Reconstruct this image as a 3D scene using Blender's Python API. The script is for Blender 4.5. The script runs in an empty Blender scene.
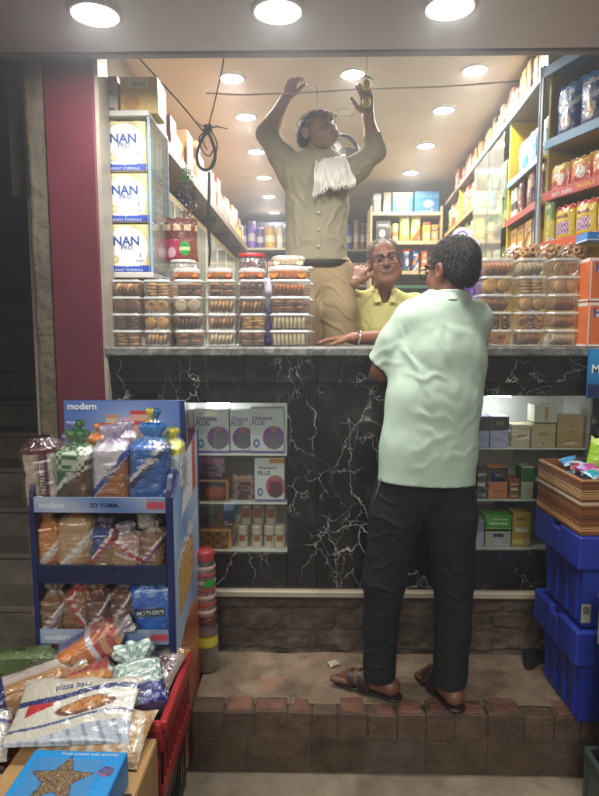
import bpy, math, random
import numpy as np
from mathutils import Vector, Matrix, noise
R = math.radians
random.seed(7)
scene = bpy.context.scene
col = bpy.data.collections.new("shop"); scene.collection.children.link(col)

# ------------------------------------------------------------------ camera
CZ, PITCH, YAW, F = 1.36, R(6.3), R(1.1), 600.0
cam_d = bpy.data.cameras.new("camera"); cam = bpy.data.objects.new("camera", cam_d)
scene.collection.objects.link(cam); scene.camera = cam
cam.location = (0, 0, CZ); cam.rotation_euler = (R(90) - PITCH, 0, YAW)
cam_d.sensor_fit = 'VERTICAL'; cam_d.sensor_height = 36; cam_d.lens = F / 796 * 36
cam_d.clip_start = 0.05; cam_d.clip_end = 300
_M = Matrix.Rotation(YAW, 3, 'Z') @ Matrix.Rotation(R(90) - PITCH, 3, 'X')
def ray(px, py): return _M @ Vector(((px - 299.5) / F, (398 - py) / F, -1))
def P(px, py, Y):
    "point of the place at depth Y for a spot measured in the photograph"
    d = ray(px, py); return Vector((0, 0, CZ)) + d * (Y / d.y)
def PZ(px, py, z):
    d = ray(px, py); return Vector((0, 0, CZ)) + d * ((z - CZ) / d.z)
def PX(px, Y, z=CZ):
    "X at photo column px for depth Y and height z"
    best = 0.0
    for _ in range(3):
        d = _M.transposed() @ (Vector((best, Y, z)) - Vector((0, 0, CZ)))
        best += ((px - 299.5) / F - d.x / -d.z) * -d.z
    return best

def h(s):
    s = s.lstrip('#'); o = []
    for i in (0, 2, 4):
        c = int(s[i:i+2], 16) / 255
        o.append(c / 12.92 if c <= .04045 else ((c + .055) / 1.055) ** 2.4)
    return tuple(o)
def mixc(a, b, t): return tuple(x + (y - x) * t for x, y in zip(a, b))

# ------------------------------------------------------------------ materials
def newmat(name):
    m = bpy.data.materials.new(name); m.use_nodes = True
    nt = m.node_tree; b = nt.nodes['Principled BSDF']; return m, nt, b
def N(nt, t, **kw):
    n = nt.nodes.new(t)
    for k, v in kw.items():
        if k in n.inputs.keys(): n.inputs[k].default_value = v
        else: setattr(n, k, v)
    return n
def ramp(nt, stops, src):
    r = nt.nodes.new('ShaderNodeValToRGB'); e = r.color_ramp.elements
    while len(e) < len(stops): e.new(.5)
    for i, (p, c) in enumerate(stops):
        e[i].position = p; e[i].color = (c, c, c, 1) if isinstance(c, (int, float)) else (*c, 1)
    nt.links.new(src, r.inputs[0]); return r.outputs[0]
def mul(nt, a, b, fac=1.0, mode='MULTIPLY'):
    m = nt.nodes.new('ShaderNodeMix'); m.data_type = 'RGBA'; m.blend_type = mode; m.inputs[0].default_value = fac
    for s, k in ((a, 6), (b, 7)):
        if isinstance(s, tuple): m.inputs[k].default_value = (*s, 1)
        else: nt.links.new(s, m.inputs[k])
    return m.outputs[2]
def obco(nt, sc=(1, 1, 1)):
    tc = nt.nodes.new('ShaderNodeTexCoord'); mp = nt.nodes.new('ShaderNodeMapping'); mp.inputs['Scale'].default_value = sc
    nt.links.new(tc.outputs['Object'], mp.inputs[0]); return mp.outputs[0]
def bumpn(nt, b, hsrc, st, dist=.01):
    bp = N(nt, 'ShaderNodeBump', Strength=st, Distance=dist); nt.links.new(hsrc, bp.inputs['Height']); nt.links.new(bp.outputs[0], b.inputs['Normal'])
def colmat(name, rough=.5, bump=0, bscale=60, bdist=.002, coat=0, metal=0, var=.25, vscale=9, spec=.5, distort=0, sheen=0):
    "colour from the mesh's own colour attribute, with dirt variation and fine relief"
    m, nt, b = newmat(name)
    at = N(nt, 'ShaderNodeAttribute', attribute_name='Col'); co = obco(nt)
    nz = N(nt, 'ShaderNodeTexNoise', Scale=vscale, Detail=6.0, Roughness=.65); nt.links.new(co, nz.inputs[0])
    v = ramp(nt, [(.3, 1 - var), (.7, 1.0)], nz.outputs[0])
    nt.links.new(mul(nt, at.outputs['Color'], v), b.inputs['Base Color'])
    b.inputs['Roughness'].default_value = rough; b.inputs['Metallic'].default_value = metal
    b.inputs['Coat Weight'].default_value = coat; b.inputs['Coat Roughness'].default_value = .12
    b.inputs['Specular IOR Level'].default_value = spec
    b.inputs['Sheen Weight'].default_value = sheen
    if bump:
        n2 = N(nt, 'ShaderNodeTexNoise', Scale=bscale, Detail=5.0, Distortion=distort); nt.links.new(co, n2.inputs[0])
        bumpn(nt, b, n2.outputs[0], bump, bdist)
    return m
M = {}
M['card'] = colmat('printed_card', .42, .15, 40, var=.12)
M['film'] = colmat('crinkled_film', .20, 1.0, 42, .006, coat=.6, var=.15, distort=1.5)
M['plastic'] = colmat('moulded_plastic', .4, .2, 25, var=.3)
M['paint'] = colmat('old_paint', .45, .35, 30, var=.3, vscale=5)
M['metal'] = colmat('painted_metal', .35, .15, 30, var=.25)
M['cloth'] = colmat('woven_cloth', .85, .5, 260, .001, var=.12, vscale=14, spec=.25)
M['skin'] = colmat('skin', .5, .25, 160, .001, var=.18, vscale=30)
M['hair'] = colmat('hair', .6, 1.0, 150, .006, var=.6, vscale=120, distort=2)
M['bake'] = colmat('baked_biscuit', .75, .6, 120, .002, var=.25, vscale=70)
M['rope'] = colmat('rope_fibre', .8, .7, 150, .002)
M['wood'] = colmat('shelf_board', .45, .25, 30, var=.3)
M['leather'] = colmat('leather', .45, .5, 90, .002, var=.3)
M['concrete'] = colmat('raw_concrete', .85, .9, 18, .012, var=.45, vscale=4)
M['chrome'] = colmat('bright_metal', .25, 0, metal=.9, var=.1)

def mk_thin(name, tint, base, gl_rough=.08, dirt=0, tmax=.75):
    m, nt, b = newmat(name); nt.nodes.remove(b)
    out = nt.nodes['Material Output']
    tr = N(nt, 'ShaderNodeBsdfTransparent'); tr.inputs[0].default_value = (*tint, 1)
    gl = N(nt, 'ShaderNodeBsdfGlossy', Roughness=gl_rough); gl.inputs[0].default_value = (1, 1, 1, 1)
    lw = N(nt, 'ShaderNodeLayerWeight', Blend=.25)
    mr = N(nt, 'ShaderNodeMapRange'); mr.inputs['To Min'].default_value = base; mr.inputs['To Max'].default_value = tmax
    nt.links.new(lw.outputs['Facing'], mr.inputs[0])
    n2 = N(nt, 'ShaderNodeTexNoise', Scale=35.0, Detail=3.0, Distortion=1.0); nt.links.new(obco(nt), n2.inputs[0])
    bp = N(nt, 'ShaderNodeBump', Strength=.5, Distance=.004); nt.links.new(n2.outputs[0], bp.inputs['Height'])
    nt.links.new(bp.outputs[0], gl.inputs['Normal']) if dirt >= 0 and gl_rough > .06 else None
    mx = N(nt, 'ShaderNodeMixShader'); nt.links.new(mr.outputs[0], mx.inputs[0]); nt.links.new(tr.outputs[0], mx.inputs[1]); nt.links.new(gl.outputs[0], mx.inputs[2])
    src = mx.outputs[0]
    if dirt > 0:
        df = N(nt, 'ShaderNodeBsdfDiffuse'); df.inputs[0].default_value = (.8, .8, .78, 1)
        m2 = N(nt, 'ShaderNodeMixShader'); m2.inputs[0].default_value = dirt
        nt.links.new(src, m2.inputs[1]); nt.links.new(df.outputs[0], m2.inputs[2]); src = m2.outputs[0]
    nt.links.new(src, out.inputs[0]); return m
M['tub'] = mk_thin('clear_tub_plastic', (.96, .96, .96), .06, .12, .07)
M['tubrim'] = mk_thin('cloudy_tub_rim', (.9, .9, .9), .2, .15, .38)
M['glass'] = mk_thin('glass_pane', (.93, .97, .95), .05, .03)
M['glassd'] = mk_thin('hazy_glass', (.88, .94, .95), .10, .05, .08, .5)
M['wrap'] = mk_thin('clear_wrap', (.99, .99, .99), .035, .15, .015, .38)

M['wrapsoft'] = mk_thin('soft_clear_wrap', (.99, .99, .99), .012, .2, .02, .25)
def mk_marble():
    m, nt, b = newmat('veined_black_marble'); co = obco(nt, (1, 1, .8))
    wn = N(nt, 'ShaderNodeTexNoise', Scale=2.3, Detail=6.0, Roughness=.6); nt.links.new(co, wn.inputs[0])
    wm = mul(nt, co, wn.outputs['Color'], .20, 'LINEAR_LIGHT')
    tot = None
    for sc, w0, w1, msc in ((5.5, .003, .016, 3.6), (12, .003, .020, 5.5)):
        vo = N(nt, 'ShaderNodeTexVoronoi', Scale=sc, feature='DISTANCE_TO_EDGE'); nt.links.new(wm, vo.inputs[0])
        line = ramp(nt, [(0, 1.0), (w0, .75), (w1, 0.0)], vo.outputs[0])
        mk = N(nt, 'ShaderNodeTexNoise', Scale=msc, Detail=3.0); nt.links.new(co, mk.inputs[0])
        msk = ramp(nt, [(.50, 0.0), (.66, 1.0)], mk.outputs[0])
        l = mul(nt, line, msk)
        tot = l if tot is None else mul(nt, tot, l, 1.0, 'LIGHTEN' if sc < 10 else 'SCREEN')
    cl = N(nt, 'ShaderNodeTexNoise', Scale=7.0, Detail=8.0, Roughness=.7); nt.links.new(co, cl.inputs[0])
    base = ramp(nt, [(.35, (.004, .004, .005)), (.55, (.012, .012, .013)), (.74, (.045, .045, .045))], cl.outputs[0])
    nt.links.new(mul(nt, base, mul(nt, tot, (.46, .46, .45)), 1.0, 'ADD'), b.inputs['Base Color'])
    b.inputs['Roughness'].default_value = .17; b.inputs['Coat Weight'].default_value = .2
    return m
M['marble'] = mk_marble()
def mk_slab():
    m, nt, b = newmat('worn_grey_marble'); co = obco(nt)
    n = N(nt, 'ShaderNodeTexNoise', Scale=16.0, Detail=9.0, Roughness=.75, Distortion=1.2); nt.links.new(co, n.inputs[0])
    nt.links.new(ramp(nt, [(.3, (.03, .03, .03)), (.5, (.14, .14, .13)), (.7, (.36, .36, .34))], n.outputs[0]), b.inputs['Base Color'])
    b.inputs['Roughness'].default_value = .35; bumpn(nt, b, n.outputs[0], .3, .004); return m
M['slab'] = mk_slab()
def mk_rough(name, c0, c1, c2, sc, rough, bump, bd, spots=None):
    m, nt, b = newmat(name); co = obco(nt)
    n = N(nt, 'ShaderNodeTexNoise', Scale=sc, Detail=10.0, Roughness=.68, Distortion=.4); nt.links.new(co, n.inputs[0])
    n2 = N(nt, 'ShaderNodeTexNoise', Scale=sc * .22, Detail=5.0, Roughness=.6); nt.links.new(co, n2.inputs[0])
    c = ramp(nt, [(.32, c0), (.52, c1), (.72, c2)], n.outputs[0])
    v = ramp(nt, [(.3, .55), (.7, 1.15)], n2.outputs[0])
    c = mul(nt, c, v)
    if spots:
        n3 = N(nt, 'ShaderNodeTexNoise', Scale=3.1, Detail=5.0, Roughness=.7, Distortion=.8); nt.links.new(co, n3.inputs[0])
        f = ramp(nt, [(.56, 0.0), (.66, .6)], n3.outputs[0])
        mm = nt.nodes.new('ShaderNodeMix'); mm.data_type = 'RGBA'; nt.links.new(f, mm.inputs[0]); nt.links.new(c, mm.inputs[6]); mm.inputs[7].default_value = (*spots, 1); c = mm.outputs[2]
    nt.links.new(c, b.inputs['Base Color']); b.inputs['Roughness'].default_value = rough
    bumpn(nt, b, n.outputs[0], bump, bd); return m
M['cement'] = mk_rough('worn_cement', (.13, .088, .056), (.24, .172, .112), (.35, .265, .18), 9, .8, .8, .012, (.30, .14, .09))
M['mortar'] = mk_rough('crumbling_mortar', (.045, .03, .021), (.10, .07, .05), (.19, .145, .105), 14, .92, 1.0, .02)
M['ground'] = mk_rough('dusty_street', (.14, .11, .078), (.23, .185, .13), (.33, .27, .19), 7, .85, .7, .01)
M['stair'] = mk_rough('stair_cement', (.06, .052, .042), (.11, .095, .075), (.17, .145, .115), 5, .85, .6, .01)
M['darkwall'] = mk_rough('dark_wall', (.012, .01, .01), (.025, .021, .02), (.045, .04, .036), 4, .9, .6, .01)  # very dark wall colour with random mottling
M['ceil'] = mk_rough('ceiling_board', (.58, .51, .42), (.63, .555, .465), (.66, .59, .50), 1.2, .42, .12, .003)
M['soffit'] = mk_rough('painted_soffit', (.62, .64, .68), (.68, .70, .74), (.72, .74, .78), 1.5, .4, .12, .003)
M['wall'] = mk_rough('plain_wall', (.35, .31, .25), (.42, .38, .3), (.48, .43, .35), 3, .8, .3, .004)
M['brick'] = colmat('worn_brick', .9, 1.0, 22, .02, var=.6, vscale=11)

def emis(name, c, s):
    m, nt, b = newmat(name); b.inputs['Emission Color'].default_value = (*c, 1); b.inputs['Emission Strength'].default_value = s
    b.inputs['Base Color'].default_value = (.8, .8, .8, 1); return m

# ------------------------------------------------------------------ mesh builder
_txt = {}
def text_geo(s, bold=0.0):
    k = (s, bold)
    if k in _txt: return _txt[k]
    cu = bpy.data.curves.new('t', 'FONT'); cu.body = s; cu.size = 1; cu.resolution_u = 2; cu.offset = bold
    cu.align_x = 'CENTER'; cu.align_y = 'CENTER'
    ob = bpy.data.objects.new('t', cu); col.objects.link(ob)
    bpy.context.view_layer.update()
    me = bpy.data.meshes.new_from_object(ob.evaluated_get(bpy.context.evaluated_depsgraph_get()))
    vs = [(v.co.x, v.co.y) for v in me.vertices]; fs = [tuple(p.vertices) for p in me.polygons]
    if vs:
        x0 = min(v[0] for v in vs); x1 = max(v[0] for v in vs); y0 = min(v[1] for v in vs); y1 = max(v[1] for v in vs)
        W = max(x1 - x0, 1e-6); vs = [((x - (x0 + x1) / 2) / W, (y - (y0 + y1) / 2) / W) for x, y in vs]
        asp = (y1 - y0) / W
    else: asp = .2
    col.objects.unlink(ob); bpy.data.objects.remove(ob); bpy.data.meshes.remove(me); bpy.data.curves.remove(cu)
    _txt[k] = (vs, fs, asp); return _txt[k]

class MB:
    def __init__(s): s.v = []; s.f = []; s.c = []; s.m = []; s.s = []; s.T = None; s.mi = 0
    def add(s, vs, fs, c, sm=False):
        n = len(s.v); T = s.T
        s.v.extend([tuple(T @ Vector(p)) for p in vs] if T is not None else [tuple(p) for p in vs])
        percol = isinstance(c, list)
        for i, q in enumerate(fs):
            s.f.append(tuple(n + k for k in q)); s.c.append(c[i] if percol else c); s.m.append(s.mi); s.s.append(sm)
        return s
    def box(s, lo, hi, c, ch=0.0):
        x0, y0, z0 = lo; x1, y1, z1 = hi
        if ch <= 0:
            vs = [(x, y, z) for z in (z0, z1) for y in (y0, y1) for x in (x0, x1)]
            return s.add(vs, [(0, 2, 3, 1), (4, 5, 7, 6), (0, 1, 5, 4), (2, 6, 7, 3), (0, 4, 6, 2), (1, 3, 7, 5)], c)
        ch = min(ch, (x1 - x0) * .49, (y1 - y0) * .49, (z1 - z0) * .49)
        L = ((x0, x1), (y0, y1), (z0, z1)); vs = []; idx = {}
        for sx in (0, 1):
            for sy in (0, 1):
                for sz in (0, 1):
                    sg = (sx, sy, sz)
                    for ax in range(3):   # vertex lying on the face of axis ax
                        p = [0, 0, 0]
                        for k in range(3):
                            p[k] = L[k][sg[k]] if k == ax else L[k][sg[k]] + (ch if sg[k] == 0 else -ch)
                        idx[(sx, sy, sz, ax)] = len(vs); vs.append(tuple(p))
        fs = []
        for ax in range(3):
            a, b = (ax + 1) % 3, (ax + 2) % 3
            for sd in (0, 1):
                q = []
                for (u, w) in ((0, 0), (1, 0), (1, 1), (0, 1)):
                    g = [0, 0, 0]; g[ax] = sd; g[a] = u; g[b] = w; q.append(idx[(*g, ax)])
                fs.append(tuple(q if sd else q[::-1]))
            for u in (0, 1):                      # edges parallel to ax
                for w in (0, 1):
                    g0 = [0, 0, 0]; g0[a] = u; g0[b] = w; g1 = list(g0); g1[ax] = 1
                    q = [idx[(*g0, a)], idx[(*g1, a)], idx[(*g1, b)], idx[(*g0, b)]]
                    fs.append(tuple(q if (u == w) else q[::-1]))
        for sx in (0, 1):
            for sy in (0, 1):
                for sz in (0, 1):
                    q = [idx[(sx, sy, sz, k)] for k in range(3)]
                    fs.append(tuple(q if (sx + sy + sz) % 2 else q[::-1]))
        return s.add(vs, fs, c)
    def grid(s, S, nu, nv, cf, sm=True, wrap=False):
        vs = [S(i / nu, j / nv) for j in range(nv + 1) for i in range(nu + 1)]
        fs = []; cs = []
        if callable(cf): vc = [cf(min(.9995, max(.0005, i / nu)), min(.9995, max(.0005, j / nv))) for j in range(nv + 1) for i in range(nu + 1)]
        for j in range(nv):
            for i in range(nu):
                a = j * (nu + 1) + i; fs.append((a, a + 1, a + nu + 2, a + nu + 1))
                cs.append([vc[a], vc[a + 1], vc[a + nu + 2], vc[a + nu + 1]] if callable(cf) else cf)
        return s.add(vs, fs, cs, sm)
    def lathe(s, prof, c, n=24, cen=(0, 0, 0), axis='z', sm=True, caps=True):
        "prof: list of (r, z[, colour])"
        vs = []; fs = []; cs = []
        def pt(r, t, z):
            p = (r * math.cos(t), r * math.sin(t), z)
            if axis == 'x': p = (z, p[0], p[1])
            elif axis == 'y': p = (p[1], z, p[0])
            return (p[0] + cen[0], p[1] + cen[1], p[2] + cen[2])
        for pr in prof:
            for i in range(n): vs.append(pt(pr[0], 2 * math.pi * i / n, pr[1]))
        for j in range(len(prof) - 1):
            for i in range(n):
                k = (i + 1) % n; fs.append((j * n + i, j * n + k, (j + 1) * n + k, (j + 1) * n + i))
                cs.append(prof[j][2] if len(prof[j]) > 2 else c)
        s.add(vs, fs, cs, sm)
        if caps:
            for j, rev in ((0, True), (len(prof) - 1, False)):
                if prof[j][0] > 1e-4:
                    ring = [pt(prof[j][0], 2 * math.pi * i / n, prof[j][1]) for i in range(n)]
                    q = tuple(range(n)); s.add(ring, [q[::-1] if rev else q], prof[min(j, len(prof) - 1)][2] if len(prof[j]) > 2 else c)
        return s
    def tube(s, pts, r, c, n=8, sm=True):
        pts = [Vector(p) for p in pts]; rr = r if isinstance(r, (list, tuple)) else [r] * len(pts)
        vs = []; fs = []; up = Vector((0, 0, 1)); prev = None
        for i, p in enumerate(pts):
            t = (pts[min(i + 1, len(pts) - 1)] - pts[max(i - 1, 0)]).normalized()
            if prev is None: a = t.cross(up); a = t.cross(Vector((1, 0, 0))) if a.length < .1 else a
            else: a = prev - t * prev.dot(t)
            a.normalize(); b = t.cross(a); prev = a
            for k in range(n):
                an = 2 * math.pi * k / n; vs.append(p + (a * math.cos(an) + b * math.sin(an)) * rr[i])
        for j in range(len(pts) - 1):
            for k in range(n):
                l = (k + 1) % n; fs.append((j * n + k, j * n + l, (j + 1) * n + l, (j + 1) * n + k))
        fs.append(tuple(range(n))[::-1]); fs.append(tuple((len(pts) - 1) * n + k for k in range(n)))
        return s.add(vs, fs, c, sm)
    def text(s, t, S, cu, cv, wu, ratio, c, ang=0.0, eps=.0007, bold=0.0, hs=1.0):
        "lettering laid on surface S: width wu in u; ratio = (metres per u)/(metres per v)"
        vs, fs, asp = text_geo(t, bold); ca, sa = math.cos(ang), math.sin(ang); out = []
        for x, y in vs:
            y *= hs; X = (x * ca - y * sa) * wu; Y = (x * sa + y * ca) * wu * ratio
            u, v = cu + X, cv + Y; e = .004
            p = Vector(S(u, v)); du = Vector(S(u + e, v)) - Vector(S(u - e, v)); dv = Vector(S(u, v + e)) - Vector(S(u, v - e))
            n = du.cross(dv); n = n.normalized() if n.length > 1e-9 else Vector((0, -1, 0))
            out.append(p + n * eps)
        return s.add(out, fs, c)
    def prism(s, poly, y0, y1, c):
        "polygon in x,z extruded along y"
        n = len(poly); vs = [(x, y0, z) for x, z in poly] + [(x, y1, z) for x, z in poly]
        fs = [tuple(range(n)), tuple(range(2 * n - 1, n - 1, -1))] + [(i, n + i, n + (i + 1) % n, (i + 1) % n) for i in range(n)]
        return s.add(vs, fs, c)
    def build(s, name, mat, parent=None, loc=None):
        me = bpy.data.meshes.new(name); me.from_pydata(s.v, [], s.f)
        for m in (mat if isinstance(mat, (list, tuple)) else [mat]): me.materials.append(M[m] if isinstance(m, str) else m)
        me.polygons.foreach_set('material_index', s.m); me.polygons.foreach_set('use_smooth', s.s)
        at = me.color_attributes.new('Col', 'FLOAT_COLOR', 'CORNER')
        fl = []
        for f, c in zip(s.f, s.c):
            if isinstance(c, list):
                for q in c: fl.extend((q[0], q[1], q[2], 1.0))
            else: fl.extend((c[0], c[1], c[2], 1.0) * len(f))
        at.data.foreach_set('color', fl)
        me.update()
        o = bpy.data.objects.new(name, me); col.objects.link(o)
        if parent: o.parent = parent
        if loc is not None: o.location = loc
        return o

def tag(o, label=None, cat=None, group=None, kind=None):
    if label: o['label'] = label
    if cat: o['category'] = cat
    if group: o['group'] = group
    if kind: o['kind'] = kind
    return o
def thing(name, label, cat, loc=(0, 0, 0), rz=0.0, group=None):
    o = bpy.data.objects.new(name, None); col.objects.link(o); o.location = loc; o.rotation_euler = (0, 0, rz); o.empty_display_size = .05
    return tag(o, label, cat, group)
def place(o, loc, rz=0.0, rx=0.0, ry=0.0): o.location = loc; o.rotation_euler = (rx, ry, rz); return o
def copy_tree(o, parent=None):
    c = o.copy(); col.objects.link(c); c.parent = parent
    for ch in list(o.children): copy_tree(ch, c)
    return c
def struct(name, mb, mat): return tag(mb.build(name, mat), kind='structure')
ORD = ['first', 'second', 'third', 'fourth', 'fifth', 'sixth', 'seventh', 'eighth', 'ninth', 'tenth', 'eleventh', 'twelfth', 'thirteenth', 'fourteenth', 'fifteenth', 'sixteenth', 'seventeenth', 'eighteenth', 'nineteenth', 'twentieth', 'twenty-first', 'twenty-second', 'twenty-third', 'twenty-fourth', 'twenty-fifth', 'twenty-sixth']
def jv(c, a=.1): f = 1 + random.uniform(-a, a); return tuple(x * f for x in c)
def jit(c, a=.06): return tuple(max(0, min(1, x * (1 + random.uniform(-a, a)))) for x in c)
WHITE, BLACK, GREY = (.75, .75, .73), (.02, .02, .022), (.3, .3, .3)
# ================================================================== SETTING
ZG = -.24           # street level; the brick step the customer stands on is z = 0
SF = .27            # shop floor
ZC = 2.80; ZS = 2.375
b = MB(); b.box((-30, -30, ZG - .3), (30, 2.6, ZG), (.1,) * 3); struct('ground', b, 'ground')
b = MB(); b.box((-1.0, 2.5, SF - .1), (2.6, 8.2, SF), (.3, .25, .2)); struct('shop_floor', b, 'stair')
# ceilings
b = MB(); b.box((-4, .85, ZS), (4, 2.30, ZS + .4), (1,) * 3); struct('outer_ceiling', b, 'soffit')
b = MB(); b.box((-1.3, 2.37, ZC), (3, 8.3, ZC + .2), (1,) * 3); struct('inner_ceiling', b, 'ceil')
b = MB(); b.box((-1.16, 2.305, 2.40), (3, 2.365, 3.0), (.16, .17, .2)); b.box((-1.16, 2.315, 2.372), (3, 2.355, 2.398), (.22, .24, .28), .004)
tag(b.build('shutter_housing', 'metal'), 'dark metal slot of the rolled shutter running across between the two ceilings', 'shutter')
# walls
b = MB(); b.box((-1.16, 2.5, SF), (-1.0, 8.2, ZC), (1,) * 3); tag(b.build('left_wall', 'wall'), kind='structure')
b = MB(); b.box((1.62, 2.56, SF), (1.8, 8.2, ZC), (1,) * 3); tag(b.build('right_wall', 'wall'), kind='structure')
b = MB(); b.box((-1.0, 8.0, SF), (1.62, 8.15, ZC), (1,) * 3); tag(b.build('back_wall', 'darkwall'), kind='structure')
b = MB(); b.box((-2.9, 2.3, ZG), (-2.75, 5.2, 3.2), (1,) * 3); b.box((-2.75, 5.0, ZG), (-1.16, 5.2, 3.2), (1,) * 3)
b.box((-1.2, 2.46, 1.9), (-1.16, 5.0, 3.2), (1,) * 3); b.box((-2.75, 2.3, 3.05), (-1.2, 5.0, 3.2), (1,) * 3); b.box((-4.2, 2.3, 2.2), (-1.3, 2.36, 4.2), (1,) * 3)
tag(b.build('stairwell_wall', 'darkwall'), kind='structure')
# bare concrete jamb and maroon pillar
xa, xb = P(52, 300, 2.38).x, P(101, 300, 2.38).x
b = MB()
def pil(u, v):
    return (xa + (xb - xa) * u, 2.34, ZG + (ZS - ZG) * v)
b.box((xa, 2.38, ZG), (xb, 2.50, 2.99), h('#601b2f'), .006)
b.box((xb + .001, 2.385, 1.0), (xb + .016, 2.5, 2.99), h('#a39a8c'))
tag(b.build('pillar', 'paint'), 'maroon painted square pillar at the left of the shop front', 'pillar')
b = MB(); random.seed(3)
xj = P(28, 300, 2.36).x
def jamb(u, v):
    n = noise.noise(Vector((u * 3, v * 14, 2))) * .018 + noise.noise(Vector((u * 9, v * 50, 5))) * .006
    if u < .5: return (xj + n * (1 - u), 2.36 + n * .3 + (0 if u > .02 else .1), ZG + (ZS - ZG) * v)
    return (xa - .002, 2.36 + n * .3, ZG + (ZS - ZG) * v)
b.grid(lambda u, v: (xj + (xa - .002 - xj) * u + noise.noise(Vector((0, v * 14, 2))) * .014 * (1 - u), 2.385 + noise.noise(Vector((u * 5, v * 60, 5))) * .005 + (.0 if u > 0 else .12), ZG + (2.99 - ZG) * v), 6, 90, h('#6e6354'))
b.box((xj + .02, 2.395, ZG), (xa - .003, 2.52, 2.98), h('#6e6354'))
tag(b.build('concrete_jamb', 'concrete'), 'chipped bare concrete jamb left of the maroon pillar', 'post')
# staircase in the dark on the left
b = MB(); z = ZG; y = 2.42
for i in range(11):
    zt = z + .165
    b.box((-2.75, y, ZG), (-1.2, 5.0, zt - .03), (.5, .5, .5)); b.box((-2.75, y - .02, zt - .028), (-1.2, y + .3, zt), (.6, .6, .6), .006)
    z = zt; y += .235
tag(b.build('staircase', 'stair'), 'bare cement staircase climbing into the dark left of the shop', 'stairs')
# things lying on stairs
b = MB(); b.T = Matrix.Rotation(.4, 4, 'Z')
b.grid(lambda u, v: (math.cos(u * 6.283) * .07 * math.sin(v * 3.1416) * (1.2), math.sin(u * 6.283) * .05 * math.sin(v * 3.1416), .055 - .055 * math.cos(v * 3.1416) + .01 * noise.noise(Vector((u * 4, v * 4, 0)))), 14, 10, h('#7d6248'))
tag(place(b.build('stone', 'concrete'), (P(46, 505, 2.45).x - .02, 2.50, ZG + .33)), 'brown stone lying on the second stair beside the bread rack', 'stone')
# brick step
random.seed(11)
b = MB(); X0, X1, Y0, Y1 = -.43, 2.4, 2.02, 2.425
def stp(u, v):
    x = X0 + (X1 - X0) * u; y = Y0 + .055 + (Y1 - Y0 - .05) * v
    zz = noise.noise(Vector((x * 5, y * 5, 0))) * .006 - .003
    return (x, y, zz)
b.grid(stp, 110, 16, (.2, .2, .2)); struct('step_top', b, 'cement')
b = MB(); b.box((X0, Y0 + .007, ZG), (X1, Y1, -.012), h('#5a4c40'))
x = X0
while x < X1:      # header bricks along the edge, worn top showing pink
    w = random.uniform(.088, .108) * random.choice([1, 1, 1.2]); d = random.uniform(-.004, .004)
    hz = random.uniform(-.006, .003)
    lo, hi = (x + .0015, Y0 + d, -.102), (x + w - .0015, Y0 + .09, hz - .002)
    n0 = len(b.v); b.box(lo, hi, jv(h('#5f4b3a'), .12), .004)
    if random.random() < .62: b.box((x + .01 + random.uniform(0, .02), Y0 + d + .012, hz - .004), (x + w - .012, Y0 + .075 + random.uniform(0, .03), hz + .0015), jv(h('#7d5544'), .2), .002)
    x += w
x = X0
while x < X1:
    w = random.uniform(.2, .225)
    b.box((x + .003, Y0 + random.uniform(.000, .009), ZG + .006), (x + w - .003, Y0 + .12, -.104), jv(h('#54432f'), .12), .005); x += w
struct('brick_step', b, 'brick')
# the kerb of the lower ledge at the right bottom
b = MB(); b.box((.72, 2.0, ZG - .0), (.98, 2.03, ZG + .09), h('#3f342c'), .01)
# plinth under the counter
b = MB()
def pl(u, v):
    x = -.86 + 3.3 * u; z = -.01 + .265 * v
    x_ = x + noise.noise(Vector((x * 3, 7, z * 9))) * .03; z_ = z + noise.noise(Vector((x * 5, 1, z * 6))) * .016
    row = math.floor(z_ / .088); bi = math.floor(x_ / .22 + .5 * (row % 2)); fx = (x_ / .22 + .5 * (row % 2)) % 1
    n = noise.noise(Vector((x * 9, 0, z * 14))) * .012 + noise.noise(Vector((x * 26, 3, z * 34))) * .010 + noise.noise(Vector((bi * 3.3, row * 7.7, 1))) * .009
    course = .010 if (z_ % .088) < .014 or fx < .06 else 0
    return (x, 2.435 + n + course, z)
b.grid(pl, 300, 44, (.1,) * 3); b.box((-.86, 2.46, -.02), (2.44, 2.56, .255), (.1,) * 3)
tag(b.build('plinth_wall', 'mortar'), 'rough crumbling brick plinth under the marble counter', 'wall')
b = MB(); b.box((-.86, 2.395, .255), (2.44, 2.56, .285), h('#a49a86'), .006)
tag(b.build('stone_sill', 'paint'), 'pale stone sill strip under the black marble counter', 'sill')

# ------------------------------------------------------------------ marble counter with two lit niches
YF = 2.42; ZT = 1.30
ctr = thing('marble_counter', 'long black marble shop counter with white veins and two lit niches', 'counter', (0, YF, .285))
def cpart(name, mb, mat, parent=ctr):
    o = mb.build(name, mat, parent)
    o.matrix_parent_inverse = Matrix.Translation((0, -YF, -.285)); return o
xL = P(113, 450, YF).x; XR = 2.3
zt2, zb2 = 1.262, 1.155
nl = [P(187, 500, YF).x, P(287, 500, YF).x, P(237, 553, YF).z, P(237, 403, YF).z]
nr = [P(478, 480, YF).x, P(589, 480, YF).x, P(530, 551, YF).z, P(530, 396, YF).z]
joints = [P(317, 470, YF).x, P(421, 470, YF).x]
def slab(x0, x1, z0, z1, y=YF, name='front_panel'):
    m = MB(); m.box((x0 + .0008, y, z0 + .0008), (x1 - .0008, y + .02, z1 - .0008), (1,) * 3, .0012); cpart(name, m, 'marble')
slab(xL, nl[0], .285, zb2); slab(nl[0], nl[1], .285, nl[2]); slab(nl[0], nl[1], nl[3], zb2)
slab(nl[1], joints[0], .285, zb2); slab(joints[0], joints[1], .285, zb2); slab(joints[1], nr[0], .285, zb2)
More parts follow.
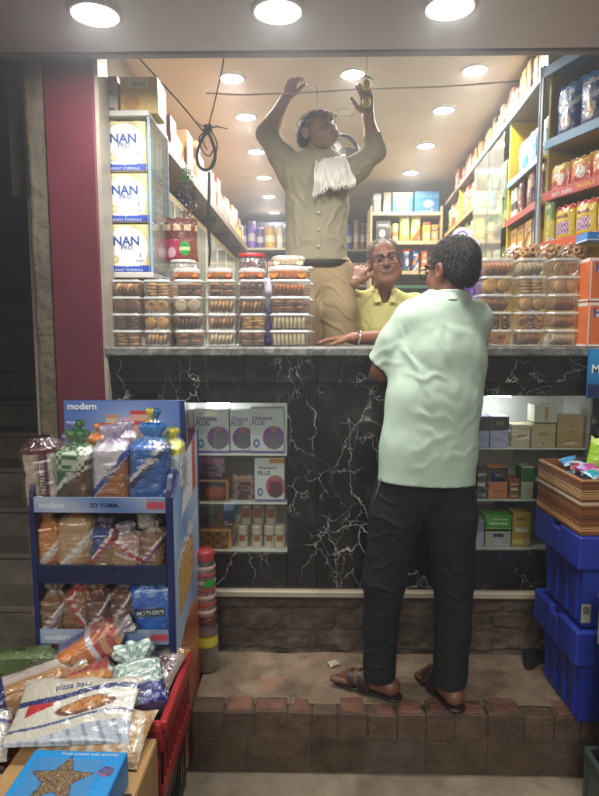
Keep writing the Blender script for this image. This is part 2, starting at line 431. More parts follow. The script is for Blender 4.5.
slab(nr[0], nr[1], .285, nr[2]); slab(nr[0], nr[1], nr[3], zb2); slab(nr[1], XR, .285, zb2)
for a, c_ in ((xL, P(245, 370, YF).x), (P(245, 370, YF).x, joints[0]), (joints[0], P(480, 370, YF).x), (P(480, 370, YF).x, XR)): slab(a, c_, zb2, zt2 - .001, YF - .012, 'apron')
m = MB(); m.box((xL - .01, YF - .04, zt2), (XR, 3.02, ZT), (1,) * 3, .007); cpart('countertop', m, 'slab')
m = MB(); m.box((xL, YF + .022, .285), (nl[0] - .03, 2.9, zt2 - .001), h('#3a322b')); m.box((nl[1] + .03, YF + .022, .285), (nr[0] - .03, 2.9, zt2 - .001), h('#3a322b'))
m.box((nl[0] - .03, 2.74, .285), (nl[1] + .03, 2.9, zt2 - .001), h('#3a322b')); m.box((nr[0] - .03, 2.74, .285), (XR, 2.9, zt2 - .001), h('#3a322b'))
cpart('carcass', m, 'wood')
NW = h('#e2e0da')
def niche(n, zs, glassmat):
    x0, x1, z0, z1 = n
    m = MB(); t = .012
    m.box((x0 - t, YF + .021, z0 - t), (x0, 2.72, z1 + t), NW); m.box((x1, YF + .021, z0 - t), (x1 + t, 2.72, z1 + t), NW)
    m.box((x0, YF + .0205, z0 - t), (x1, 2.72, z0), NW); m.box((x0, YF + .0205, z1), (x1, 2.72, z1 + t), NW)
    m.box((x0, 2.70, z0), (x1, 2.72, z1), NW)
    m.box((x0 - t, 2.721, z0 - t), (x1 + t, 2.735, z1 + t), h('#3a322b'))
    fr = cpart('niche_lining', m, 'paint')
    for z in zs:
        s_ = MB(); s_.box((x0 + .001, YF + .03, z - .007), (x1 - .001, 2.699, z), h('#d8d8d2'), .002); cpart('niche_shelf', s_, 'paint')
    g = MB(); g.box((x0 + .002, YF + .006, z0 + .002), (x1 - .002, YF + .010, z1 - .002), (1,) * 3); cpart('glass_pane', g, glassmat)
zl = [P(237, 453, YF + .06).z, P(237, 501, YF + .06).z]
zr = [P(530, 447, YF + .06).z, P(530, 498, YF + .06).z]
niche(nl, zl, 'glass'); niche(nr, zr, 'glass')
e_niche = emis('niche_lamp_glow', (.93, .96, 1), 30)
for n_, px, py, lab in ((nl, 218, 408, 'small white lamp glowing at the top of the left niche'), (nr, 500, 404, 'small white lamp glowing at the top of the right niche')):
    t_ = thing('niche_lamp', lab, 'lamp', (P(px, py, YF + .14).x, YF + .15, n_[3] - .001), group='niche lamps')
    m = MB(); m.box((-.05, -.012, -.014), (.05, .012, 0), (.7,) * 3, .003); m.build('lamp_body', 'paint', t_)
    m = MB(); m.box((-.047, -.009, -.020), (.047, .009, -.0145), (1,) * 3); m.build('diffuser', e_niche, t_)

# ------------------------------------------------------------------ ceiling lights
e_big = emis('lamp_glow', (1, .965, .91), 98); e_sm = emis('lamp_glow_inner', (1, .95, .86), 180); e_cool = emis('lamp_glow_cool', (.85, .9, 1), 80)
e_off = emis('lamp_off', (1, 1, 1), 0)
def clight(px, py, z, r, em, label):
    p = PZ(px, py, z); t = thing('ceiling_light', label, 'ceiling light', (p.x, p.y, z), group='round ceiling lights')
    m = MB(); m.lathe([(r * 1.0, 0), (r * 1.22, 0), (r * 1.25, -.004), (r * 1.18, -.010), (r, -.012), (r, 0)], (.7, .7, .66), 32, caps=False); m.build('trim_ring', 'paint', t)
    m = MB(); m.lathe([(r * .998, -.006), (.001, -.007)], (.8,) * 3, 32, caps=False); m.build('diffuser', em, t)
clight(95, 12, ZS - .001, .07, e_big, 'big glaring round light at the top left corner of the outer ceiling')
clight(278, 9, ZS - .001, .07, e_big, 'big glaring round light at the top middle of the outer ceiling')
clight(450, 5, ZS - .001, .07, e_big, 'big glaring round light at the top right of the outer ceiling')
for i, (px, py) in enumerate([(232, 77), (246, 116), (256, 151), (264, 177), (269, 196)]):
    clight(px, py, ZC - .001, .062, e_sm, f'{ORD[i]} glowing light from the front in the left row of the inner ceiling')
clight(274, 212, ZC - .001, .062, e_cool, 'bluish white light farthest back in the left row of the inner ceiling')
for i, (px, py) in enumerate([(475, 69), (444, 109), (426, 145), (411, 172)]):
    clight(px, py, ZC - .001, .062, e_sm, f'{ORD[i]} glowing light from the front in the right row of the inner ceiling')
clight(353, 73, ZC - .001, .062, e_sm, 'glowing light in the middle of the inner ceiling above the raised hand')
clight(346, 112, ZC - .001, .055, e_off, 'unlit round ceiling light behind the raised arm')

# ------------------------------------------------------------------ sky, moonlight-weak sun for the lamps of the street
w = bpy.data.worlds.new('World'); scene.world = w; w.use_nodes = True; nt = w.node_tree
bg = nt.nodes['Background']; sky = nt.nodes.new('ShaderNodeTexSky'); sky.sky_type = 'NISHITA'; sky.sun_disc = False
sky.sun_elevation = R(38); sky.sun_rotation = R(188); sky.dust_density = 4
hs = nt.nodes.new('ShaderNodeHueSaturation'); hs.inputs['Saturation'].default_value = .12
nt.links.new(sky.outputs[0], hs.inputs['Color']); nt.links.new(hs.outputs[0], bg.inputs[0]); bg.inputs[1].default_value = .0135
sd = bpy.data.lights.new('sun', 'SUN'); sd.energy = .4; sd.angle = R(25); sd.color = (1, .93, .82)
so = bpy.data.objects.new('sun', sd); col.objects.link(so)
so.rotation_euler = (R(52), 0, R(-8))
scene.view_settings.view_transform = 'Standard'; scene.view_settings.look = 'None'; scene.view_settings.exposure = 1.62; scene.view_settings.gamma = 1
scene.view_settings.use_curve_mapping = False
cy = scene.cycles
cy.max_bounces = 7; cy.diffuse_bounces = 3; cy.glossy_bounces = 3; cy.transmission_bounces = 4; cy.transparent_max_bounces = 24
cy.caustics_reflective = False; cy.caustics_refractive = False; cy.sample_clamp_indirect = 4; cy.use_denoising = True
try: cy.denoiser = 'OPENIMAGEDENOISE'
except Exception: pass
# ================================================================== PEOPLE (smooth-blended volumes turned into one skin each)
class SDF:
    def __init__(s, lo, hi, vox=.005):
        s.lo = np.array(lo, float); s.vox = vox; s.n = np.ceil((np.array(hi) - s.lo) / vox).astype(int) + 1
        s.ax = [s.lo[i] + np.arange(s.n[i]) * vox for i in range(3)]; s.g = np.full(tuple(s.n), .09, np.float32)
    def _sl(s, lo, hi, pad):
        out = []
        for i in range(3):
            a = int(max(0, math.floor((lo[i] - pad - s.lo[i]) / s.vox))); b_ = int(min(s.n[i], math.ceil((hi[i] + pad - s.lo[i]) / s.vox) + 1))
            if b_ <= a: return None
            out.append(slice(a, b_))
        return tuple(out)
    def _pts(s, sl): return np.meshgrid(*[s.ax[i][sl[i]].astype(np.float32) for i in range(3)], indexing='ij', sparse=True)
    def _comb(s, sl, d, k, op):
        a = s.g[sl]
        if op == 'u':
            hh = np.clip(.5 + .5 * (a - d) / k, 0, 1); s.g[sl] = a + (d - a) * hh - k * hh * (1 - hh)
        else:
            d = -d; hh = np.clip(.5 - .5 * (a - d) / k, 0, 1); s.g[sl] = a + (d - a) * hh + k * hh * (1 - hh)
    def cap(s, a, b_, ra, rb=None, k=.02, op='u', flat=None, f=1.0):
        rb = ra if rb is None else rb; a = np.array(a, float); b_ = np.array(b_, float); rm = max(ra, rb) * max(1, f)
        sl = s._sl(np.minimum(a, b_) - rm, np.maximum(a, b_) + rm, .05)
        if sl is None: return s
        X, Y, Z = s._pts(sl); px, py, pz = X - a[0], Y - a[1], Z - a[2]; ba = b_ - a
        if flat is not None:
            n = np.array(flat, float); n /= np.linalg.norm(n); q = (px * n[0] + py * n[1] + pz * n[2]) * (1 / f - 1)
            px, py, pz = px + q * n[0], py + q * n[1], pz + q * n[2]; ba = ba + n * (ba @ n) * (1 / f - 1)
        L = max(ba @ ba, 1e-9); t = np.clip((px * ba[0] + py * ba[1] + pz * ba[2]) / L, 0, 1)
        d = np.sqrt((px - t * ba[0]) ** 2 + (py - t * ba[1]) ** 2 + (pz - t * ba[2]) ** 2) - (ra + (rb - ra) * t)
        if f < 1: d = d * (.5 + .5 * f)
        s._comb(sl, d.astype(np.float32), k, op); return s
    def chain(s, pts, rs, k=.02, **kw):
        for i in range(len(pts) - 1): s.cap(pts[i], pts[i + 1], rs[i], rs[i + 1], k=k, **kw)
        return s
    def ell(s, c, r, rot=None, k=.02, op='u'):
        c = np.array(c, float); r = np.array(r, float); rm = r.max()
        sl = s._sl(c - rm, c + rm, .05)
        if sl is None: return s
        X, Y, Z = s._pts(sl); p = [X - c[0], Y - c[1], Z - c[2]]
        if rot is not None:
            A = np.array(rot, float); p = [p[0] * A[0, i] + p[1] * A[1, i] + p[2] * A[2, i] for i in range(3)]
        k0 = np.sqrt((p[0] / r[0]) ** 2 + (p[1] / r[1]) ** 2 + (p[2] / r[2]) ** 2); k1 = np.sqrt((p[0] / r[0] ** 2) ** 2 + (p[1] / r[1] ** 2) ** 2 + (p[2] / r[2] ** 2) ** 2)
        s._comb(sl, (k0 * (k0 - 1) / np.maximum(k1, 1e-6)).astype(np.float32), k, op); return s
    def plane(s, p, n, k=.004):
        "keep the side the normal points away from"
        n = np.array(n, float); n /= np.linalg.norm(n); sl = (slice(None),) * 3; X, Y, Z = s._pts(sl)
        d = ((X - p[0]) * n[0] + (Y - p[1]) * n[1] + (Z - p[2]) * n[2]).astype(np.float32)
        s.g = np.maximum(s.g, d); return s
    def field(s, fn):
        X, Y, Z = s._pts((slice(None),) * 3); s.g = s.g + fn(X, Y, Z).astype(np.float32); return s
    def mesh(s):
        g = s.g; neg = g < 0; nx, ny, nz = g.shape
        cs = [neg[i:nx - 1 + i, j:ny - 1 + j, k:nz - 1 + k] for i in (0, 1) for j in (0, 1) for k in (0, 1)]
        cnt = sum(c.astype(np.int8) for c in cs); act = (cnt > 0) & (cnt < 8)
        idx = -np.ones(act.shape, np.int64); ii = np.argwhere(act); idx[act] = np.arange(len(ii))
        acc = np.zeros((len(ii), 3)); w = np.zeros(len(ii)); corners = [(i, j, k) for i in (0, 1) for j in (0, 1) for k in (0, 1)]
        for a in range(8):
            for b_ in range(a + 1, 8):
                ca, cb = np.array(corners[a]), np.array(corners[b_])
                if abs(ca - cb).sum() != 1: continue
                va = g[ii[:, 0] + ca[0], ii[:, 1] + ca[1], ii[:, 2] + ca[2]]; vb = g[ii[:, 0] + cb[0], ii[:, 1] + cb[1], ii[:, 2] + cb[2]]
                m = (va < 0) != (vb < 0); t = np.where(m, va / np.where(m, va - vb, 1), 0)
                acc += np.where(m[:, None], ca + t[:, None] * (cb - ca), 0); w += m
        V = s.lo + (ii + acc / w[:, None]) * s.vox; Q = []
        for ax in range(3):
            o1, o2 = [(1, 2), (2, 0), (0, 1)][ax]
            A = neg[tuple(slice(0, -1) if i == ax else slice(None) for i in range(3))]; B = neg[tuple(slice(1, None) if i == ax else slice(None) for i in range(3))]
            e = np.argwhere(A != B); e = e[(e[:, o1] > 0) & (e[:, o2] > 0) & (e[:, o1] < g.shape[o1] - 1) & (e[:, o2] < g.shape[o2] - 1)]
            sgn = A[e[:, 0], e[:, 1], e[:, 2]]
            def cid(d1, d2):
                q = e.copy(); q[:, o1] -= d1; q[:, o2] -= d2; return idx[q[:, 0], q[:, 1], q[:, 2]]
            q = np.stack([cid(1, 1), cid(0, 1), cid(0, 0), cid(1, 0)], 1); q[~sgn] = q[~sgn][:, ::-1]; Q.append(q)
        return V, np.concatenate(Q)
def normals(V, Q):
    n = np.cross(V[Q[:, 2]] - V[Q[:, 0]], V[Q[:, 3]] - V[Q[:, 1]]); out = np.zeros_like(V)
    for i in range(4): np.add.at(out, Q[:, i], n)
    return out / np.maximum(np.linalg.norm(out, axis=1), 1e-12)[:, None]
def smooth(V, Q, it=1, lam=.5):
    E = np.concatenate([Q[:, [0, 1]], Q[:, [1, 2]], Q[:, [2, 3]], Q[:, [3, 0]]])
    for _ in range(it):
        s_ = np.zeros_like(V); c = np.zeros(len(V))
        for a, b_ in ((0, 1), (1, 0)): np.add.at(s_, E[:, a], V[E[:, b_]]); np.add.at(c, E[:, a], 1)
        V = V + lam * (s_ / c[:, None] - V)
    return V
def sdf_obj(S, name, mat, colfn, parent, origin, disp=None, sm=1):
    V, Q = S.mesh(); V = smooth(V, Q, sm)
    if disp is not None: V = V + normals(V, Q) * disp(V, normals(V, Q))[:, None]
    me = bpy.data.meshes.new(name); me.vertices.add(len(V)); me.vertices.foreach_set('co', (V - np.array(origin)).astype(np.float32).ravel())
    me.loops.add(len(Q) * 4); me.loops.foreach_set('vertex_index', Q.astype(np.int32).ravel())
    me.polygons.add(len(Q)); me.polygons.foreach_set('loop_start', np.arange(0, len(Q) * 4, 4, dtype=np.int32))
    me.update(calc_edges=True); me.polygons.foreach_set('use_smooth', np.ones(len(Q), bool))
    me.materials.append(M[mat]); at = me.color_attributes.new('Col', 'FLOAT_COLOR', 'POINT')
    C = np.ones((len(V), 4), np.float32); C[:, :3] = colfn(V) if callable(colfn) else np.array(colfn)
    at.data.foreach_set('color', C.ravel()); me.validate()
    o = bpy.data.objects.new(name, me); col.objects.link(o); o.parent = parent; return o
def segd(P2, a, b_):
    a = np.array(a, float); b_ = np.array(b_, float); ba = b_ - a; t = np.clip(((P2 - a) @ ba) / (ba @ ba), 0, 1)
    return np.linalg.norm(P2 - a - t[:, None] * ba, axis=1)
def creases(lines, front=-1):
    "folds: (x0,z0,x1,z1,amp,width) seen in the x-z plane on the side facing the viewer"
    def f(V, Nn):
        m = np.clip(-Nn[:, 1] * 2, 0, 1) if front < 0 else 1.0; d = np.zeros(len(V)); P2 = V[:, [0, 2]]
        P2 = P2 + .009 * np.stack([np.sin(P2[:, 1] * 34 + 1.3) + .6 * np.sin(P2[:, 1] * 71 + P2[:, 0] * 30), np.sin(P2[:, 0] * 38 + .4) + .6 * np.sin(P2[:, 0] * 83 + P2[:, 1] * 22)], 1)
        for x0, z0, x1, z1, a, w_ in lines:
            A0 = np.array((x0, z0), float); ba = np.array((x1, z1), float) - A0; t = np.clip(((P2 - A0) @ ba) / (ba @ ba), -.15, 1.15)
            dd = np.linalg.norm(P2 - A0 - t[:, None] * ba, axis=1); tp = np.clip(np.sin(np.pi * (t + .15) / 1.3), 0, 1) ** .8
            d += a * tp * (np.exp(-(dd / w_) ** 2) - .45 * np.exp(-(dd / (2.3 * w_)) ** 2))
        return d * m
    return f
def rotm(yaw, pitch=0, roll=0):
    "columns: right, back, up of a head whose face looks to -y at rest"
    return np.array(Matrix.Rotation(yaw, 3, 'Z') @ Matrix.Rotation(pitch, 3, 'X') @ Matrix.Rotation(roll, 3, 'Y'))
def head(S, c, A, sc=1.0, k=.012, mouth=0.0):
    c = np.array(c, float); L = lambda x, y, z: c + A @ (np.array([x, y, z]) * sc)
    e = lambda p, r, kk=k, op='u': S.ell(L(*p), np.array(r) * sc, A, kk, op)
    e((0, .012, .035), (.073, .093, .085)); e((0, -.028, -.03), (.060, .062, .075)); e((0, -.045, -.085), (.032, .032, .028), .03)
    e((.032, -.058, -.022), (.026, .024, .024), .02); e((-.032, -.058, -.022), (.026, .024, .024), .02)
    for sx in (-1, 1):
        e((sx * .030, -.098, .012), (.018, .012, .011), .014, 's')
        e((sx * .030, -.086, .012), (.0125, .0125, .0105), .004)
        S.cap(L(sx * .012, -.094, .032), L(sx * .045, -.084, .034), .008 * sc, .006 * sc, k=.012)
        e((sx * .076, .006, -.005), (.010, .021, .033), .006); e((sx * .084, .003, -.002), (.006, .011, .018), .004, 's')
        e((sx * .013, -.101, -.025), (.008, .009, .007), .006)
        S.cap(L(sx * .055, -.03, -.055), L(sx * .02, -.07, -.09), .016 * sc, .014 * sc, k=.03)
    S.chain([L(0, -.09, .022), L(0, -.104, -.005), L(0, -.113, -.022)], [.008 * sc, .009 * sc, .0105 * sc], k=.01)
    S.cap(L(-.02, -.086, -.050), L(.02, -.086, -.050), .0065 * sc, k=.007); S.cap(L(-.017, -.084, -.062), L(.017, -.084, -.062), .008 * sc, k=.007)
    return L
def head_col(c, A, sc, skin, lips, brow, stub=0.0, extra=None):
    Ai = A.T; c = np.array(c, float)
    def f(V):
        p = ((V - c) @ A) / sc; C = np.tile(np.array(skin, float), (len(V), 1))
        def blend(m, cc): C[:] = C * (1 - m[:, None]) + np.array(cc)[None] * m[:, None]
        near = (np.abs(p) < .15).all(1)
        fr = near & (p[:, 1] < -.05)
        if stub: blend(np.clip((-.038 - p[:, 2]) / .02, 0, 1) * near * (p[:, 1] < .0) * stub, (.11, .09, .08))
        blend(np.exp(-((p[:, 0] / .022) ** 4 + ((p[:, 2] + .056) / .010) ** 4)) * fr, lips)
        blend(np.exp(-((p[:, 0] / .019) ** 4 + ((p[:, 2] + .056) / .0022) ** 2)) * fr, (.03, .015, .012))
        for sx in (-1, 1):
            blend(np.exp(-(((p[:, 0] - sx * .030) / .017) ** 4 + ((p[:, 2] - .034 + abs(.0) ) / .0055) ** 2)) * fr, brow)
            blend(np.exp(-(((p[:, 0] - sx * .030) / .0125) ** 4 + ((p[:, 2] - .012) / .006) ** 4)) * fr, (.22, .19, .17))
            blend(np.exp(-(((p[:, 0] - sx * .030) / .0055) ** 4 + ((p[:, 2] - .012) / .006) ** 4)) * fr, (.015, .01, .01))
            blend(np.exp(-(((p[:, 0] - sx * .030) / .017) ** 4 + ((p[:, 2] - .0215) / .0025) ** 2)) * fr * .8, (.03, .02, .015))
            blend(np.exp(-(((p[:, 0] - sx * .030) / .017) ** 2 + ((p[:, 2] + .004) / .006) ** 2)) * fr * .45, tuple(x * .45 for x in skin))
            blend(np.exp(-(((p[:, 0] - sx * .030) / .006) ** 2 + ((p[:, 2] + .040) / .022) ** 2)) * fr * .3, tuple(x * .5 for x in skin))
        if extra: extra(p, V, blend, near)
        return C
    return f
def hand(S, wrist, palm_dir, side_dir, normal, sc=1.0, curl=(.35, .4, .45, .5), thumb_open=.6, spread=.12, left=False):
    "palm and five separate bent fingers; side_dir points to the thumb side, normal out of the back of the hand"
    d = np.array(palm_dir, float); d /= np.linalg.norm(d); n = np.array(normal, float); n -= d * (n @ d); n /= np.linalg.norm(n)
    sd_ = np.cross(n, d); sd_ = sd_ if sd_ @ np.array(side_dir, float) > 0 else -sd_
    w_ = np.array(wrist, float); k = .006
    for o in (-.026, -.009, .009, .026): S.cap(w_ + sd_ * o * .6 * sc, w_ + (d * .085 + sd_ * o) * sc, .014 * sc, .0115 * sc, k=.012)
    L4 = [(.026, .066, .0088), (.009, .074, .0090), (-.009, .069, .0086), (-.026, .053, .0078)]
    for i, (o, ln, r) in enumerate(L4):
        p = w_ + (d * .088 + sd_ * o) * sc; dirv = d + sd_ * (o / .026) * spread; dirv /= np.linalg.norm(dirv); ang = curl[i]
        pts = [p]; rs = [r * 1.08 * sc]
        a = ang * .5
        for j, fr in enumerate((.45, .31, .24)):
            a_ = a + ang * j * .9; dv = dirv * math.cos(a_) - n * math.sin(a_); p = p + dv * ln * fr * sc; pts.append(p); rs.append(r * (1 - .08 * j) * sc)
        S.chain(pts, rs, k=.003)
    p = w_ + (d * .025 + sd_ * .026) * sc; tv = d * (1 - thumb_open * .5) + sd_ * thumb_open - n * .25; tv /= np.linalg.norm(tv)
    q = p + tv * .035 * sc; tv2 = tv * .85 + d * .5; tv2 /= np.linalg.norm(tv2); q2 = q + tv2 * .03 * sc; q3 = q2 + (tv2 * .9 - n * .2) * .024 * sc
    S.chain([p, q, q2, q3], [.015 * sc, .0115 * sc, .0095 * sc, .0085 * sc], k=.006)
V3 = lambda *a: np.array(a, float)
nsin = lambda V, f, ph=0: np.sin(V[:, 0] * f + ph) * np.sin(V[:, 2] * f * .8 + ph * 2) * np.sin(V[:, 1] * f * 1.1 + 1.3 * ph)

def strands(hair_o, parent, hc_, A, colr, n=2600, ln=.016, seed=1, lift=.35):
    me = hair_o.data; rr = random.Random(seed); m = MB(); cx_ = Vector(hair_o.parent.location) if False else None
    up_ = Vector(A @ V3(0, .35, 1)).normalized(); vs = me.vertices; N_ = len(vs); loc = Vector(hc_) - Vector(parent.location)
    for _ in range(n):
        v = vs[rr.randrange(N_)]; p = v.co; nn = v.normal; fl = -(up_ - nn * up_.dot(nn)); fl = fl.normalized() if fl.length > .05 else Vector((rr.uniform(-1, 1), rr.uniform(-1, 1), 0))
        fl = (fl + Vector((rr.uniform(-.4, .4), rr.uniform(-.4, .4), rr.uniform(-.4, .4)))).normalized(); sd_ = fl.cross(nn).normalized() * .0011; L_ = ln * rr.uniform(.5, 1.3)
        q = p + nn * .0008; a = q + fl * L_ * .6 + nn * L_ * lift * .35; b_ = q + fl * L_ + nn * L_ * lift * .25
        m.add([q - sd_, q + sd_, a + sd_ * .8, a - sd_ * .8, b_], [(0, 1, 2, 3), (3, 2, 4)], jv(colr, .5))
    return m.build('hair_strands', 'hair', parent)

# ------------------------------------------------------------------ the customer, seen from behind, leaning on the counter
SK = h('#7f4d38')
org = (.42, 2.13, 0.0)
cust = thing('person', 'man seen from behind in mint green polo shirt, black trousers and brown sandals', 'person', org)
shL, shR = V3(.362, 2.155, 1.400), V3(.597, 2.235, 1.405)
elL, waL = V3(.262, 2.215, 1.215), V3(.40, 2.40, 1.315)
elR, waR = V3(.585, 2.335, 1.20), V3(.56, 2.46, 1.32)
hipL, hipR = V3(.335, 2.125, .86), V3(.49, 2.145, .86)
knL, knR = V3(.268, 2.11, .46), V3(.525, 2.13, .46)
anL, anR = V3(.262, 2.135, .075), V3(.508, 2.10, .075)
hc = V3(.506, 2.205, 1.575); HA = rotm(R(180 + 38), R(6))
S = SDF((.02, 1.98, -.0), (.78, 2.72, 1.74), .005)
hl = head(S, hc, HA, 1.0)
S.chain([V3(.478, 2.185, 1.42), hc + V3(-.012, -.01, -.05)], [.062, .055], k=.02)
S.chain([V3(.44, 2.15, .93), V3(.445, 2.16, 1.1), V3(.465, 2.19, 1.33)], [.11, .115, .12], k=.03, flat=(-.3, .95, 0), f=.75)
for sh, el, wa in ((shL, elL, waL), (shR, elR, waR)):
    S.chain([sh, (sh + el) / 2, el], [.045, .044, .040], k=.02); S.chain([el, el * .6 + wa * .4, wa], [.041, .037, .026], k=.015)
hand(S, waL, (.55, .8, -.12), (.8, -.3, 0), (0, 0, 1), curl=(.3, .35, .4, .45)); hand(S, waR, (-.35, .9, -.15), (-1, 0, 0), (0, 0, 1))
for hp, kn, an in ((hipL, knL, anL), (hipR, knR, anR)): S.chain([hp, kn, an], [.07, .048, .035], k=.02)
fL, fR = V3(-.87, .49, 0), V3(-.36, .93, 0)      # foot directions
for an, fd in ((anL, fL / np.linalg.norm(fL)), (anR, fR / np.linalg.norm(fR))):
    sdv = np.array([-fd[1], fd[0], 0]); g0 = V3(an[0], an[1], 0)
    S.cap(an, g0 - fd * .045 + V3(0, 0, .048), .034, .030, k=.02); S.cap(an + V3(0, 0, -.005), g0 + fd * .10 + V3(0, 0, .040), .032, .022, k=.02)
    S.cap(g0 - fd * .045 + V3(0, 0, .045), g0 + fd * .11 + V3(0, 0, .036), .028, .026, k=.02, flat=sdv, f=1.25)
    for i, o in enumerate((-.030, -.014, .001, .015, .029)):
        o_ = o if an is anR else -o          # big toe on the inner side
        big = (i == 4) if an is anL else (i == 4)
        S.cap(g0 + fd * .11 + sdv * o_ * -1.15 + V3(0, 0, .031), g0 + fd * (.150 + .007 * i) + sdv * o_ * -1.35 + V3(0, 0, .027), .0115, .0098 + (.003 if big else 0), k=.004)
def skc(p, V, blend, near):
    blend(((V[:, 2] < .3) * .5), (.09, .045, .03)); blend(((V[:, 2] > 1.1) & (V[:, 2] < 1.35) & ~near) * .3, (.12, .06, .04))
sdf_obj(S, 'body', 'skin', head_col(hc, HA, 1, SK, (.18, .07, .06), (.01, .01, .01), .25, skc), cust, org)
# hair
S = SDF((hc[0] - .13, hc[1] - .13, hc[2] - .16), (hc[0] + .13, hc[1] + .13, hc[2] + .15), .0035)
S.ell(hl(0, .018, .040), (.077, .096, .086), HA, .01); S.ell(hl(0, .045, -.01), (.066, .060, .060), HA, .02)
for sx in (-1, 1): S.cap(hl(sx * .070, -.01, .03), hl(sx * .074, -.012, -.005), .010, .006, k=.01)
S.ell(hl(0, -.105, -.02), (.10, .055, .085), HA, .01, 's'); 
for sx in (-1, 1): S.ell(hl(sx * .085, -.004, -.012), (.024, .030, .034), HA, .006, 's')
S.plane(hl(0, .06, -.062), HA @ V3(0, -.25, -1))
hb = lambda V, Nn: .35 * (.0022 * np.sin(V[:, 0] * 420 + 9 * np.sin(V[:, 2] * 60)) * np.sin(V[:, 1] * 300 + V[:, 2] * 90) + .002 * np.sin(V[:, 2] * 210 + V[:, 0] * 150))
ho = sdf_obj(S, 'hair', 'hair', h('#15110f'), cust, org, hb); strands(ho, cust, hc, HA, h('#1c1714'), 4200)
# glasses
m = MB()
for sx in (-1, 1):
    m.tube([hl(sx * .079, .0, .018), hl(sx * .077, -.05, .016), hl(sx * .060, -.105, .014)], .0022, (.01, .01, .01), 6)
    m.tube([hl(sx * (.032 + .025 * math.cos(a)), -.108 + .006 * abs(math.cos(a)), .008 + .018 * math.sin(a)) for a in [i * math.pi / 9 for i in range(19)]], .002, (.01, .01, .01), 6)
m.tube([hl(-.008, -.112, .012), hl(.008, -.112, .012)], .002, (.01, .01, .01), 6)
m.build('glasses', 'plastic', cust).matrix_parent_inverse = Matrix.Translation([-x for x in org])
# shirt
CS = h('#b9d0bd')
S = SDF((.10, 1.94, .76), (.76, 2.46, 1.53), .005)
ax = (-.34, .94, 0)
S.chain([V3(.418, 2.125, .80), V3(.425, 2.13, .95), V3(.44, 2.14, 1.10), V3(.462, 2.175, 1.26), V3(.470, 2.19, 1.36)], [.187, .180, .176, .180, .150], k=.03, flat=ax, f=.68)
S.cap(shL + V3(.0, 0, -.005), shR + V3(0, 0, -.005), .062, .062, k=.06); S.cap(shL * .45 + shR * .55 + V3(0, 0, .035), V3(.480, 2.185, 1.455), .06, .06, k=.05)
# sleeves
sl0, sl1 = shL, shL + (elL - shL) * .86; S.chain([sl0, (sl0 + sl1) / 2 + V3(-.008, 0, 0), sl1], [.066, .066, .070], k=.03)
sr0, sr1 = shR, shR + (elR - shR) * .7; S.chain([sr0, sr1], [.066, .062], k=.03)
dL = (elL - shL) / np.linalg.norm(elL - shL)
cut = sl1 + dL * .004
# cut the sleeve mouth flat: carve with a big ball-free slab
S.cap(cut + dL * .058, cut + dL * .16, .085, .085, k=.004, op='s')
S.cap(cut + dL * .16, sl1 - dL * .03, .057, .057, k=.004, op='s')
S.plane((.42, 2.1, .822), (-.06, -.10, -1))
S.chain([V3(.42, 2.13, .70), V3(.42, 2.13, .865)], [.165, .155], k=.004, op='s', flat=ax, f=.66)
S.cap(V3(.480, 2.185, 1.47), hc + V3(-.012, -.01, -.04), .061, .058, k=.004, op='s')
fold = [(.40, 1.38, .56, 1.36, .004, .012), (.32, 1.30, .42, 1.12, .007, .010), (.32, 1.22, .44, 1.20, .007, .009), (.33, 1.33, .385, 1.17, .009, .011), (.345, 1.10, .52, 1.04, .006, .012), (.36, 1.05, .44, .99, .007, .010),
        (.35, .97, .50, 1.02, .005, .012), (.48, 1.33, .50, 1.15, .006, .014), (.43, 1.36, .47, 1.25, .006, .009), (.56, 1.22, .62, 1.15, .007, .010), (.50, 1.03, .60, 1.10, .006, .010),
        (.46, .93, .59, .96, .006, .010), (.34, .90, .43, .93, .006, .010), (.22, 1.27, .32, 1.31, .006, .009), (.215, 1.235, .30, 1.25, .005, .008), (.35, 1.17, .42, 1.07, -.006, .010), (.40, 1.15, .55, 1.12, -.004, .014),
        (.45, .88, .50, 1.0, .004, .012), (.57, 1.0, .585, 1.2, .004, .012), (.31, 1.38, .36, 1.27, -.006, .008)]
cf = creases([(a_, b_, c_, d_, e_ * .62, f_ * 1.3) for a_, b_, c_, d_, e_, f_ in fold])
def sdisp(V, Nn): return cf(V, Nn) + .0020 * nsin(V, 31, .7) + .0010 * nsin(V, 64, 2)
sh_o = sdf_obj(S, 'polo_shirt', 'cloth', CS, cust, org, sdisp, 2)
def child_of(o, par, org_):
    o.parent = par; o.matrix_parent_inverse = Matrix.Translation([-x for x in org_]); return o
# collar: standing band folded over
m = MB(); cc = V3(.480, 2.180, 1.472)
def coll(u, v):
    a = u * 2 * math.pi; up = V3(.02, .03, .045); r = .069 + .004 * math.sin(3 * a)
    p = cc + V3(math.cos(a) * r * 1.02, math.sin(a) * r, 0)
    if v < .4: q = p + up * (v / .4) * .85
    else: q = p + up * .85 + V3(math.cos(a), math.sin(a), 0) * (.004 + .020 * (v - .4)) - V3(0, 0, 1) * .042 * (v - .4) / .6
    return tuple(q)
m.grid(coll, 48, 8, CS); child_of(m.build('collar', 'cloth'), cust, org)
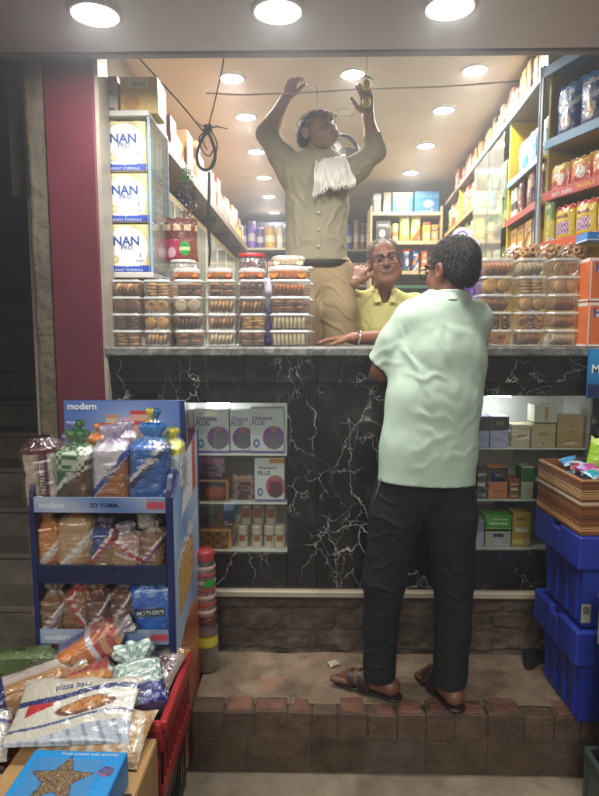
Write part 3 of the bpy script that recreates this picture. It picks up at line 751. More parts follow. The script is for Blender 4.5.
# trousers
TC = h('#1b1c21')
S = SDF((.12, 1.95, .05), (.72, 2.34, .95), .005)
S.chain([V3(.415, 2.13, .95), V3(.415, 2.13, .84)], [.150, .158], k=.03, flat=ax, f=.68)
S.chain([hipL, V3(.305, 2.12, .70), knL, V3(.26, 2.125, .26), anL + V3(-.004, -.008, .0)], [.094, .092, .076, .062, .060], k=.02)
S.chain([hipR, V3(.51, 2.13, .70), knR, V3(.525, 2.115, .26), anR + V3(.004, -.006, 0)], [.094, .092, .074, .064, .062], k=.02)
S.plane((.4, 2.1, .072), (0, .0, -1))
for an in (anL, anR): S.cap(an + V3(0, 0, -.12), an + V3(0, 0, .045), .050, .048, k=.004, op='s')
tf = [(.20, .80, .30, .76, .006, .008), (.22, .72, .33, .68, .006, .008), (.21, .64, .30, .66, .005, .008), (.24, .58, .34, .70, .006, .009), (.22, .52, .32, .56, .006, .008), (.21, .47, .29, .44, .007, .008),
      (.23, .41, .32, .43, .006, .007), (.22, .36, .30, .33, .006, .007), (.22, .30, .29, .33, .005, .007), (.22, .2, .30, .23, .006, .007), (.21, .15, .28, .13, .006, .006), (.24, .105, .31, .12, .006, .006),
      (.47, .74, .58, .70, .005, .01), (.46, .50, .57, .53, .006, .008), (.48, .44, .58, .42, .006, .008), (.47, .37, .55, .40, .005, .008), (.47, .22, .55, .25, .006, .007), (.46, .14, .55, .12, .006, .006), (.47, .10, .54, .11, .005, .006),
      (.41, .80, .33, .55, -.006, .012), (.42, .78, .50, .50, -.005, .012), (.38, .84, .38, .5, .004, .01)]
tcf = creases([(*q[:4], q[4] * 1.5, q[5]) for q in tf])
sdf_obj(S, 'trousers', 'cloth', TC, cust, org, lambda V, Nn: tcf(V, Nn) + .003 * nsin(V, 42, .2) + .0015 * nsin(V, 90, 1), 2)
# pocket edge
m = MB(); m.tube([P(381, 478, 2.055), P(377, 492, 2.05), P(371, 506, 2.06)], .0022, (.12, .12, .125), 6); child_of(m.build('pocket_edge', 'cloth'), cust, org)
# sandals
for an, fd in ((anL, fL), (anR, fR)):
    fd = fd / np.linalg.norm(fd); sdv = V3(-fd[1], fd[0], 0); g0 = V3(an[0], an[1], 0)
    sn = SDF((an[0] - .26, an[1] - .2, -.006), (an[0] + .2, an[1] + .27, .13), .004)
    sn.cap(g0 - fd * .05 + V3(0, 0, .009), g0 + fd * .05 + V3(0, 0, .009), .038, .036, k=.01, flat=(0, 0, 1), f=.26)
    sn.cap(g0 + fd * .05 + V3(0, 0, .009), g0 + fd * .145 + V3(0, 0, .009), .036, .047, k=.01, flat=(0, 0, 1), f=.22)
    so_ = thing('sandal', None, None); so_.parent = cust; so_.location = g0 - V3(*org)
    o = sdf_obj(sn, 'sole', 'leather', h('#1e1512'), so_, g0)
    def strap(t0, t1, wd, hgt, nm='strap', tilt=0.0):
        q = MB()
        def Sg(u, v):
            a = math.pi * u; t = t0 + (t1 - t0) * v + tilt * (u - .5)
            p = g0 + fd * t + sdv * math.cos(a) * wd + V3(0, 0, .010 + hgt * max(0, math.sin(a)) ** .7)
            return tuple(p)
        q.grid(Sg, 22, 5, h('#2a1c17')); q.grid(lambda u, v: tuple(V3(*Sg(u, v)) * 1.0 - V3(0, 0, .003)), 22, 5, h('#2a1c17'))
        ob = q.build(nm, 'leather', so_); ob.matrix_parent_inverse = Matrix.Translation(tuple(-g0))
    strap(.055, .085, .044, .066, tilt=.02); strap(.088, .118, .046, .056, tilt=-.015); strap(.026, .05, .041, .078)
    q = MB(); q.tube([g0 + fd * .06 + sdv * -.046 + V3(0, 0, .03), g0 + fd * .075 + sdv * -.047 + V3(0, 0, .033)], .004, (.6, .55, .3), 6)
    q.build('buckle', 'chrome', so_).matrix_parent_inverse = Matrix.Translation(tuple(-g0))

# ------------------------------------------------------------------ the seated shopkeeper in yellow
SK2 = h('#94634a')
org = (.37, 3.12, SF)
keep = thing('person', 'older man in a pale yellow shirt and black glasses, hand against his cheek', 'person', org)
hc = V3(*P(385, 263, 3.02)); HA = rotm(R(-4), R(-2), R(-9)); sc = 1.02
S = SDF((.0, 2.58, .80), (.66, 3.36, 1.84), .0045)
hl = head(S, hc, HA, sc)
nk = V3(.365, 3.09, 1.56)
s1, s2 = V3(.228, 3.09, 1.505), V3(.53, 3.10, 1.495)
S.cap(nk + V3(0, 0, -.02), hc + V3(-.0, .02, -.06), .052, .05, k=.02); S.ell((.365, 3.11, 1.40), (.13, .08, .12), None, .04)
S.chain([(.365, 3.12, 1.35), (.37, 3.12, 1.0)], [.10, .11], k=.04)
S.cap(s1, s2, .04, .04, k=.03)
e1 = V3(*P(334, 286, 2.98)); w1 = V3(*P(353, 283, 2.93)); S.chain([s1, e1], [.04, .036], k=.02); S.chain([e1, w1], [.036, .026], k=.02)
hand(S, w1, hl(-.086, -.012, .028) - w1, (1, 0, -.6), (-.35, -.93, .1), 1.0, (.35, .42, .5, .6), .45, .14)
e2 = V3(*P(412, 333, 2.90)); e2[2] = 1.335; w2 = V3(*P(352, 334, 2.66)); w2[2] = 1.332
S.chain([s2, V3(.52, 3.05, 1.38), e2], [.042, .042, .040], k=.02); S.chain([e2, e2 * .55 + w2 * .45, w2], [.040, .036, .026], k=.02)
hand(S, w2, (-1, -.12, -.05), (0, -1, 0), (0, 0, 1), 1.0, (.18, .22, .26, .3), .45, .2)
S.chain([V3(.37, 3.12, 1.0), V3(.30, 3.0, .86), V3(.28, 2.98, .84)], [.1, .07, .05], k=.02)
def gh(p, V, blend, near): blend((near & (p[:, 2] > .075)) * .35, (.32, .26, .2))
sdf_obj(S, 'body', 'skin', head_col(hc, HA, sc, SK2, (.13, .045, .04), (.035, .028, .022), .22, gh), keep, org)
S = SDF(hc - .14, hc + .15, .004)
S.ell(hl(0, .022, .040), (.081 * sc, .096 * sc, .085 * sc), HA, .01)
S.ell(hl(0, -.085, -.02), (.12, .075, .092), HA, .01, 's'); S.ell(hl(0, -.125, .04), (.085, .075, .07), HA, .02, 's')
for sx in (-1, 1): S.ell(hl(sx * .085, -.002, -.015), (.03, .034, .036), HA, .006, 's')
S.plane(hl(0, .06, -.045), HA @ V3(0, -.2, -1))
def haircol(V): 
    n = np.sin(V[:, 0] * 300) * np.sin(V[:, 2] * 260 + V[:, 1] * 200); return np.array(h('#5b4a38'))[None] * (1 + .35 * n[:, None])
ho = sdf_obj(S, 'hair', 'hair', haircol, keep, org, hb); strands(ho, keep, hc, HA, h('#6a5a48'), 2200, .014, 2)
m = MB(); GB = (.012, .012, .014)
for sx in (-1, 1):
    rim = []
    for i in range(25):
        a = i * 2 * math.pi / 24; ca, sa = math.cos(a), math.sin(a); q = (abs(ca) ** 4 + abs(sa) ** 4) ** -.25
        rim.append(hl(sx * .031 + .0245 * ca * q * .95, -.106 + .35 * (abs(sx * .031 + .02 * ca) ** 2) * 6, .010 + .0165 * sa * q))
    m.tube(rim, .0020, GB, 6); m.tube([hl(sx * .054, -.098, .018), hl(sx * .074, -.05, .016), hl(sx * .080, 0, .012)], .0024, GB, 6)
m.tube([hl(-.009, -.110,   .014), hl(.009, -.110, .014)], .002, GB, 6)
child_of(m.build('glasses', 'plastic'), keep, org)
YC = h('#c9c47e')
S = SDF((.04, 2.86, .95), (.72, 3.36, 1.66), .005)
S.chain([V3(.375, 3.13, .98), V3(.37, 3.12, 1.22), V3(.367, 3.11, 1.41), V3(.365, 3.105, 1.46)], [.165, .160, .155, .11], k=.03, flat=(0, 1, 0), f=.68)
S.cap(s1 + V3(-.0, 0, -.008), s2 + V3(0, 0, -.008), .057, .057, k=.05); S.cap(nk + V3(-.04, .01, -.05), nk + V3(.04, .01, -.05), .062, .062, k=.04)
S.chain([s1, s1 * .45 + e1 * .55], [.058, .058], k=.03); S.chain([s2, V3(.525, 3.05, 1.37), e2 * .85 + s2 * .15], [.060, .062, .062], k=.03)
S.cap(nk + V3(0, -.01, -.03), nk + V3(0, -.03, .12), .056, .06, k=.006, op='s')
S.chain([nk + V3(0, -.07, -.02), nk + V3(.004, -.10, -.10)], [.030, .006], k=.008, op='s')
yf = creases([(.27, 1.42, .33, 1.30, .006, .01), (.30, 1.30, .34, 1.15, .006, .01), (.44, 1.42, .42, 1.25, .006, .01), (.45, 1.2, .40, 1.1, .006, .01), (.26, 1.35, .29, 1.1, .007, .012), (.369, 1.40, .371, 1.0, .003, .006), (.378, 1.40, .380, 1.0, -.003, .003)])
sdf_obj(S, 'shirt', 'cloth', YC, keep, org, lambda V, Nn: yf(V, Nn) + .003 * nsin(V, 35, .4), 2)
m = MB()
for sx in (-1, 1):   # open collar points
    pts = [nk + V3(sx * .058, .02, .028), nk + V3(sx * .066, -.03, .004), nk + V3(sx * .050, -.088, -.058), nk + V3(sx * .018, -.096, -.052), nk + V3(sx * .034, -.062, .006), nk + V3(sx * .048, -.01, .035)]
    for k_ in (0, 1):
        q = [tuple(p + V3(0, -.004 * k_, .0)) for p in pts]; m.add(q, [(0, 1, 5), (1, 4, 5), (1, 2, 4), (2, 3, 4)], YC)
    child_of(m.build('collar_flap', 'cloth'), keep, org); m = MB()
m = MB(); bw = w2 + V3(.028, .003, 0)
m.lathe([(.034, -.004), (.037, 0), (.034, .004), (.032, 0), (.034, -.004)], (.7, .68, .62), 24, axis='x', caps=False); o = m.build('bangle', 'chrome', keep)
o.location = Vector(bw) - Vector(org); o.rotation_euler = (0, .25, .2)
m = MB(); m.lathe([(.0105, -.003), (.0115, 0), (.0105, .003), (.0095, 0), (.0105, -.003)], (.75, .72, .65), 16, axis='x', caps=False); o = m.build('finger_ring', 'chrome', keep)
o.location = Vector(w2 + V3(-.112, -.027, -.008)) - Vector(org)

# ------------------------------------------------------------------ the man on the stool, reaching up to the ceiling
SK3 = h('#b88a6c'); YS = 2.98
Q = lambda x, y, dy=0: V3(*P(x, y, YS + dy))
org = (.05, YS, .72)
up = thing('person', 'man in grey shirt and khaki trousers, white towel on shoulder, both arms raised', 'person', org)
hc = Q(318.5, 134, -.035); HA = rotm(R(34), R(-40), R(0)); sc = .98
sA, sB = Q(292, 170), Q(343, 174)
eA, wA = Q(267, 134, .02), Q(285, 100, -.02); eB, wB = Q(375, 151, -.02), Q(368, 116, -.05)
wz = Q(318, 262); pel = Q(320, 268)
S = SDF((-.30, 2.72, .70), (.42, 3.24, 2.62), .0048)
hl = head(S, hc, HA, sc)
S.cap(Q(316, 172, .01), Q(315.5, 146, .0), .050, .047, k=.02); S.chain([Q(317, 180), Q(317, 215), Q(318, 260)], [.10, .11, .10], k=.04, flat=(0, 1, 0), f=.7)
for s_, e_, w_ in ((sA, eA, wA), (sB, eB, wB)): S.chain([s_, e_], [.042, .038], k=.02); S.chain([e_, e_ * .6 + w_ * .4, w_], [.039, .036, .026], k=.02)
hand(S, wA, (.45, 0, 1), (.5, -.6, 0), (-.5, -.8, .3), .95, (.7, .8, .9, 1.0), .5); hand(S, wB, (-.1, 0, 1), (-1, -.3, 0), (.5, .8, 0), .95, (.5, .6, .7, .8), .6)
lA, lB = V3(-.03, YS, 1.66), V3(.13, YS, 1.66)
S.chain([lA, lA + V3(-.01, -.02, -.42), lA + V3(-.01, .01, -.86)], [.075, .05, .036], k=.02); S.chain([lB, lB + V3(.01, -.02, -.42), lB + V3(.02, .01, -.86)], [.075, .05, .036], k=.02)
for l in (lA + V3(-.01, .01, -.86), lB + V3(.02, .01, -.86)): S.cap(l + V3(0, .03, -.055), l + V3(.01, -.13, -.062), .030, .028, k=.02)
sdf_obj(S, 'body', 'skin', head_col(hc, HA, sc, SK3, (.14, .05, .045), (.015, .012, .01), .55), up, org)
S = SDF(hc - .15, hc + .15, .004)
S.ell(hl(0, .018, .042), (.079, .096, .086), HA, .01); S.ell(hl(0, -.085, -.03), (.12, .07, .085), HA, .01, 's'); S.plane(hl(0, .06, -.05), HA @ V3(0, -.2, -1))
for sx in (-1, 1): S.ell(hl(sx * .085, -.002, -.012), (.03, .034, .036), HA, .006, 's')
ho = sdf_obj(S, 'hair', 'hair', h('#1b1614'), up, org, hb); strands(ho, up, hc, HA, h('#1e1916'), 2200, .016, 3)
m = MB()
for sx in (-1, 1):
    m.tube([hl(sx * .031 + .022 * math.cos(i * math.pi / 9), -.104, .010 + .015 * math.sin(i * math.pi / 9)) for i in range(19)], .003, GB, 6)
    m.tube([hl(sx * .052, -.1, .014), hl(sx * .077, -.05, .014), hl(sx * .078, 0, .012)], .0024, GB, 6)
m.tube([hl(-.009, -.108, .014), hl(.009, -.108, .014)], .003, GB, 6); child_of(m.build('glasses', 'plastic'), up, org)
OC = h('#98917a')
S = SDF((-.32, 2.74, 1.66), (.44, 3.22, 2.56), .005)
S.chain([Q(317, 178), Q(317, 205), Q(316, 235), Q(316, 266)], [.150, .147, .141, .158], k=.03, flat=(0, 1, 0), f=.66)
S.chain([sA, sA * .5 + sB * .5 + V3(0, 0, .01), sB], [.062, .07, .062], k=.05); S.cap(Q(306, 173), Q(327, 173), .050, .050, k=.04)
S.chain([sA + V3(0, 0, -.03), sA * .5 + eA * .5 + V3(.005, 0, -.015), eA], [.060, .056, .050], k=.03); S.chain([eA, eA * .75 + wA * .25], [.052, .046], k=.02)
S.chain([sB + V3(0, 0, -.03), sB * .5 + eB * .5 + V3(0, 0, -.02), eB], [.062, .056, .051], k=.03); S.chain([eB, eB * .6 + wB * .4], [.053, .047], k=.02)
for e_, w_ in ((eA, wA), (eB, wB)):
    t = .25 if e_ is eA else .40; d_ = (w_ - e_) / np.linalg.norm(w_ - e_); c_ = e_ * (1 - t) + w_ * t
    S.cap(c_ + d_ * .07, c_ + d_ * .15, .07, .07, k=.004, op='s'); S.cap(c_ + d_ * .1, c_ + d_ * .01, .040, .040, k=.004, op='s')
S.plane(Q(316, 262), (.0, -.0, -1))
S.chain([V3(.03, YS, 1.6), V3(.03, YS, 1.74)], [.135, .135], k=.004, op='s', flat=(0, 1, 0), f=.64)
S.cap(Q(316, 164, -.005), Q(315.5, 140, .0), .054, .058, k=.005, op='s'); S.chain([Q(317, 166, -.07), Q(318, 180, -.10)], [.026, .006], k=.006, op='s')
X_ = lambda x, y: (Q(x, y)[0], Q(x, y)[2])
def ln(x0, y0, x1, y1, a, w_): return (*X_(x0, y0), *X_(x1, y1), a, w_)
of = creases([ln(318, 168, 318, 262, .003, .008), ln(321.5, 168, 321.5, 262, -.004, .004), ln(292, 178, 306, 215, .007, .011), ln(290, 195, 300, 240, .007, .011), ln(300, 225, 292, 255, .006, .010), ln(340, 200, 328, 235, .007, .010), ln(344, 215, 336, 255, .006, .010),
              ln(325, 240, 345, 248, .006, .009), ln(296, 250, 312, 240, .006, .009), ln(272, 145, 288, 175, .008, .010), ln(280, 150, 290, 190, .006, .009), ln(352, 168, 372, 158, .007, .009), ln(350, 178, 368, 168, .007, .009), ln(372, 135, 380, 150, .006, .008),
              ln(330, 178, 345, 205, .006, .012), ln(300, 170, 310, 200, .006, .012), ln(326, 210, 342, 212, .003, .004), ln(326, 198, 342, 200, -.003, .004)])
sdf_obj(S, 'shirt', 'cloth', OC, up, org, lambda V, Nn: of(V, Nn) + .0035 * nsin(V, 33, .9), 2)
m = MB()
for y_ in (178, 195, 212, 229, 246):
    p_ = P(318.5, y_, YS - .112); m = MB(); m.lathe([(.0055, 0), (.0055, .003)], (.6, .58, .5), 12, cen=(p_.x, p_.y, p_.z), axis='y'); child_of(m.build('button', 'plastic'), up, org)
m = MB()
for sx in (-1, 1):
    b0 = Q(316 + sx * 9, 163, -.055); pts = [b0, b0 + V3(sx * .03, .02, -.012), b0 + V3(sx * .028, -.03, -.055), b0 + V3(-sx * .004, -.035, -.040)]
    m.add([tuple(p) for p in pts] + [tuple(p + V3(0, -.005, 0)) for p in pts], [(0, 1, 2, 3), (4, 5, 6, 7), (0, 1, 5, 4), (1, 2, 6, 5), (2, 3, 7, 6)], h('#4d4a40')); child_of(m.build('collar_flap', 'cloth'), up, org); m = MB()
KC = h('#a08c6a')
S = SDF((-.26, 2.76, .80), (.36, 3.22, 1.80), .0055)
S.chain([V3(.045, YS, 1.72), V3(.05, YS, 1.62)], [.118, .130], k=.03, flat=(0, 1, 0), f=.68)
S.chain([lA, lA + V3(-.01, -.02, -.2), lA + V3(-.015, -.02, -.42), lA + V3(-.01, .01, -.80)], [.078, .092, .086, .075], k=.02)
S.chain([lB + V3(-.005, 0, 0), lB + V3(.005, -.02, -.2), lB + V3(.01, -.02, -.42), lB + V3(.02, .01, -.80)], [.080, .090, .084, .075], k=.02)
kf = creases([ln(330, 275, 352, 290, .006, .01), ln(322, 285, 345, 300, .007, .009), ln(325, 300, 350, 318, .007, .009), ln(322, 320, 345, 335, .007, .009), ln(300, 285, 315, 300, .006, .009), ln(318, 275, 320, 345, -.008, .008)])
sdf_obj(S, 'trousers', 'cloth', KC, up, org, lambda V, Nn: kf(V, Nn) + .003 * nsin(V, 38, .3), 2)
m = MB(); pk = P(344, 312, YS - .06); m.T = Matrix.Translation(pk) @ Matrix.Rotation(.5, 4, 'Z'); m.box((-.035, -.025, -.09), (.045, .03, .0), h('#8d7a59'), .012); m.box((-.038, -.03, -.032), (.048, .032, .004), h('#8a7756'), .008)
child_of(m.build('cargo_pocket', 'cloth'), up, org)
m = MB(); m.lathe([(.147, -.014), (.150, 0), (.147, .014)], h('#2a211b'), 40, caps=False); o = m.build('belt', 'leather', up); o.scale = (1, .70, 1); o.location = Vector((.045, YS, Q(316, 264)[2])) - Vector(org)
# towel draped over the shoulder
m = MB(); random.seed(5)
sp = [Q(334, 162, .09), Q(332, 156, .01), Q(330, 159, -.10), Q(333, 174, -.145), Q(334, 187, -.145)]
def tow(u, v):
    t = v * 4; i = min(3, int(t)); f_ = t - i; c_ = sp[i] * (1 - f_) + sp[i + 1] * f_
    wd = .048 + .050 * v; x = (u - .5) * 2 * wd; q = v ** .6
    cr = noise.noise(Vector((u * 5, v * 3, 3))) * .030 + noise.noise(Vector((u * 13, v * 6, 9))) * .014
    fold_ = q * (.010 * math.sin(u * 17 + v * 3 + 2 * math.sin(u * 5)) + cr)
    return (c_[0] + x + q * .012 * noise.noise(Vector((u * 3, v * 5, 1))), c_[1] - fold_ - .012, c_[2] - .6 * x * x + (.05 * (u - .5) * v) + q * .018 * noise.noise(Vector((u * 4, v * 2, 7))))
m.grid(tow, 70, 34, h('#dedad0')); m.grid(lambda u, v: tuple(V3(*tow(u, v)) + V3(0, .006, -.001)), 70, 34, h('#cfcbc2'))
child_of(m.build('towel_cloth', 'cloth'), up, org)
m = MB()
for i in range(40):
    p = V3(*tow(i / 39, 1)); ln_ = random.uniform(.012, .026); m.tube([p, p + V3(random.uniform(-.004, .004), -.002, -ln_ * .5), p + V3(random.uniform(-.012, .012), .0, -ln_)], [.0024, .0022, .001], h('#e0dcd2'), 5)
child_of(m.build('fringe', 'cloth'), up, org)
t = thing('stool', 'wooden stool the reaching man stands on behind the counter', 'stool', (.05, YS, SF))
m = MB(); m.box((-.2, -.17, .36), (.2, .17, .385), h('#6d4d31'), .005); m.build('seat', 'wood', t)
for sx in (-1, 1):
    for sy in (-1, 1):
        m = MB(); m.box((sx * .16 - .018, sy * .13 - .018, 0), (sx * .16 + .018, sy * .13 + .018, .36), h('#5c4029'), .004); m.build('leg', 'wood', t)
# ================================================================== GOODS: builders
def front(w, hh, y=-.0006): return lambda u, v: (-w / 2 + w * u, y, hh * v)
def label_print(base, acc, acc2, style, seed=0):
    rr = random.Random(seed * 7 + 3); cx, cz, rad = rr.uniform(.35, .65), rr.uniform(.3, .42), rr.uniform(.18, .28); zb = rr.uniform(.60, .72); pale = mixc(base, (.8, .8, .76), .75); dark = tuple(x * .3 for x in mixc(acc, acc2, .5)); tz = zb + .06; t0, t1 = rr.uniform(.1, .2), rr.uniform(.75, .92); bar = rr.random() < .5; wv = rr.uniform(3, 8)
    def f(u, v):
        c = base; r_ = math.hypot(u - cx, (v - cz) * 1.1)
        if style == 'band' and zb < v < zb + .2: c = acc
        if style in ('band', 'circle') and r_ < rad: c = acc2 if r_ < rad * .55 else pale
        if style == 'circle' and v > .86: c = acc
        if style == 'split': c = acc if v > .55 + .06 * math.sin(u * wv + seed) else (acc2 if v < .14 else base)
        if style == 'diag':
            t = v - u * .5; c = acc if .2 < t < .42 else (acc2 if t <= .02 else base)
        if style == 'window': c = acc2 if (.2 < u < .8 and .14 < v < .5) else (acc if v > .87 else base); c = pale if (.25 < u < .75 and .3 < v < .36) else c
        if style == 'plain': c = acc if .08 < v < .2 else (pale if .42 < v < .56 and .15 < u < .85 else base)
        if tz < v < tz + .09 and t0 < u < t1 and math.sin(u * 46 + seed) > -.55: c = dark if sum(c) > .7 else pale
        if .52 < v < .56 and .2 < u < .8 and math.sin(u * 70 + seed) > -.2: c = mixc(c, dark, .7)
        if .06 < v < .10 and .3 < u < .9 and math.sin(u * 60) > -.1: c = mixc(c, pale, .7)
        if bar and .66 < u < .9 and .04 < v < .17: c = pale if math.sin(u * 130) > 0 else dark
        return c
    return f
def carton(name, label, cat, w, d, hh, base, fn=None, nu=14, nv=18, texts=(), group=None, side=None, mat='card', ch=.002, lid=None):
    m = MB(); m.box((-w / 2, 0, 0), (w / 2, d, hh), side or base, ch)
    S = front(w, hh)
    if fn:
        e = .012
        m.grid(lambda u, v: S(e + u * (1 - 2 * e), e + v * (1 - 2 * e)), max(20, int(nu * 1.5)), max(26, int(nv * 1.5)), fn, False)
        m.grid(lambda u, v: (w / 2 + .0005, d * (e + u * (1 - 2 * e)), hh * (e + v * (1 - 2 * e))), 6, nv, lambda u, v: fn(.05 + .1 * u, v), False)
        m.grid(lambda u, v: (-w / 2 - .0005, d * (1 - e - u * (1 - 2 * e)), hh * (e + v * (1 - 2 * e))), 6, nv, lambda u, v: fn(.9 + .05 * u, v), False)
    for tx in texts:
        t, cu, cv, wu, c = tx[:5]; bold = tx[5] if len(tx) > 5 else 0; ang = tx[6] if len(tx) > 6 else 0
        m.text(t, lambda u, v: (-w / 2 + w * u, -.0012, hh * v), cu, cv, wu, w / hh, c, ang, eps=0.0002, bold=bold)
    return tag(m.build(name, mat), label, cat, group)
def pouch(name, label, cat, w, hh, t, fn, texts=(), seed=0, group=None, nu=34, nv=38, parent=None, crimp=.045, amp=1.0, mat='film', wrapf=False, wmat='wrap'):
    def surf(sg):
        def S(u, v):
            a = 2 * u - 1; b_ = 2 * v - 1
            bul = max(0, 1 - abs(a) ** 2.6) ** .62 * max(0, 1 - abs(b_) ** 4.5) ** .6
            if v < crimp or v > 1 - crimp: bul = 0
            n = noise.noise(Vector((u * 3.2 + seed, v * 3.6, seed * 1.7))) * .18 + noise.noise(Vector((u * 9 + seed, v * 9, seed))) * .07 * amp
            y = sg * (t / 2 * bul * (1 + n)) + t * .12 * n * (1 if sg < 0 else 1) * .4
            wz = 1 - .05 * (1 - abs(b_) ** 2) * (1)
            return (w / 2 * a * wz, y + sg * .0008, hh * v + .004 * math.sin(a * 9 + seed) * (v > .9))
        return S
    m = MB(); F_ = surf(-1); B_ = surf(1)
    m.grid(F_, nu, nv, fn); m.grid(lambda u, v: B_(1 - u, v), nu // 2, nv // 2, fn)
    for tx in texts:
        tt, cu, cv, wu, c = tx[:5]; bold = tx[5] if len(tx) > 5 else 0; ang = tx[6] if len(tx) > 6 else 0
        m.text(tt, F_, cu, cv, wu, w / hh, c, ang, eps=.0014, bold=bold)
    root = tag(m.build(name, mat, parent), label, cat, group)
    if wrapf:
        q = MB()
        def wp(u, v):
            p = F_(u, v); n1 = noise.noise(Vector((u * 5 + seed, v * 5, 1))) + .7 * noise.noise(Vector((u * 14 + seed, v * 12, 4)))
            return (p[0] * 1.06, p[1] - .006 - .004 * n1, (p[2] - hh / 2) * 1.05 + hh / 2)
        q.grid(wp, 60, 50, (1, 1, 1)); q.build('clear_wrap', wmat, root)
    return root
def tin(name, label, cat, r, hh, base, band, lidc, group=None, fn=None, loc=None, parts=True):
    t = thing(name, label, cat, loc or (0, 0, 0), 0, group)
    m = MB(); m.lathe([(r * .97, 0), (r, .004), (r, hh * .9)], base, 22)
    def S(u, v):
        a = -math.pi / 2 + (u - .5) * 3.6; return (r * 1.006 * math.cos(a), r * 1.006 * math.sin(a), hh * (.06 + .8 * v))
    m.grid(S, 20, 14, fn or (lambda u, v: band if .25 < v < .6 else base)); m.build('can_body', 'card', t)
    m = MB(); m.lathe([(r * 1.03, hh * .9), (r * 1.03, hh * .985), (r * .96, hh), (.001, hh)], lidc, 22, caps=False); m.build('lid', 'plastic', t)
    return t
# ---------- biscuits
BC = {'tan': h('#e8b87c'), 'pale': h('#f4deb4'), 'brown': h('#b27a4c'), 'choc': h('#7e563c'), 'gold': h('#efb869'), 'rust': h('#d39259'), 'cream': h('#e6d2a6'), 'orange': h('#d27a35')}
_bis = {}
def bis_mesh(kind, c):
    k = (kind, c)
    if k in _bis: return _bis[k]
    m = MB(); cc = BC[c]; dk = tuple(x * .6 for x in cc)
    if kind == 'disc': m.lathe([(.001, -.0062, cc), (.8, -.0062, cc), (.97, -.004, dk), (1, 0, cc), (.97, .004, cc), (.8, .0062, cc), (.001, .0062, cc)], cc, 18, caps=False)
    elif kind == 'stick': m.lathe([(.6, -1, dk), (1, -.9, cc), (1, .9, dk), (.6, 1, dk)], cc, 8)
    elif kind == 'ring':
        pr = [(1 + .42 * math.cos(a), .42 * math.sin(a), dk if i % 2 else cc) for i, a in enumerate([j * math.pi / 5 for j in range(11)])]
        m.lathe(pr, cc, 16, caps=False)
    elif kind == 'palmier':
        for sx in (-1, 1):
            for q in range(3): 
                r0 = .5 - q * .15
                m.lathe([(r0 + .07 * math.cos(a), .17 * math.sin(a), dk if abs(math.sin(a)) < .5 else cc) for a in [j * math.pi / 4 for j in range(9)]], cc, 18, cen=(sx * .46, 0, .05 * q), axis='y', caps=False)
    o = m.build('biscuit', 'bake'); me = o.data; bpy.data.objects.remove(o); _bis[k] = me; return me
def biscuit(par, kind, c, loc, sc_, rot=(0, 0, 0)):
    o = bpy.data.objects.new('biscuit', bis_mesh(kind, c)); col.objects.link(o); o.parent = par; o.location = loc; o.scale = sc_; o.rotation_euler = rot; return o
_tub = {}
def tub_mesh(w, d, hh):
    k = (w, d, hh)
    if k in _tub: return _tub[k]
    def sec(s, z, r, n=6):
        out = []; a, b_ = w / 2 * s, d / 2 * s
        for q, (sx, sy) in enumerate(((1, 1), (-1, 1), (-1, -1), (1, -1))):
            for i in range(n):
                an = q * math.pi / 2 + i / (n - 1) * math.pi / 2; out.append((sx * (a - r) + r * math.cos(an), sy * (b_ - r) + r * math.sin(an), z))
        return out
    def loft(secs, c, caps):
        m = MB(); n = len(secs[0]); vs = [p for s_ in secs for p in s_]; fs = [(j * n + i, j * n + (i + 1) % n, (j + 1) * n + (i + 1) % n, (j + 1) * n + i) for j in range(len(secs) - 1) for i in range(n)]
        m.add(vs, fs, c, True)
        if 0 in caps: m.add(secs[0], [tuple(range(n))[::-1]], c)
        if 1 in caps: m.add(secs[-1], [tuple(range(n))], c)
        return m
    a = loft([sec(.86, .001, .012), sec(.88, .004, .014), sec(.96, hh * .86, .016)], (1,) * 3, (0,)).build('tray', 'tub')
    b_ = loft([sec(1.0, hh * .84, .018), sec(1.0, hh * .905, .018), sec(.97, hh * .93, .016), sec(.93, hh * .935, .014), sec(.92, hh * .99, .014)], (1,) * 3, ()).build('lid', 'tubrim')
    c_ = loft([sec(.92, hh * .985, .014), sec(.915, hh * .99, .014)], (1,) * 3, (1,)).build('lid_top', 'tub')
    r = (a.data, b_.data, c_.data); [bpy.data.objects.remove(o) for o in (a, b_, c_)]; _tub[k] = r; return r
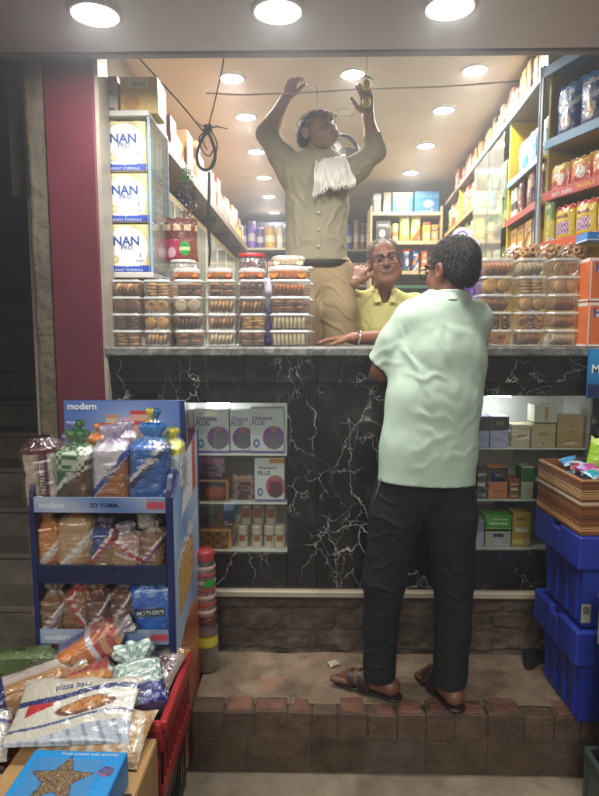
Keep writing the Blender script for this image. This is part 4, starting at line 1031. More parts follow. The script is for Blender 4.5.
def tub(label, w, d, hh, style, c, loc, group, rz=0, c2=None):
    t = thing('biscuit_tub', label, 'biscuit tub', loc, rz, group); ms = tub_mesh(w, d, hh); c2 = c2 or c
    for nm, me in (('tray', ms[0]), ('lid', ms[1])):
        o = bpy.data.objects.new(nm, me); col.objects.link(o); o.parent = t
        if nm == 'lid': q = bpy.data.objects.new('lid_top', ms[2]); col.objects.link(q); q.parent = o
    H = hh * .8; rr = random.Random(hash((label)) % 1000 if False else len(label) * 7 + int(loc[0] * 100)); J = lambda a: rr.uniform(-a, a)
    if style == 'stack':
        n = 2 if w < .16 else 3; r = (w * .84 / n) / 2
        for i in range(n):
            for k in range(max(3, int(H / .0128))):
                biscuit(t, 'disc', c if k % 2 else c2, (-w * .42 + r + 2 * r * i + J(.002), -d * .12 + J(.004), .009 + .0127 * k), (r * .97, d * .26, 1), (J(.06), J(.06), J(.5)))
    elif style == 'row':
        n = int(w * .82 / .0155)
        for i in range(n): biscuit(t, 'disc', c if i % 3 else c2, (-w * .41 + .009 + .0155 * i, -d * .02 + J(.004), .005 + H * .47 + J(.002)), (H * .46, d * .38, 1), (0, math.pi / 2 + .18 + J(.1), 0))
    elif style == 'big':
        n = 2 if w < .16 else 3; r = min((w * .86 / n) / 2, H * .5)
        for j in range(3):
            for i in range(n): biscuit(t, 'disc', c if j else c2, (-w * .42 + (w * .84) * (i + .5) / n + J(.003), -d * .38 + .015 * j, .004 + r), (r, r, 1), (math.pi / 2 + .15 + J(.1), 0, J(.15)))
    elif style == 'palmier':
        for j in range(2):
            for i in range(2 if w > .16 else 1): biscuit(t, 'palmier', c, ((i - (.5 if w > .16 else 0)) * w * .42, -d * .34 + .03 * j, .004 + H * .48), (w * (.2 if w > .16 else .40), .05, H * .72), (J(.1), 0, J(.2)))
    elif style == 'sticks':
        n = int(w * .84 / .0165)
        for j in range(2):
            for i in range(n): biscuit(t, 'stick', c if (i + j) % 3 else c2, (-w * .42 + .009 + .0165 * i, -d * .30 + .03 * j, .004 + H * .47), (.0068, .0068, H * .44), (J(.06), J(.1), 0))
    elif style == 'rings':
        for k in range(3):
            for i in range(3): biscuit(t, 'ring', c if (i + k) % 2 else c2, (-w * .29 + w * .29 * i, -d * .32 + J(.006), .012 + H * .3 * k), (.0125, .0125, .0125), (math.pi / 2 + J(.5), J(.3), 0))
    return t
def round_tub(label, rx, ry, hh, c, loc, group):
    t = thing('biscuit_tub', label, 'biscuit tub', loc, 0, group); t.scale = (1, 1, 1)
    def lat(prof, nm, mat):
        m = MB(); m.lathe(prof, (.8, .78, .72), 28, caps=False); m.v = [(x, y * ry / rx, z) for x, y, z in m.v]; return m.build(nm, mat, t)
    lat([(.001, .001), (rx * .86, .001), (rx * .95, hh * .55), (rx * .97, hh * .6)], 'bowl', 'tub')
    lat([(rx, hh * .58), (rx * 1.0, hh * .68), (rx * .95, hh * .82), (rx * .84, hh * .93), (rx * .3, hh)], 'dome_lid', 'tubrim')
    for j in range(3):
        for i in range(5):
            biscuit(t, 'disc', c, (rx * (-.62 + .31 * i), -ry * (.55 - .4 * j), hh * (.34 + .05 * ((i + j) % 2))), (rx * .27, rx * .27, 1.1), (.9 + .2 * (i % 2), .3 * (i - 2), 0))
    return t
def clear_jar(name, label, r, hh, lidc, cont, loc, group=None, band=None, n_lid=14):
    t = thing(name, label, 'jar', loc, 0, group)
    m = MB(); m.lathe([(.001, .001), (r * .94, .001), (r, .008), (r, hh * .78), (r * .86, hh * .86), (r * .82, hh * .88)], (1,) * 3, 28, caps=False); m.build('jar_body', 'tub', t)
    m = MB(); m.lathe([(r * .9, hh * .865), (r * .92, hh * .98), (r * .86, hh), (.001, hh)], lidc, 28, caps=False); m.build('lid', 'plastic', t)
    m = MB()
    def S(u, v):
        a = 2 * math.pi * u; q = 1 + .05 * noise.noise(Vector((math.cos(a) * 3, math.sin(a) * 3, v * 9)))
        return (r * .93 * q * math.cos(a), r * .93 * q * math.sin(a), .006 + hh * .76 * v)
    rr = random.Random(3)
    m.grid(S, 34, 20, lambda u, v: cont[rr.randrange(len(cont))] if len(cont) > 1 else cont[0]); m.build('contents', 'bake', t)
    if band:
        m = MB()
        def Sb(u, v):
            a = -math.pi / 2 + (u - .5) * 3.0; return (r * 1.01 * math.cos(a), r * 1.01 * math.sin(a), hh * (band[2] + (band[3] - band[2]) * v))
        m.grid(Sb, 16, 4, lambda u, v: band[0] if .2 < v < .8 else band[1]); m.build('paper_label', 'card', t)
    return t
def bag(name, label, cat, w, d, hh, fn, texts=(), seed=0, group=None, flare=.62, neck=.84, lean=0.0, closed=True, tiecol=(.8, .8, .8), tie=True, wrapf=False):
    "a bread bag gathered at the neck, built as one crumpled skin; its twist tie is a part"
    def prof(v):
        if v < .06: return .90 + .10 * (v / .06) ** .5
        if v < neck - .13: return 1.0
        if v < neck: 
            t = (v - neck + .13) / .13; return 1 - .62 * (t ** 1.8)
        t = (v - neck) / (1 - neck); return .34 + .42 * flare * math.sin(t * 2.2)
    def pos(a, v, k=1.0):
        p = prof(v); ca, sa = math.cos(a), math.sin(a); e = .45 if v < neck - .1 else .8
        x = math.copysign(abs(ca) ** e, ca); y = math.copysign(abs(sa) ** e, sa)
        ru = 1.0; z = v
        if v > neck - .14: ru = 1 + (.10 + .28 * max(0, (v - neck) / (1 - neck)) * flare) * math.sin(a * 7 + seed * 2 + v * 6) * min(1, (v - neck + .14) / .14)
        n = 1 + .085 * noise.noise(Vector((ca * 1.6 + seed, sa * 1.6, v * 4 + seed))) + .05 * noise.noise(Vector((ca * 5, sa * 5 + seed, v * 13)))
        yy = p if v < neck - .1 else max(p * .8, .2)
        return (w / 2 * x * p * ru * n + lean * max(0, v - .55) * w, d / 2 * y * max(yy, .3 if v < neck else 0) * ru * n, hh * z)
    m = MB(); nu, nv = 84, 56
    def cf(u, v):
        a = 2 * math.pi * u; ca = math.cos(a); sa = math.sin(a); x = math.copysign(abs(ca) ** .45, ca)
        return fn(x * .5 + .5, v, sa < 0)
    m.grid(lambda u, v: pos(2 * math.pi * u, v), nu, nv, cf)
    m.add([pos(2 * math.pi * i / 20, 0) for i in range(20)], [tuple(range(20))[::-1]], fn(.5, 0, True))
    def F_(u, v):
        x = max(-.97, min(.97, 2 * u - 1)); ca = math.copysign(abs(x) ** (1 / .45), x); a = -math.acos(ca); return pos(a, v)
    for tx in texts:
        tt, cu, cv, wu, c = tx[:5]; bold = tx[5] if len(tx) > 5 else 0; ang = tx[6] if len(tx) > 6 else 0
        vs, fs, asp = text_geo(tt, bold); ca_, sa_ = math.cos(ang), math.sin(ang); out = []
        for x, y in vs:
            X = (x * ca_ - y * sa_) * wu; Y = (x * sa_ + y * ca_) * wu * w / hh; p = Vector(F_(cu + X, cv + Y)); out.append(p + Vector((0, -.0022, 0)))
        m.add(out, fs, c)
    root = tag(m.build(name, 'film'), label, cat, group)
    if wrapf:
        q = MB()
        def wp(u, v):
            a = 2 * math.pi * u; p = Vector(pos(a, .02 + .96 * v)); n1 = noise.noise(Vector((math.cos(a) * 4 + seed, math.sin(a) * 4, v * 9))) + .6 * noise.noise(Vector((math.cos(a) * 11 + seed, math.sin(a) * 11, v * 22)))
            return (p.x * 1.0 + math.cos(a) * (.006 + .007 * n1), p.y + math.sin(a) * (.006 + .009 * n1), p.z + .004 * n1)
        q.grid(wp, 60, 40, (1, 1, 1)); q.build('clear_wrap', 'wrap', root)
    if tie:
        q = MB(); pts = [Vector(pos(2 * math.pi * i / 12, neck)) * 1.0 for i in range(13)]; q.tube([p + Vector((0, 0, 0)) for p in pts], .0022, tiecol, 5); q.build('twist_tie', 'plastic', root)
    return root
# ================================================================== BISCUIT TUBS ON THE COUNTER
TH = .068; gl = 'biscuit tubs stacked left of the shopkeepers'; gr = 'biscuit tubs stacked right of the customer'
colsL = [(110, 140, ['stack', 'stack', 'big', 'row'], ['brown', 'choc', 'rust', 'brown'], 'dark brown'), (142, 170, ['row', 'big', 'palmier', 'stack'], ['tan', 'gold', 'tan', 'tan'], 'golden'),
         (172, 203, ['stack', 'row', 'big', 'stack'], ['rust', 'choc', 'pale', 'rust'], 'mixed'), (205, 236, ['row', 'row', 'row', 'stack'], ['pale', 'brown', 'tan', 'rust'], 'leaning pale'),
         (238, 266, ['stack', 'stack', 'row', 'rings'], ['rust', 'gold', 'brown', 'choc'], 'reddish'), (269, 311, ['sticks', 'sticks', 'stack', 'row'], ['cream', 'cream', 'rust', 'orange'], 'pale stick')]
names = ['leftmost column of tubs under the milk formula case', 'second tub column from the left', 'third tub column from the left', 'fourth tub column from the left', 'fifth tub column, under the red lidded jar', 'wide tub column beside the trousers']
lv = ['bottom', 'second up', 'third up', 'topmost square']
kw = {'stack': 'flat stacked', 'row': 'leaning sliced', 'big': 'large round', 'palmier': 'curled', 'sticks': 'short stick', 'rings': 'ring shaped'}
cw = {'brown': 'brown', 'choc': 'dark', 'rust': 'reddish brown', 'tan': 'tan', 'gold': 'golden', 'pale': 'pale', 'cream': 'cream', 'orange': 'orange'}
short = ['leftmost column', 'second column', 'third column', 'fourth column', 'fifth column', 'wide column by the trousers']
for ci, (x0, x1, st, cs, _) in enumerate(colsL):
    xa_, xb_ = P(x0, 320, 2.46).x, P(x1, 320, 2.46).x; w = xb_ - xa_ - .004; d = .13
    for k in range(4):
        tub(f'tub of {kw[st[k]]} {cw[cs[k]]} biscuits, {lv[k]} in the {short[ci]}' , w, d, TH, st[k], cs[k], ((xa_ + xb_) / 2 + random.uniform(-.003, .003), 2.46 + d / 2, ZT + TH * k), gl, random.uniform(-.03, .03), c2={'rust': 'choc', 'brown': 'tan'}.get(cs[k]))
for (px, ci, nm) in ((187, 2, 'third'), (220, 3, 'fourth'), (252, 4, 'fifth')):
    round_tub(f'round domed tub of orange biscuits on top of the {nm} column', .056, .05, .05, 'orange', (P(px, 280, 2.52).x, 2.52, ZT + 4 * TH), gl)
round_tub('wide domed tub of orange biscuits on top of the wide column by the trousers', .085, .06, .06, 'orange', (P(288, 280, 2.53).x, 2.53, ZT + 4 * TH), gl)
x_ = P(291, 290, 2.66)
for k in range(5): tub(f'tub of reddish flat biscuits, {["bottom", "second", "third", "fourth", "topmost"][k]} of the stack behind the wide column', .19, .13, TH, 'stack', 'rust', (x_.x + .005, 2.68, ZT + TH * k), gl)
round_tub('highest domed tub, on the stack behind the wide column', .075, .055, .05, 'pale', (x_.x - .012, 2.67, ZT + 5 * TH), gl)
for k in range(4): tub(f'clear tub of brown flat biscuits, {["bottom", "second", "third", "topmost"][k]} under the red lidded jar', .13, .13, TH, 'stack', 'brown', (P(252, 290, 2.68).x, 2.68, ZT + TH * k), gl)
clear_jar('candy_jar', 'clear jar of black and white sweets with a red lid standing on tubs', .062, .125, h('#c3202a'), [h('#2a1a1a'), h('#8b1f2a'), h('#e0dcd4'), h('#3a2226')], (P(252, 268, 2.68).x, 2.68, ZT + 4 * TH + .002))
m = carton('snack_box', 'upright lilac snack box between the red lidded jar and the wide tubs', 'snack box', .035, .1, .20, h('#9b82c9'), label_print(h('#9b82c9'), h('#e8e2f2'), h('#6b4aa8'), 'split', 2)); place(m, (P(268, 300, 2.63).x, 2.62, ZT + .10))
m.location.z = ZT + .001; m.scale = (1, 1, 1.45)
colsR = [(480, 515, ['palmier', 'rings', 'row', 'big', 'row'], ['rust', 'choc', 'brown', 'gold', 'rust']), (518, 549, ['row', 'rings', 'big', 'stack', 'row'], ['brown', 'rust', 'tan', 'tan', 'pale']), (552, 583, ['row', 'row', 'row', 'big', 'palmier'], ['pale', 'rust', 'brown', 'tan', 'tan'])]
sr = ['column nearest the customer', 'middle column', 'column beside the orange boxes']; lr = ['bottom', 'second', 'third', 'fourth', 'topmost']
for ci, (x0, x1, st, cs) in enumerate(colsR):
    xa_, xb_ = P(x0, 300, 2.46).x, P(x1, 300, 2.46).x; w = xb_ - xa_ - .004
    for k in range(5): tub(f'{lr[k]} tub, {cw[cs[k]]} {kw[st[k]]} biscuits, right side {sr[ci]}', w, .13, TH + .003, st[k], cs[k], ((xa_ + xb_) / 2 + random.uniform(-.003, .003), 2.46 + .065, ZT + (TH + .003) * k), gr, random.uniform(-.03, .03))
for k in range(5): tub(f'{lr[k]} tub of reddish biscuits in the back column behind the customer', .13, .13, TH, 'big' if k % 2 else 'stack', 'rust', (P(477, 300, 2.68).x, 2.68, ZT + TH * k), gr)
# bags of ring shaped snacks over the right-hand tubs
for i, (px, py, w) in enumerate(((522, 243, .15), (548, 240, .13), (570, 242, .13))):
    p = P(px, py, 2.54); t = thing('snack_bag', f'clear bag of ring shaped fried snacks on the right tubs, {["left", "middle", "right"][i]} one', 'snack bag', (p.x, 2.535, ZT + 5 * (TH + .003) + .001), 0, 'ring snack bags')
    rr = random.Random(i)
    for q in range(22):
        cx, cy_, cz_ = rr.uniform(-w * .42, w * .42), rr.uniform(-.05, .03), rr.uniform(.012, .05) * (1 - .3 * abs(rr.uniform(-1, 1)))
        o = biscuit(t, 'ring', rr.choice(['tan', 'rust', 'gold']), (cx, cy_, cz_), (.0115,) * 3, (rr.uniform(.3, 1.6), rr.uniform(-.8, .8), 0)); o.name = 'snack_ring'
    m = MB(); m.grid(lambda u, v: (w * .52 * math.cos(2 * math.pi * u) * math.sin(math.pi * (.5 + v / 2)) * (1 + .07 * math.sin(u * 44)), .062 * math.sin(2 * math.pi * u) * math.sin(math.pi * (.5 + v / 2)) - .01, .066 * v ** .7 + .004 * math.sin(u * 30)), 30, 8, (1, 1, 1)); m.build('bag_film', 'wrap', t)
# payment standee: purple and white card, its code left out
p = P(461, 262, 2.62); t = thing('counter_standee', 'purple and white round topped card standing behind the customer\'s head', 'standee', (p.x, 2.62, ZT))
m = MB(); m.box((-.06, -.006, 0), (.06, .006, .445), h('#7b5fc0'), .003); pts = [(-.075, .36), (.075, .36), (.075, .445)] + [(.045 * math.cos(a), .455 + .045 * math.sin(a)) for a in [i * math.pi / 10 for i in range(11)]] + [(-.075, .445)]
m.build('stand_card', 'card', t)
m = MB(); m.prism(pts, -.0085, -.0065, h('#e9e4f4')); m.build('header_card', 'card', t)
m = MB(); m.lathe([(.022, 0), (.022, .0015)], h('#7b5fc0'), 24, cen=(0, -.0105, .462), axis='y'); m.lathe([(.0165, 0), (.0165, .001)], h('#f2eef8'), 24, cen=(0, -.0118, .462), axis='y')
m.box((-.008, -.0135, .455), (.008, -.0122, .458), h('#5f3fb0')); m.box((-.006, -.0135, .465), (.006, -.0122, .468), h('#5f3fb0')); m.box((-.002, -.0140, .455), (.002, -.0136, .471), h('#5f3fb0')); m.build('round_emblem', 'card', t)
# orange boxes at the right end and the blue board below
for i, (y0, y1) in enumerate(((288, 333), (243, 287))):
    z0, z1 = P(592, y1, 2.42).z, P(592, y0, 2.42).z; x0 = P(584.5, 300, 2.42).x; w = .21
    fn = lambda u, v: h('#e9e4dc') if (v > .93 or v < .04 or u < .03) else (h('#cfd3da') if (.1 < u < .75 and .68 < v < .86 - .15 * abs(u - .4)) else (h('#e0733a') if not ((u - .5) ** 2 + (v - .3) ** 2 < .04) else h('#e8a67a')))
    m = carton('cereal_carton', f'{["lower", "upper"][i]} orange and white carton at the right end of the counter', 'carton', w, .10, z1 - z0 - .002, h('#e0733a'), fn, 40, 34, [('Haldi', .36, .77, .5, h('#31549a'), .02), ('Soan Papdi', .42, .56, .55, h('#7a2c12'), .01)][:1], group='orange cartons')
    place(m, (x0 + w / 2, 2.385, ZT + .001 if i == 0 else ZT + .002 + P(592, 288, 2.42).z - P(592, 333, 2.42).z))
    m.scale = (1, 1, 1)
zz = P(592, 243, 2.42).z
m = carton('snack_box', 'blue snack box lying on top of the orange cartons', 'snack box', .22, .1, .035, h('#2f7cc4'), label_print(h('#2f7cc4'), h('#e8e8f0'), h('#184a8a'), 'plain', 1)); place(m, (P(584, 240, 2.42).x + .11, 2.39, zz + .004))
b1, b0 = P(590, 349, 2.38), P(590, 398, 2.38)
m = MB(); m.box((P(587, 370, 2.38).x, 2.372, b0.z), (P(587, 370, 2.38).x + .30, 2.379, b1.z), h('#1d6fb8'), .002)
Sb = lambda u, v: (P(587, 370, 2.38).x + .30 * u, 2.3712, b0.z + (b1.z - b0.z) * v)
m.grid(lambda u, v: Sb(.01 + .98 * u, .02 + .96 * v), 30, 16, lambda u, v: mixc(h('#175a9e'), h('#2b9ad6'), v) if v > .25 else h('#122c55'), False)
m.text('MILK', Sb, .22, .6, .34, .30 / (b1.z - b0.z), h('#e9f2fa'), 0, .001, .02)
tag(m.build('sign', 'card'), 'blue sign board hanging on the counter front at the right edge', 'sign')

# ================================================================== LEFT GLASS CASE WITH THE MILK FORMULA
cx0, cx1 = P(98, 200, 2.53).x, P(151, 200, 2.53).x; cz0, cz1 = ZT + 4 * TH + .012, P(125, 110, 2.53).z
t = thing('display_case', 'white framed glass case holding milk formula boxes beside the maroon pillar', 'display case', (0, 0, 0))
AW = h('#cfcfca')
def bx(nm, lo, hi, c, mat='metal', par=t, ch=.002):
    m = MB(); m.box(lo, hi, c, ch); return m.build(nm, mat, par)
bx('base_board', (cx0, 2.53, cz0), (cx1, 2.86, cz0 + .022), AW); bx('top_board', (cx0, 2.53, cz1 - .022), (cx1, 2.86, cz1), AW)
bx('side_panel', (cx0, 2.532, cz0 + .0225), (cx0 + .012, 2.86, cz1 - .0225), AW)
bx('corner_post', (cx0 + .0125, 2.532, cz0 + .0225), (cx0 + .016, 2.545, cz1 - .0225), AW); bx('corner_post', (cx1 - .010, 2.532, cz0 + .0225), (cx1, 2.545, cz1 - .0225), h('#8fb4cc'))
bx('corner_post', (cx1 - .010, 2.845, cz0 + .0225), (cx1, 2.86, cz1 - .0225), h('#3f83b5')); bx('glass_side', (cx1 - .004, 2.546, cz0 + .023), (cx1 - .001, 2.844, cz1 - .023), (1, 1, 1), 'glassd')
bx('back_panel', (cx0 + .0125, 2.848, cz0 + .0225), (cx1 - .011, 2.86, cz1 - .0225), h('#b5b19f'), 'paint')
bx('support_post', (cx0 - .001, 2.50, .80), (cx0 + .009, 2.529, cz1), h('#c4c1b8')).location.z = 0
for i, px in enumerate((112, 137)):
    m = MB(); m.lathe([(.018, 0), (.016, -.008), (.001, -.009)], (.9,) * 3, 20, cen=(P(px, 118, 2.58).x, 2.58, cz1 - .0225), caps=False); m.build('spot_lamp', 'paint', t)
BH = (cz1 - cz0 - .05) / 3
def nanfn(u, v):
    if v < .09: return h('#2b4aa8')
    if v < .15 and True: return h('#2f55b8') if v < .12 + .06 * abs(u - .5) else h('#e8e6de')
    r = math.hypot(u - .5, (v - .50) * 1.05)
    if r < .49 and .10 < v: 
        if math.hypot(u - .22, v - .27) < .085: return h('#c9b87a') if math.hypot(u - .22, v - .27) > .05 else h('#e6dcb4')
        return h('#ecebe6')
    return mixc(h('#c4b273'), h('#e2d7a8'), abs(math.sin(u * 5 + v * 3)))
xa_ = P(103.5, 200, 2.56).x; xb_ = P(148, 200, 2.56).x; nw = xb_ - xa_
for i, (lv_, num) in enumerate((('bottom', '1'), ('middle', '1'), ('top', '2'))):
    m = carton('milk_formula_box', f'white and gold milk formula box in the glass case, {lv_} of three', 'formula box', nw, .12, BH - .008, h('#d9cf9c'), nanfn, 44, 44,
               [('NAN', .49, .66, .58, h('#2a4f9c'), .025), ('PRO', .5, .52, .26, h('#3a5a9c'), .01), (num, .8, .36, .02 if num == '1' else .05, h('#3a5a9c'), .02), ('INFANT FORMULA', .5, .055, .7, h('#d8dcec'), 0), ('Stage', .78, .25, .18, h('#8a94ac'), 0)], group='milk formula boxes')
    place(m, (xa_ + nw / 2, 2.556, cz0 + .0235 + BH * i))
    m = carton('milk_formula_box', f'gold milk formula box behind the {lv_} box in the glass case', 'formula box', nw, .12, BH - .008, h('#c9b36c'), nanfn, 20, 20, group='milk formula boxes'); place(m, (xa_ + nw / 2, 2.70, cz0 + .0235 + BH * i))
# on top of the case
m = carton('carton', 'pinkish white carton on the glass case next to the pillar', 'carton', .10, .12, .15, h('#d8c6be'), label_print(h('#d8c6be'), h('#c08a8a'), h('#e8dfd6'), 'window', 3)); place(m, (P(107, 95, 2.6).x, 2.58, cz1 + .001))
fn = lambda u, v: h('#e8dcae') if v > .7 and .2 < u < .8 else (h('#c98f3a') if (u - .3) ** 2 + (v - .3) ** 2 < .05 else h('#d8b65a'))
m = carton('milk_formula_box', 'golden yellow formula box lying on top of the glass case', 'formula box', .155, .13, .145, h('#d3ab4e'), fn, 24, 22, [('NAN', .5, .80, .34, h('#7d8a7a'), .01)]); place(m, (P(139, 95, 2.58).x, 2.575, cz1 + .001))

# ================================================================== LEFT WALL: hanging shelf, cabinets, string of goods
XL = -.70
t = thing('wall_cabinet', 'long glass fronted cabinet along the left shop wall', 'cabinet')
bx('carcass', (-.998, 2.9, SF), (-.78, 6.6, 2.125), h('#c9b48c'), 'wood', t)
for i in range(7):
    y0 = 2.92 + .52 * i; bx('door_frame', (-.7795, y0, 1.2), (-.768, y0 + .03, 2.08), h('#b9b8a6'), 'metal', t); bx('glass_door', (-.775, y0 + .031, 1.2), (-.772, y0 + .515, 2.08), (1, 1, 1), 'glassd', t)
t = thing('wall_shelf', 'brown wooden shelf high along the left wall, loaded with cartons', 'shelf')
bx('shelf_board', (-.998, 2.90, 2.235), (XL, 6.6, 2.26), h('#a8906c'), 'wood', t); bx('shelf_lip', (XL + .0005, 2.90, 2.215), (XL + .014, 6.6, 2.275), h('#776450'), 'wood', t)
for i in range(5): bx('bracket', (-.99, 3.1 + .8 * i, 2.13), (XL - .03, 3.12 + .8 * i, 2.234), h('#4a3a2d'), 'wood', t)
pal = [('red and white', '#a8343a', '#c9bda4', '#d9b25a'), ('cream', '#bfa674', '#8a5a3a', '#b23a2e'), ('pink', '#a04868', '#c8a8b0', '#7a2a4a'), ('yellow', '#c08c28', '#a83a2a', '#d8c080'), ('brown', '#8c6440', '#d8c49c', '#4a2f1c'), ('white', '#bdb49c', '#8a7458', '#b04a3a'), ('tan', '#c09a68', '#6a4424', '#e4cfa0'), ('green', '#5f8a4a', '#e6e2b8', '#2a5a2e'), ('orange', '#b8602a', '#d8bc88', '#8a2a1c'), ('gold', '#c49a3e', '#5a2a1a', '#efe0ae')]
sty = ['band', 'circle', 'split', 'diag', 'window', 'plain']; random.seed(21)
y = 2.93; k = 0
seq = [0, 5, 2, 1, 3, 4, 2, 6, 3, 8, 1, 4, 9, 0, 6, 1, 8, 4, 6, 3, 1, 4, 6, 9, 4, 1]
while y < 6.4 and k < 26:
    nm_, a_, b_, c_ = pal[seq[k]]; w = random.uniform(.10, .17); hh = random.uniform(.16, .33) if k < 8 else random.uniform(.18, .30)
    m = carton('carton', f'{nm_} carton, {ORD[k]} from the front on the high left shelf', 'carton', w, .2, hh, h(a_), label_print(h(a_), h(b_), h(c_), sty[(k * 5 + 1) % 6], k), 10, 12, group='cartons on the high left shelf')
    place(m, (XL - .02 - random.uniform(0, .02), y + w / 2, 2.2605), R(90)); y += w + random.uniform(.004, .02); k += 1
# chocolate hamper packet hanging, tinsel garland, curved pack
p = P(181, 232, 2.82)
def chofn(u, v):
    if v < .50 and u < .46:
        return h('#e8b8c4') if (math.hypot(u - .22, v - .2) < .12) else h('#b02a55')
    if math.hypot((u - .62) * .9, v - .30) < .155: return h('#2aa63a') if abs(v - .3) > .04 else h('#d8e8b0')
    if .70 < v < .82: return h('#d8b890') if math.sin(u * 20) > -.4 else h('#7a3a2a')
    return h('#6a2c26') if v > .5 else h('#8a4a38')
m = pouch('chocolate_packet', 'brown and pink chocolate packet with a green round badge hanging by the rope', 'snack packet', .155, .20, .05, chofn, seed=3); place(m, (p.x, 2.82, P(181, 262, 2.82).z), R(8))
p = P(186, 168, 2.95); random.seed(4); m = MB()
for i in range(620):
    f_ = random.random(); z_ = -.31 * f_; a = random.uniform(0, 6.28); r_ = random.uniform(.01, .042) * (.6 + .5 * math.sin(f_ * 3.1)); q = Vector((math.cos(a) * r_, math.sin(a) * r_, z_)); d_ = Vector((random.uniform(-1, 1), random.uniform(-1, 1), random.uniform(-1, .6))).normalized() * .016; e_ = Vector((-d_.y, d_.x, .3 * d_.z)).normalized() * .003
    c_ = h('#2f8a3a') if f_ < .2 else (h('#27375e') if f_ < .62 else h('#7a2430')); m.add([q - e_, q + e_, q + d_ + e_ * .3, q + d_ - e_ * .3], [(0, 1, 2, 3)], jit(c_, .4))
m.tube([(0, 0, .12), (0, 0, -.3)], .002, h('#333333'), 5)
tag(place(m.build('tinsel_garland', 'plastic'), p), 'green, blue and red tinsel garland hanging beside the glass cabinet', 'garland')
t = thing('side_cabinet', 'narrow blue edged glass cabinet behind the milk formula case', 'cabinet', (0, 0, 0))
bx('back_panel', (-.86, 2.90, 1.62), (-.85, 3.10, 2.18), h('#8fa3a0'), 'paint', t); bx('frame_edge', (-.735, 2.88, 1.60), (-.722, 2.90, 2.2), h('#5f8fb0'), 'metal', t); bx('frame_edge', (-.735, 3.10, 1.60), (-.722, 3.12, 2.2), h('#5f8fb0'), 'metal', t)
bx('glass_side', (-.731, 2.9005, 1.60), (-.727, 3.0995, 2.2), (1, 1, 1), 'glassd', t); bx('shelf_board', (-.85, 2.9, 1.59), (-.722, 3.12, 1.599), AW, 'metal', t)
# tinsel-topped glass jar row seen under the packet
clear_jar('candy_jar', 'short clear jar with ribbed lid under the chocolate packet', .06, .10, h('#c8c4bc'), [h('#b8a890'), h('#8a5a3a'), h('#d8d0c0')], (P(183, 262, 2.68).x, 2.68, ZT + 4 * TH))
for k in range(4): tub(f'tub of tan biscuits, {["bottom", "second", "third", "topmost"][k]} under the ribbed lid jar', .13, .13, TH, 'stack', 'tan', (P(183, 290, 2.68).x, 2.68, ZT + TH * k), gl)
# rope with loop
RY = 2.72; BKr = h('#14161a'); r = lambda x, y: tuple(P(x, y, RY))
def smoothp(p, n=6):
    p = [Vector(q) for q in p]; out = []
    for i in range(len(p) - 1):
        a, b_, c_, d_ = p[max(i - 1, 0)], p[i], p[i + 1], p[min(i + 2, len(p) - 1)]
        for k in range(n):
            t_ = k / n; out.append(.5 * ((2 * b_) + (c_ - a) * t_ + (2 * a - 5 * b_ + 4 * c_ - d_) * t_ ** 2 + (3 * b_ - a - 3 * c_ + d_) * t_ ** 3))
    return out + [p[-1]]
t = thing('rope', 'black rope with a knotted loop hanging from the ceiling on the left', 'rope')
m = MB(); m.tube([tuple(PZ(106, -26, 2.372)) if False else r(122, 40), r(150, 70), r(180, 103), r(204, 132)], .0035, BKr, 7); m.build('slanting_strand', 'rope', t)
m = MB(); m.tube([r(226, 42), r(222, 70), r(214, 105), r(208, 128)], .003, BKr, 7); m.build('upper_strand', 'rope', t)
m = MB(); lp = [r(207, 131), r(201, 141), r(197, 155), r(199, 166), r(206, 170), r(213, 165), r(215, 152), r(212, 141), r(208, 131)]; m.tube(smoothp(lp), .0072, BKr, 8); m.build('loop', 'rope', t)
m = MB(); kc = Vector(r(208, 128))
for i in range(5): 
    a0 = i * 1.3; m.tube([kc + Vector((.014 * math.cos(a0 + s_ * 1.05), .012 * math.sin(a0 + s_ * 1.05), .010 * math.sin(s_ * 1.9 + i))) for s_ in range(7)], .0055, BKr, 7)
m.tube([kc, kc + Vector((.04, 0, .006)), kc + Vector((.085, .01, -.002))], [.004, .003, .0015], BKr, 6); m.tube([kc, kc + Vector((-.03, 0, .012)), kc + Vector((-.05, .01, .03))], [.003, .002, .0012], BKr, 6); m.build('knot', 'rope', t)
m = MB(); m.tube(smoothp([r(206, 131), r(199, 138), r(202, 150), r(209, 156), r(214, 146), r(209, 134), r(203, 140), r(207, 150)]), .003, BKr, 6); m.tube(smoothp([r(207, 128), r(213, 134), r(217, 145), r(214, 158), r(209, 170)]), .0035, BKr, 6); m.build('tangle', 'rope', t)
m = MB(); m.tube([r(209, 172), r(209, 195), r(208, 222), r(210, 250), r(209, 266)], [.006, .0065, .0075, .006, .0035], BKr, 8); m.build('tail', 'rope', t)
m = MB(); q0, q1 = P(-5, 98, 2.9), P(540, 82, 2.9); m.tube([P(206, 93, 2.93), P(240, 95, 2.93), P(300, 93, 2.93), P(367, 89, 2.93), P(440, 87, 2.93), P(520, 81, 2.93)], .0035, h('#e6e2d6'), 6)
tag(m.build('cord', 'rope'), 'thin white cord stretched across under the ceiling lights', 'cord')
